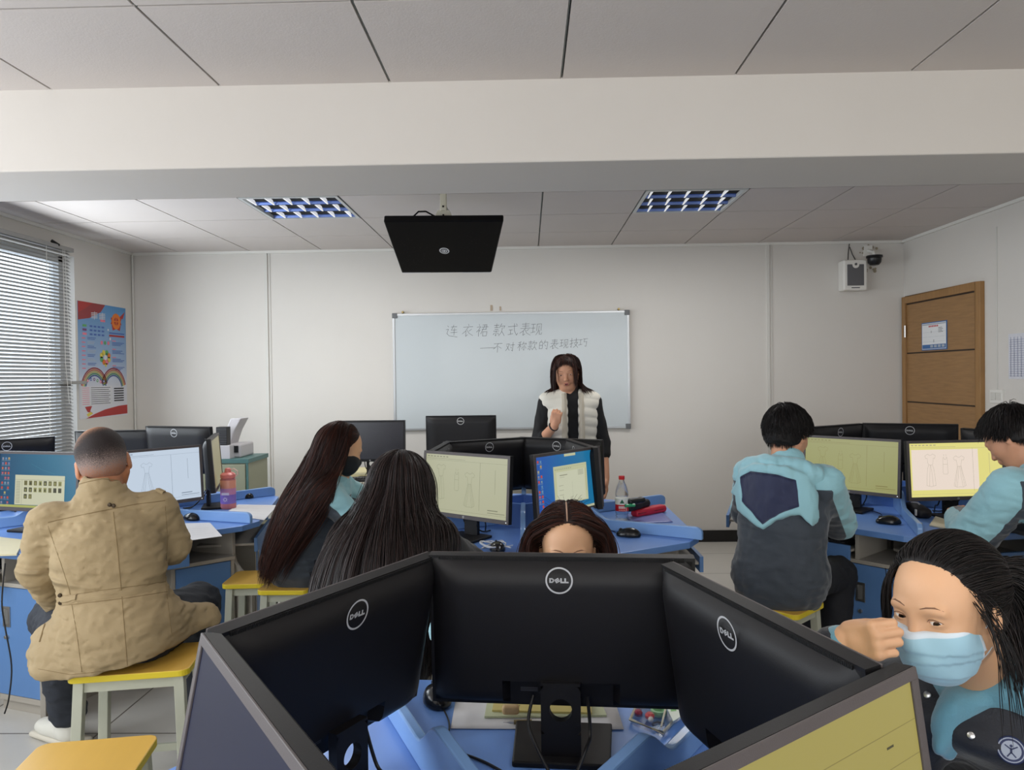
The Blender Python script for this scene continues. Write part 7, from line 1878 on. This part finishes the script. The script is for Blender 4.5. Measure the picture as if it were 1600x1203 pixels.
# middle desk
mouse('black mouse on the middle desk beside the low blue divider', 982, 838, 75, [(960, 832), (945, 826), (930, 822)])
mouse('black mouse under the tangle of white cable on the middle desk', 777, 860, 10, None)
P = []
rr_ = random.Random(6)
for i in range(26): a = i * 1.05; P.append((772 + 26 * math.cos(a) * (1 - .02 * i) + rr_.uniform(-5, 5), 851 + 5.5 * math.sin(a * 1.3) + rr_.uniform(-1.5, 1.5), .004 + .02 * rr_.random()))
loose_cable('tangled white cable lying on the middle desk', P, r=.0026, m=M_wcab)
def water_bottle():
    p = lay(972, 813); r = empty('water_bottle', p); tag(r, 'clear plastic water bottle with red cap and red white label', 'bottle')
    Mc = mat('clear bottle plastic', srgb(235, 240, 242), rough=.04, trans=1.0, ior=1.2, alpha=.45)
    b = MB(); b.lathe([(.0, .004), (.020, .0), (.031, .004), (.0325, .012), (.030, .018), (.0325, .024), (.030, .030), (.0325, .036), (.0325, .050), (.0325, .112), (.030, .118), (.0325, .126), (.031, .145), (.024, .170), (.014, .192), (.0125, .200), (.0125, .205)], Mc, n=28); b.build('bottle_body', r, smooth=True)
    Mw = mat('label white', srgb(222, 226, 224), rough=.4); Mr = mat('label red', srgb(196, 34, 44), rough=.35); Mg = mat('label green', srgb(22, 92, 66), rough=.4)
    b = MB(); b.lathe([(.0331, .050), (.0331, .082)], Mr, n=40, mats=[Mr]); b.lathe([(.0331, .082), (.0331, .112)], Mw, n=40, mats=[Mw])
    def arc_(a0, a1, z0, z1, m): 
        n = 6; [b.quad([(.0334 * math.cos(a0 + (a1 - a0) * i / n), .0334 * math.sin(a0 + (a1 - a0) * i / n), z0), (.0334 * math.cos(a0 + (a1 - a0) * (i + 1) / n), .0334 * math.sin(a0 + (a1 - a0) * (i + 1) / n), z0), (.0334 * math.cos(a0 + (a1 - a0) * (i + 1) / n), .0334 * math.sin(a0 + (a1 - a0) * (i + 1) / n), z1), (.0334 * math.cos(a0 + (a1 - a0) * i / n), .0334 * math.sin(a0 + (a1 - a0) * i / n), z1)], m) for i in range(n)]
    c0 = rad(-95)
    for k in range(4): arc_(c0 - .52 + .27 * k, c0 - .34 + .27 * k, .063, .076, Mw); arc_(c0 - .50 + .27 * k, c0 - .36 + .27 * k, .054, .057, Mw)
    for k in range(5): w_ = .34 - .06 * k; arc_(c0 - w_, c0 + w_ * .9, .089 + .0035 * k, .0925 + .0035 * k, Mg)
    arc_(c0 + .62, c0 + .72, .051, .111, Mw)
    b.build('label', r, recalc=False, smooth=True)
    b = MB(); b.lathe([(0, .203), (.0145, .203), (.015, .206), (.015, .219), (.013, .221), (0, .221)], Mr, n=28); b.build('cap', r, smooth=True)
water_bottle()
def lying(nm, lab, cat, a, b_, r0, m, z=DZ, ends=None, flatn=1.0, parts=None):
    A, B = lay(*a, z), lay(*b_, z); c = (A + B) / 2; d = (B - A); L = d.length; rz = math.atan2(d.y, d.x)
    r = empty(nm, c, rz); tag(r, lab, cat)
    S = Shape(); S.u(P_box((0, 0, r0 * flatn), (L / 2, r0, r0 * flatn), rd=min(r0, r0 * flatn) * .8), .003); o = mesh_sdf('cover', S, .004, m, r, noise=vnoise(3, 60, .0015))
    mb = MB(); mb.tube([(-L / 2 + .008, -r0 * .96, r0 * flatn), (L / 2 - .008, -r0 * .96, r0 * flatn)], .0016, ends or M_gap, n=6); mb.build('zip', r)
    return r
lying('pencil_case', 'red zipped case lying behind the water bottle', 'pencil case', (990, 808), (1037, 799), .026, mat('red fabric', srgb(196, 36, 62), rough=.5), flatn=.75)
lying('pencil_case', 'black zipped case lying between the red case and the water bottle', 'pencil case', (978, 800), (1011, 791), .026, mat('black fabric', srgb(30, 28, 32), rough=.6), z=DZ + .036, flatn=.8)
lying('umbrella', 'folded black umbrella on top of the black case by the bottle', 'umbrella', (980, 789), (1006, 785), .020, mat('black nylon', srgb(24, 26, 28), rough=.4), z=DZ + .080, flatn=.7)
b = MB(); q = lay(986, 790, DZ + .08); b.tube([(-.03, 0, 0), (.02, .01, .0)], .008, mat('green plastic', srgb(40, 150, 104), rough=.35)); o = b.build('marker_pen', None, smooth=True); o.location = q; tag(o, 'green pen sticking out between bottle and black case', 'pen')
flat_thing('folder_sheet', 'violet blue printed sheet under the red case on the middle desk', 'paper', [(985, 818), (1052, 816), (1034, 800), (975, 803)], mat('violet print', srgb(120, 132, 200), rough=.4), curl=.001)
flat_thing('paper_sheet', 'cream paper sheet along the divider on the right of the middle desk', 'paper', [(962, 819), (1070, 833), (1062, 824), (985, 813)], M_cream, curl=.001)
# left desk
mouse('black mouse beside the white sheets at the right of the left desk', 384, 778, 70, [(372, 778), (360, 782), (346, 782)], sc=.95)
mouse('black mouse right of the man in khaki, below the low divider', 299, 812, 65, [(285, 812), (275, 808)], sc=.95)
def pink_bottle():
    p = lay(357, 794); r = empty('drinking_bottle', p); tag(r, 'pink translucent drinking bottle with loop handle on the left desk', 'bottle')
    Mp = mat('pink plastic', srgb(238, 150, 156), rough=.25, trans=.45, ior=1.3); Ml = mat('salmon lid', srgb(224, 128, 122), rough=.35); Mv = mat('violet tint', srgb(128, 104, 184), rough=.3); Mo = mat('orange tint', srgb(222, 150, 128), rough=.3); Mm_ = mat('mauve tint', srgb(196, 136, 176), rough=.3)
    b = MB(); prof = [(0, .0), (.038, .0), (.042, .006), (.042, .030), (.042, .080), (.042, .115), (.042, .160), (.036, .170), (.034, .172)]
    b.lathe(prof, Mp, n=32, mats=[Mp, Mp, Mp, Mv, Mm_, Mo, Mp, Mp]); b.build('bottle_body', r, smooth=True)
    b = MB(); b.lathe([(.034, .170), (.040, .172), (.041, .190), (.030, .200), (.018, .203), (.015, .222), (.010, .226), (0, .227)], Ml, n=28); b.build('lid', r, smooth=True)
    b = MB(); b.tube([(.01, 0, .215), (.035, 0, .222), (.055, 0, .208), (.056, 0, .190), (.042, 0, .178)], .0032, mat('pink loop', srgb(232, 196, 186), rough=.4), n=8); b.build('loop_handle', r, smooth=True)
    b = MB(); F = Flat(b, (0, -.0425, .055), (1, 0, 0), (0, 0, 1), (0, -1, 0), .0006).layer(1); w = mat('white print', srgb(226, 214, 230), rough=.5)
    F.ring(0, 0, .006, .009, w, 20); [F.line([(.011 * math.cos(a), .011 * math.sin(a)), (.015 * math.cos(a), .015 * math.sin(a))], .0015, w) for a in [k * PI / 5 for k in range(10)]]; F.rect(-.02, .024, .022, .038, w); b.build('printed_emblem', r, recalc=False)
pink_bottle()
flat_thing('paper_sheet', 'white paper sheets at the right edge of the left desk', 'paper', [(348, 805), (413, 813), (434, 790), (372, 789)], M_paper, th=.003, draw=lines(5, M_line))
flat_thing('paper_sheet', 'printed white sheet under the right arm of the man in khaki', 'paper', [(272, 848), (347, 838), (328, 817), (262, 819)], M_paper, th=.002, draw=lines(7, M_line))
flat_thing('drawing_sheets', 'stack of cream drawing sheets at the left edge before the man in khaki', 'paper', [(-40, 870), (26, 868), (38, 846), (-30, 838)], mat('cream drawing paper', srgb(196, 188, 156), rough=.7), th=.008, draw=lines(3, M_line, .2))
k0, kr = tray_spot(C3, 42, 3); keyboard('black keyboard on the tray left of the man in khaki', k0, kr, .6245)
k0, kr = tray_spot(C4, 11, 3, .07 if 3 == 2 else 0); keyboard('black keyboard on the tray in front of the boy with the hood', k0, kr, .6245)
P = [at(8, 880, 3.0), at(3, 940, 2.98), at(8, 980, 2.98), at(18, 1040, 2.98), at(14, 1090, 2.98), at(7, 1115, 2.98)]
b = MB(); c = P[0].copy(); b.tube([tuple(q - c) for q in spline(P)], .003, M_cab, n=6); o = b.build('hanging_cable', None, smooth=True); o.location = c; tag(o, 'thin black cable hanging before the blue cabinet at the left edge', 'cable')
# right desk
mouse('black mouse in front of the olive drawing screen on the right desk', 1388, 818, 70, [(1378, 806), (1366, 800), (1352, 797)])
def case2():
    A, B = lay(1418, 800), lay(1462, 816); c = (A + B) / 2 + Vector((0, .05, 0)); d = B - A; r = empty('pencil_case', c, math.atan2(d.y, d.x) ); tag(r, 'black pencil case with white tag at the divider of the right desk', 'pencil case'); L = .21
    S = Shape(); S.u(P_ell((0, 0, .030), (L / 2, .035, .032)), .01); S.u(P_box((0.02, 0, .022), (L / 2 - .03, .032, .020), rd=.012), .02); mesh_sdf('cover', S, .004, mat('black fabric', (0, 0, 0)), r)
    b = MB(); b.bb((L / 2 - .040, -.0385, .012), (L / 2 - .026, -.034, .042), M_white); b.build('white_tag', r)
    b = MB(); b.tube([(-.02, -.01, .060), (.02, .0, .064), (.045, .0, .058)], .005, mat('grey pull', srgb(150, 150, 156), rough=.4)); b.build('zip_pull', r, smooth=True)
case2()
S = Shape(); S.u(P_ell((0, 0, .006), (.012, .009, .006)), .005); o = mesh_sdf('eraser', S, .002, mat('pale eraser', srgb(206, 196, 150), rough=.6)); o.location = lay(1437, 820); tag(o, 'small pale eraser beside the divider on the right desk', 'eraser')
flat_thing('notebook', 'dark edged cream notebook in front of the bowed boy', 'notebook', [(1452, 822), (1500, 832), (1500, 812), (1462, 808)], M_cream, th=.006)
# teacher's table
flat_thing('book', 'cream book lying on the teacher table left of the middle', 'book', [(548, 746), (590, 746), (592, 734), (556, 734)], mat('cream book', srgb(206, 196, 150), rough=.5), th=.02, z=.752)
k = at(585, 742, 5.08); keyboard('black keyboard on the teacher table in front of the dark monitor', (k.x, 5.07), 0.05, .7515)
# cabinet in the back left corner with a printer and a black ribbed device
def corner_cabinet():
    a = at(388, 760, 5.35); x1 = a.x; x0 = x1 - .62; y0, y1 = 5.35, 5.75; zt = at(380, 717, 5.35).z
    r = empty('low_cabinet', ((x0 + x1) / 2, (y0 + y1) / 2, 0)); tag(r, 'low beige cabinet with teal edges standing behind the left desk', 'cabinet'); w, d = x1 - x0, y1 - y0
    Mb = mat('beige green board', srgb(150, 152, 130), rough=.5); Mt = mat('teal edge', srgb(82, 118, 116), rough=.45)
    b = MB(); b.bb((-w / 2, -d / 2, .04), (w / 2, d / 2, zt - .03), Mb); b.build('body', r)
    b = MB(); b.bb((-w / 2 - .01, -d / 2 - .012, zt - .03), (w / 2 + .01, d / 2, zt), Mt); b.bb((w / 2 - .012, -d / 2 - .010, .04), (w / 2 + .004, -d / 2, zt - .03), Mt); b.build('edge_trim', r)
    b = MB(); b.bb((-w / 2 + .01, -d / 2 - .014, .06), (-.002, -d / 2, zt - .04), Mb); b.bb((.002, -d / 2 - .014, .06), (w / 2 - .016, -d / 2, zt - .04), Mb); b.build('door', r, bevel=.002)
    p = at(366, 712, 5.50); r2 = empty('printer', (p.x - .04, 5.55, zt)); tag(r2, 'white printer with a raised slanted tray on the beige cabinet', 'printer')
    Mw = mat('printer white', srgb(188, 185, 188), rough=.4)
    b = MB(); b.bb((-.16, -.12, 0), (.12, .14, .10), Mw); b.build('body', r2, bevel=.012)
    b = MB(); pr = [(-.05, 0, .06), (.0, 0, .06), (.05, 0, .20), (.10, 0, .29), (.02, 0, .29), (-.02, 0, .20)]; b.extr([(x, -.06, z) for x, _, z in pr], (0, .16, 0), Mw); b.build('paper_tray', r2, bevel=.006)
    b = MB(); b.bb((-.02, -.125, .04), (.10, -.12, .09), M_kbd); b.build('panel', r2)
    p = at(349, 697, 5.38); r3 = MB(); r3.bb((-.045, -.04, 0), (.035, .03, .135), M_kbd)
    for i in range(9): r3.bb((-.045, -.044, .012 + .013 * i), (.035, -.04, .018 + .013 * i), mat('rib grey', srgb(66, 66, 70), rough=.5))
    o = r3.build('network_router', None, bevel=.003); o.location = (p.x, 5.40, zt + .10); tag(o, 'black ribbed upright device beside the white printer', 'router')
    b = MB(); b.bb((-.07, -.05, 0), (.06, .05, .10), Mw); o = b.build('storage_box', None, bevel=.003); o.location = (p.x, 5.40, zt); tag(o, 'small white box carrying the black ribbed device', 'box')
corner_cabinet()
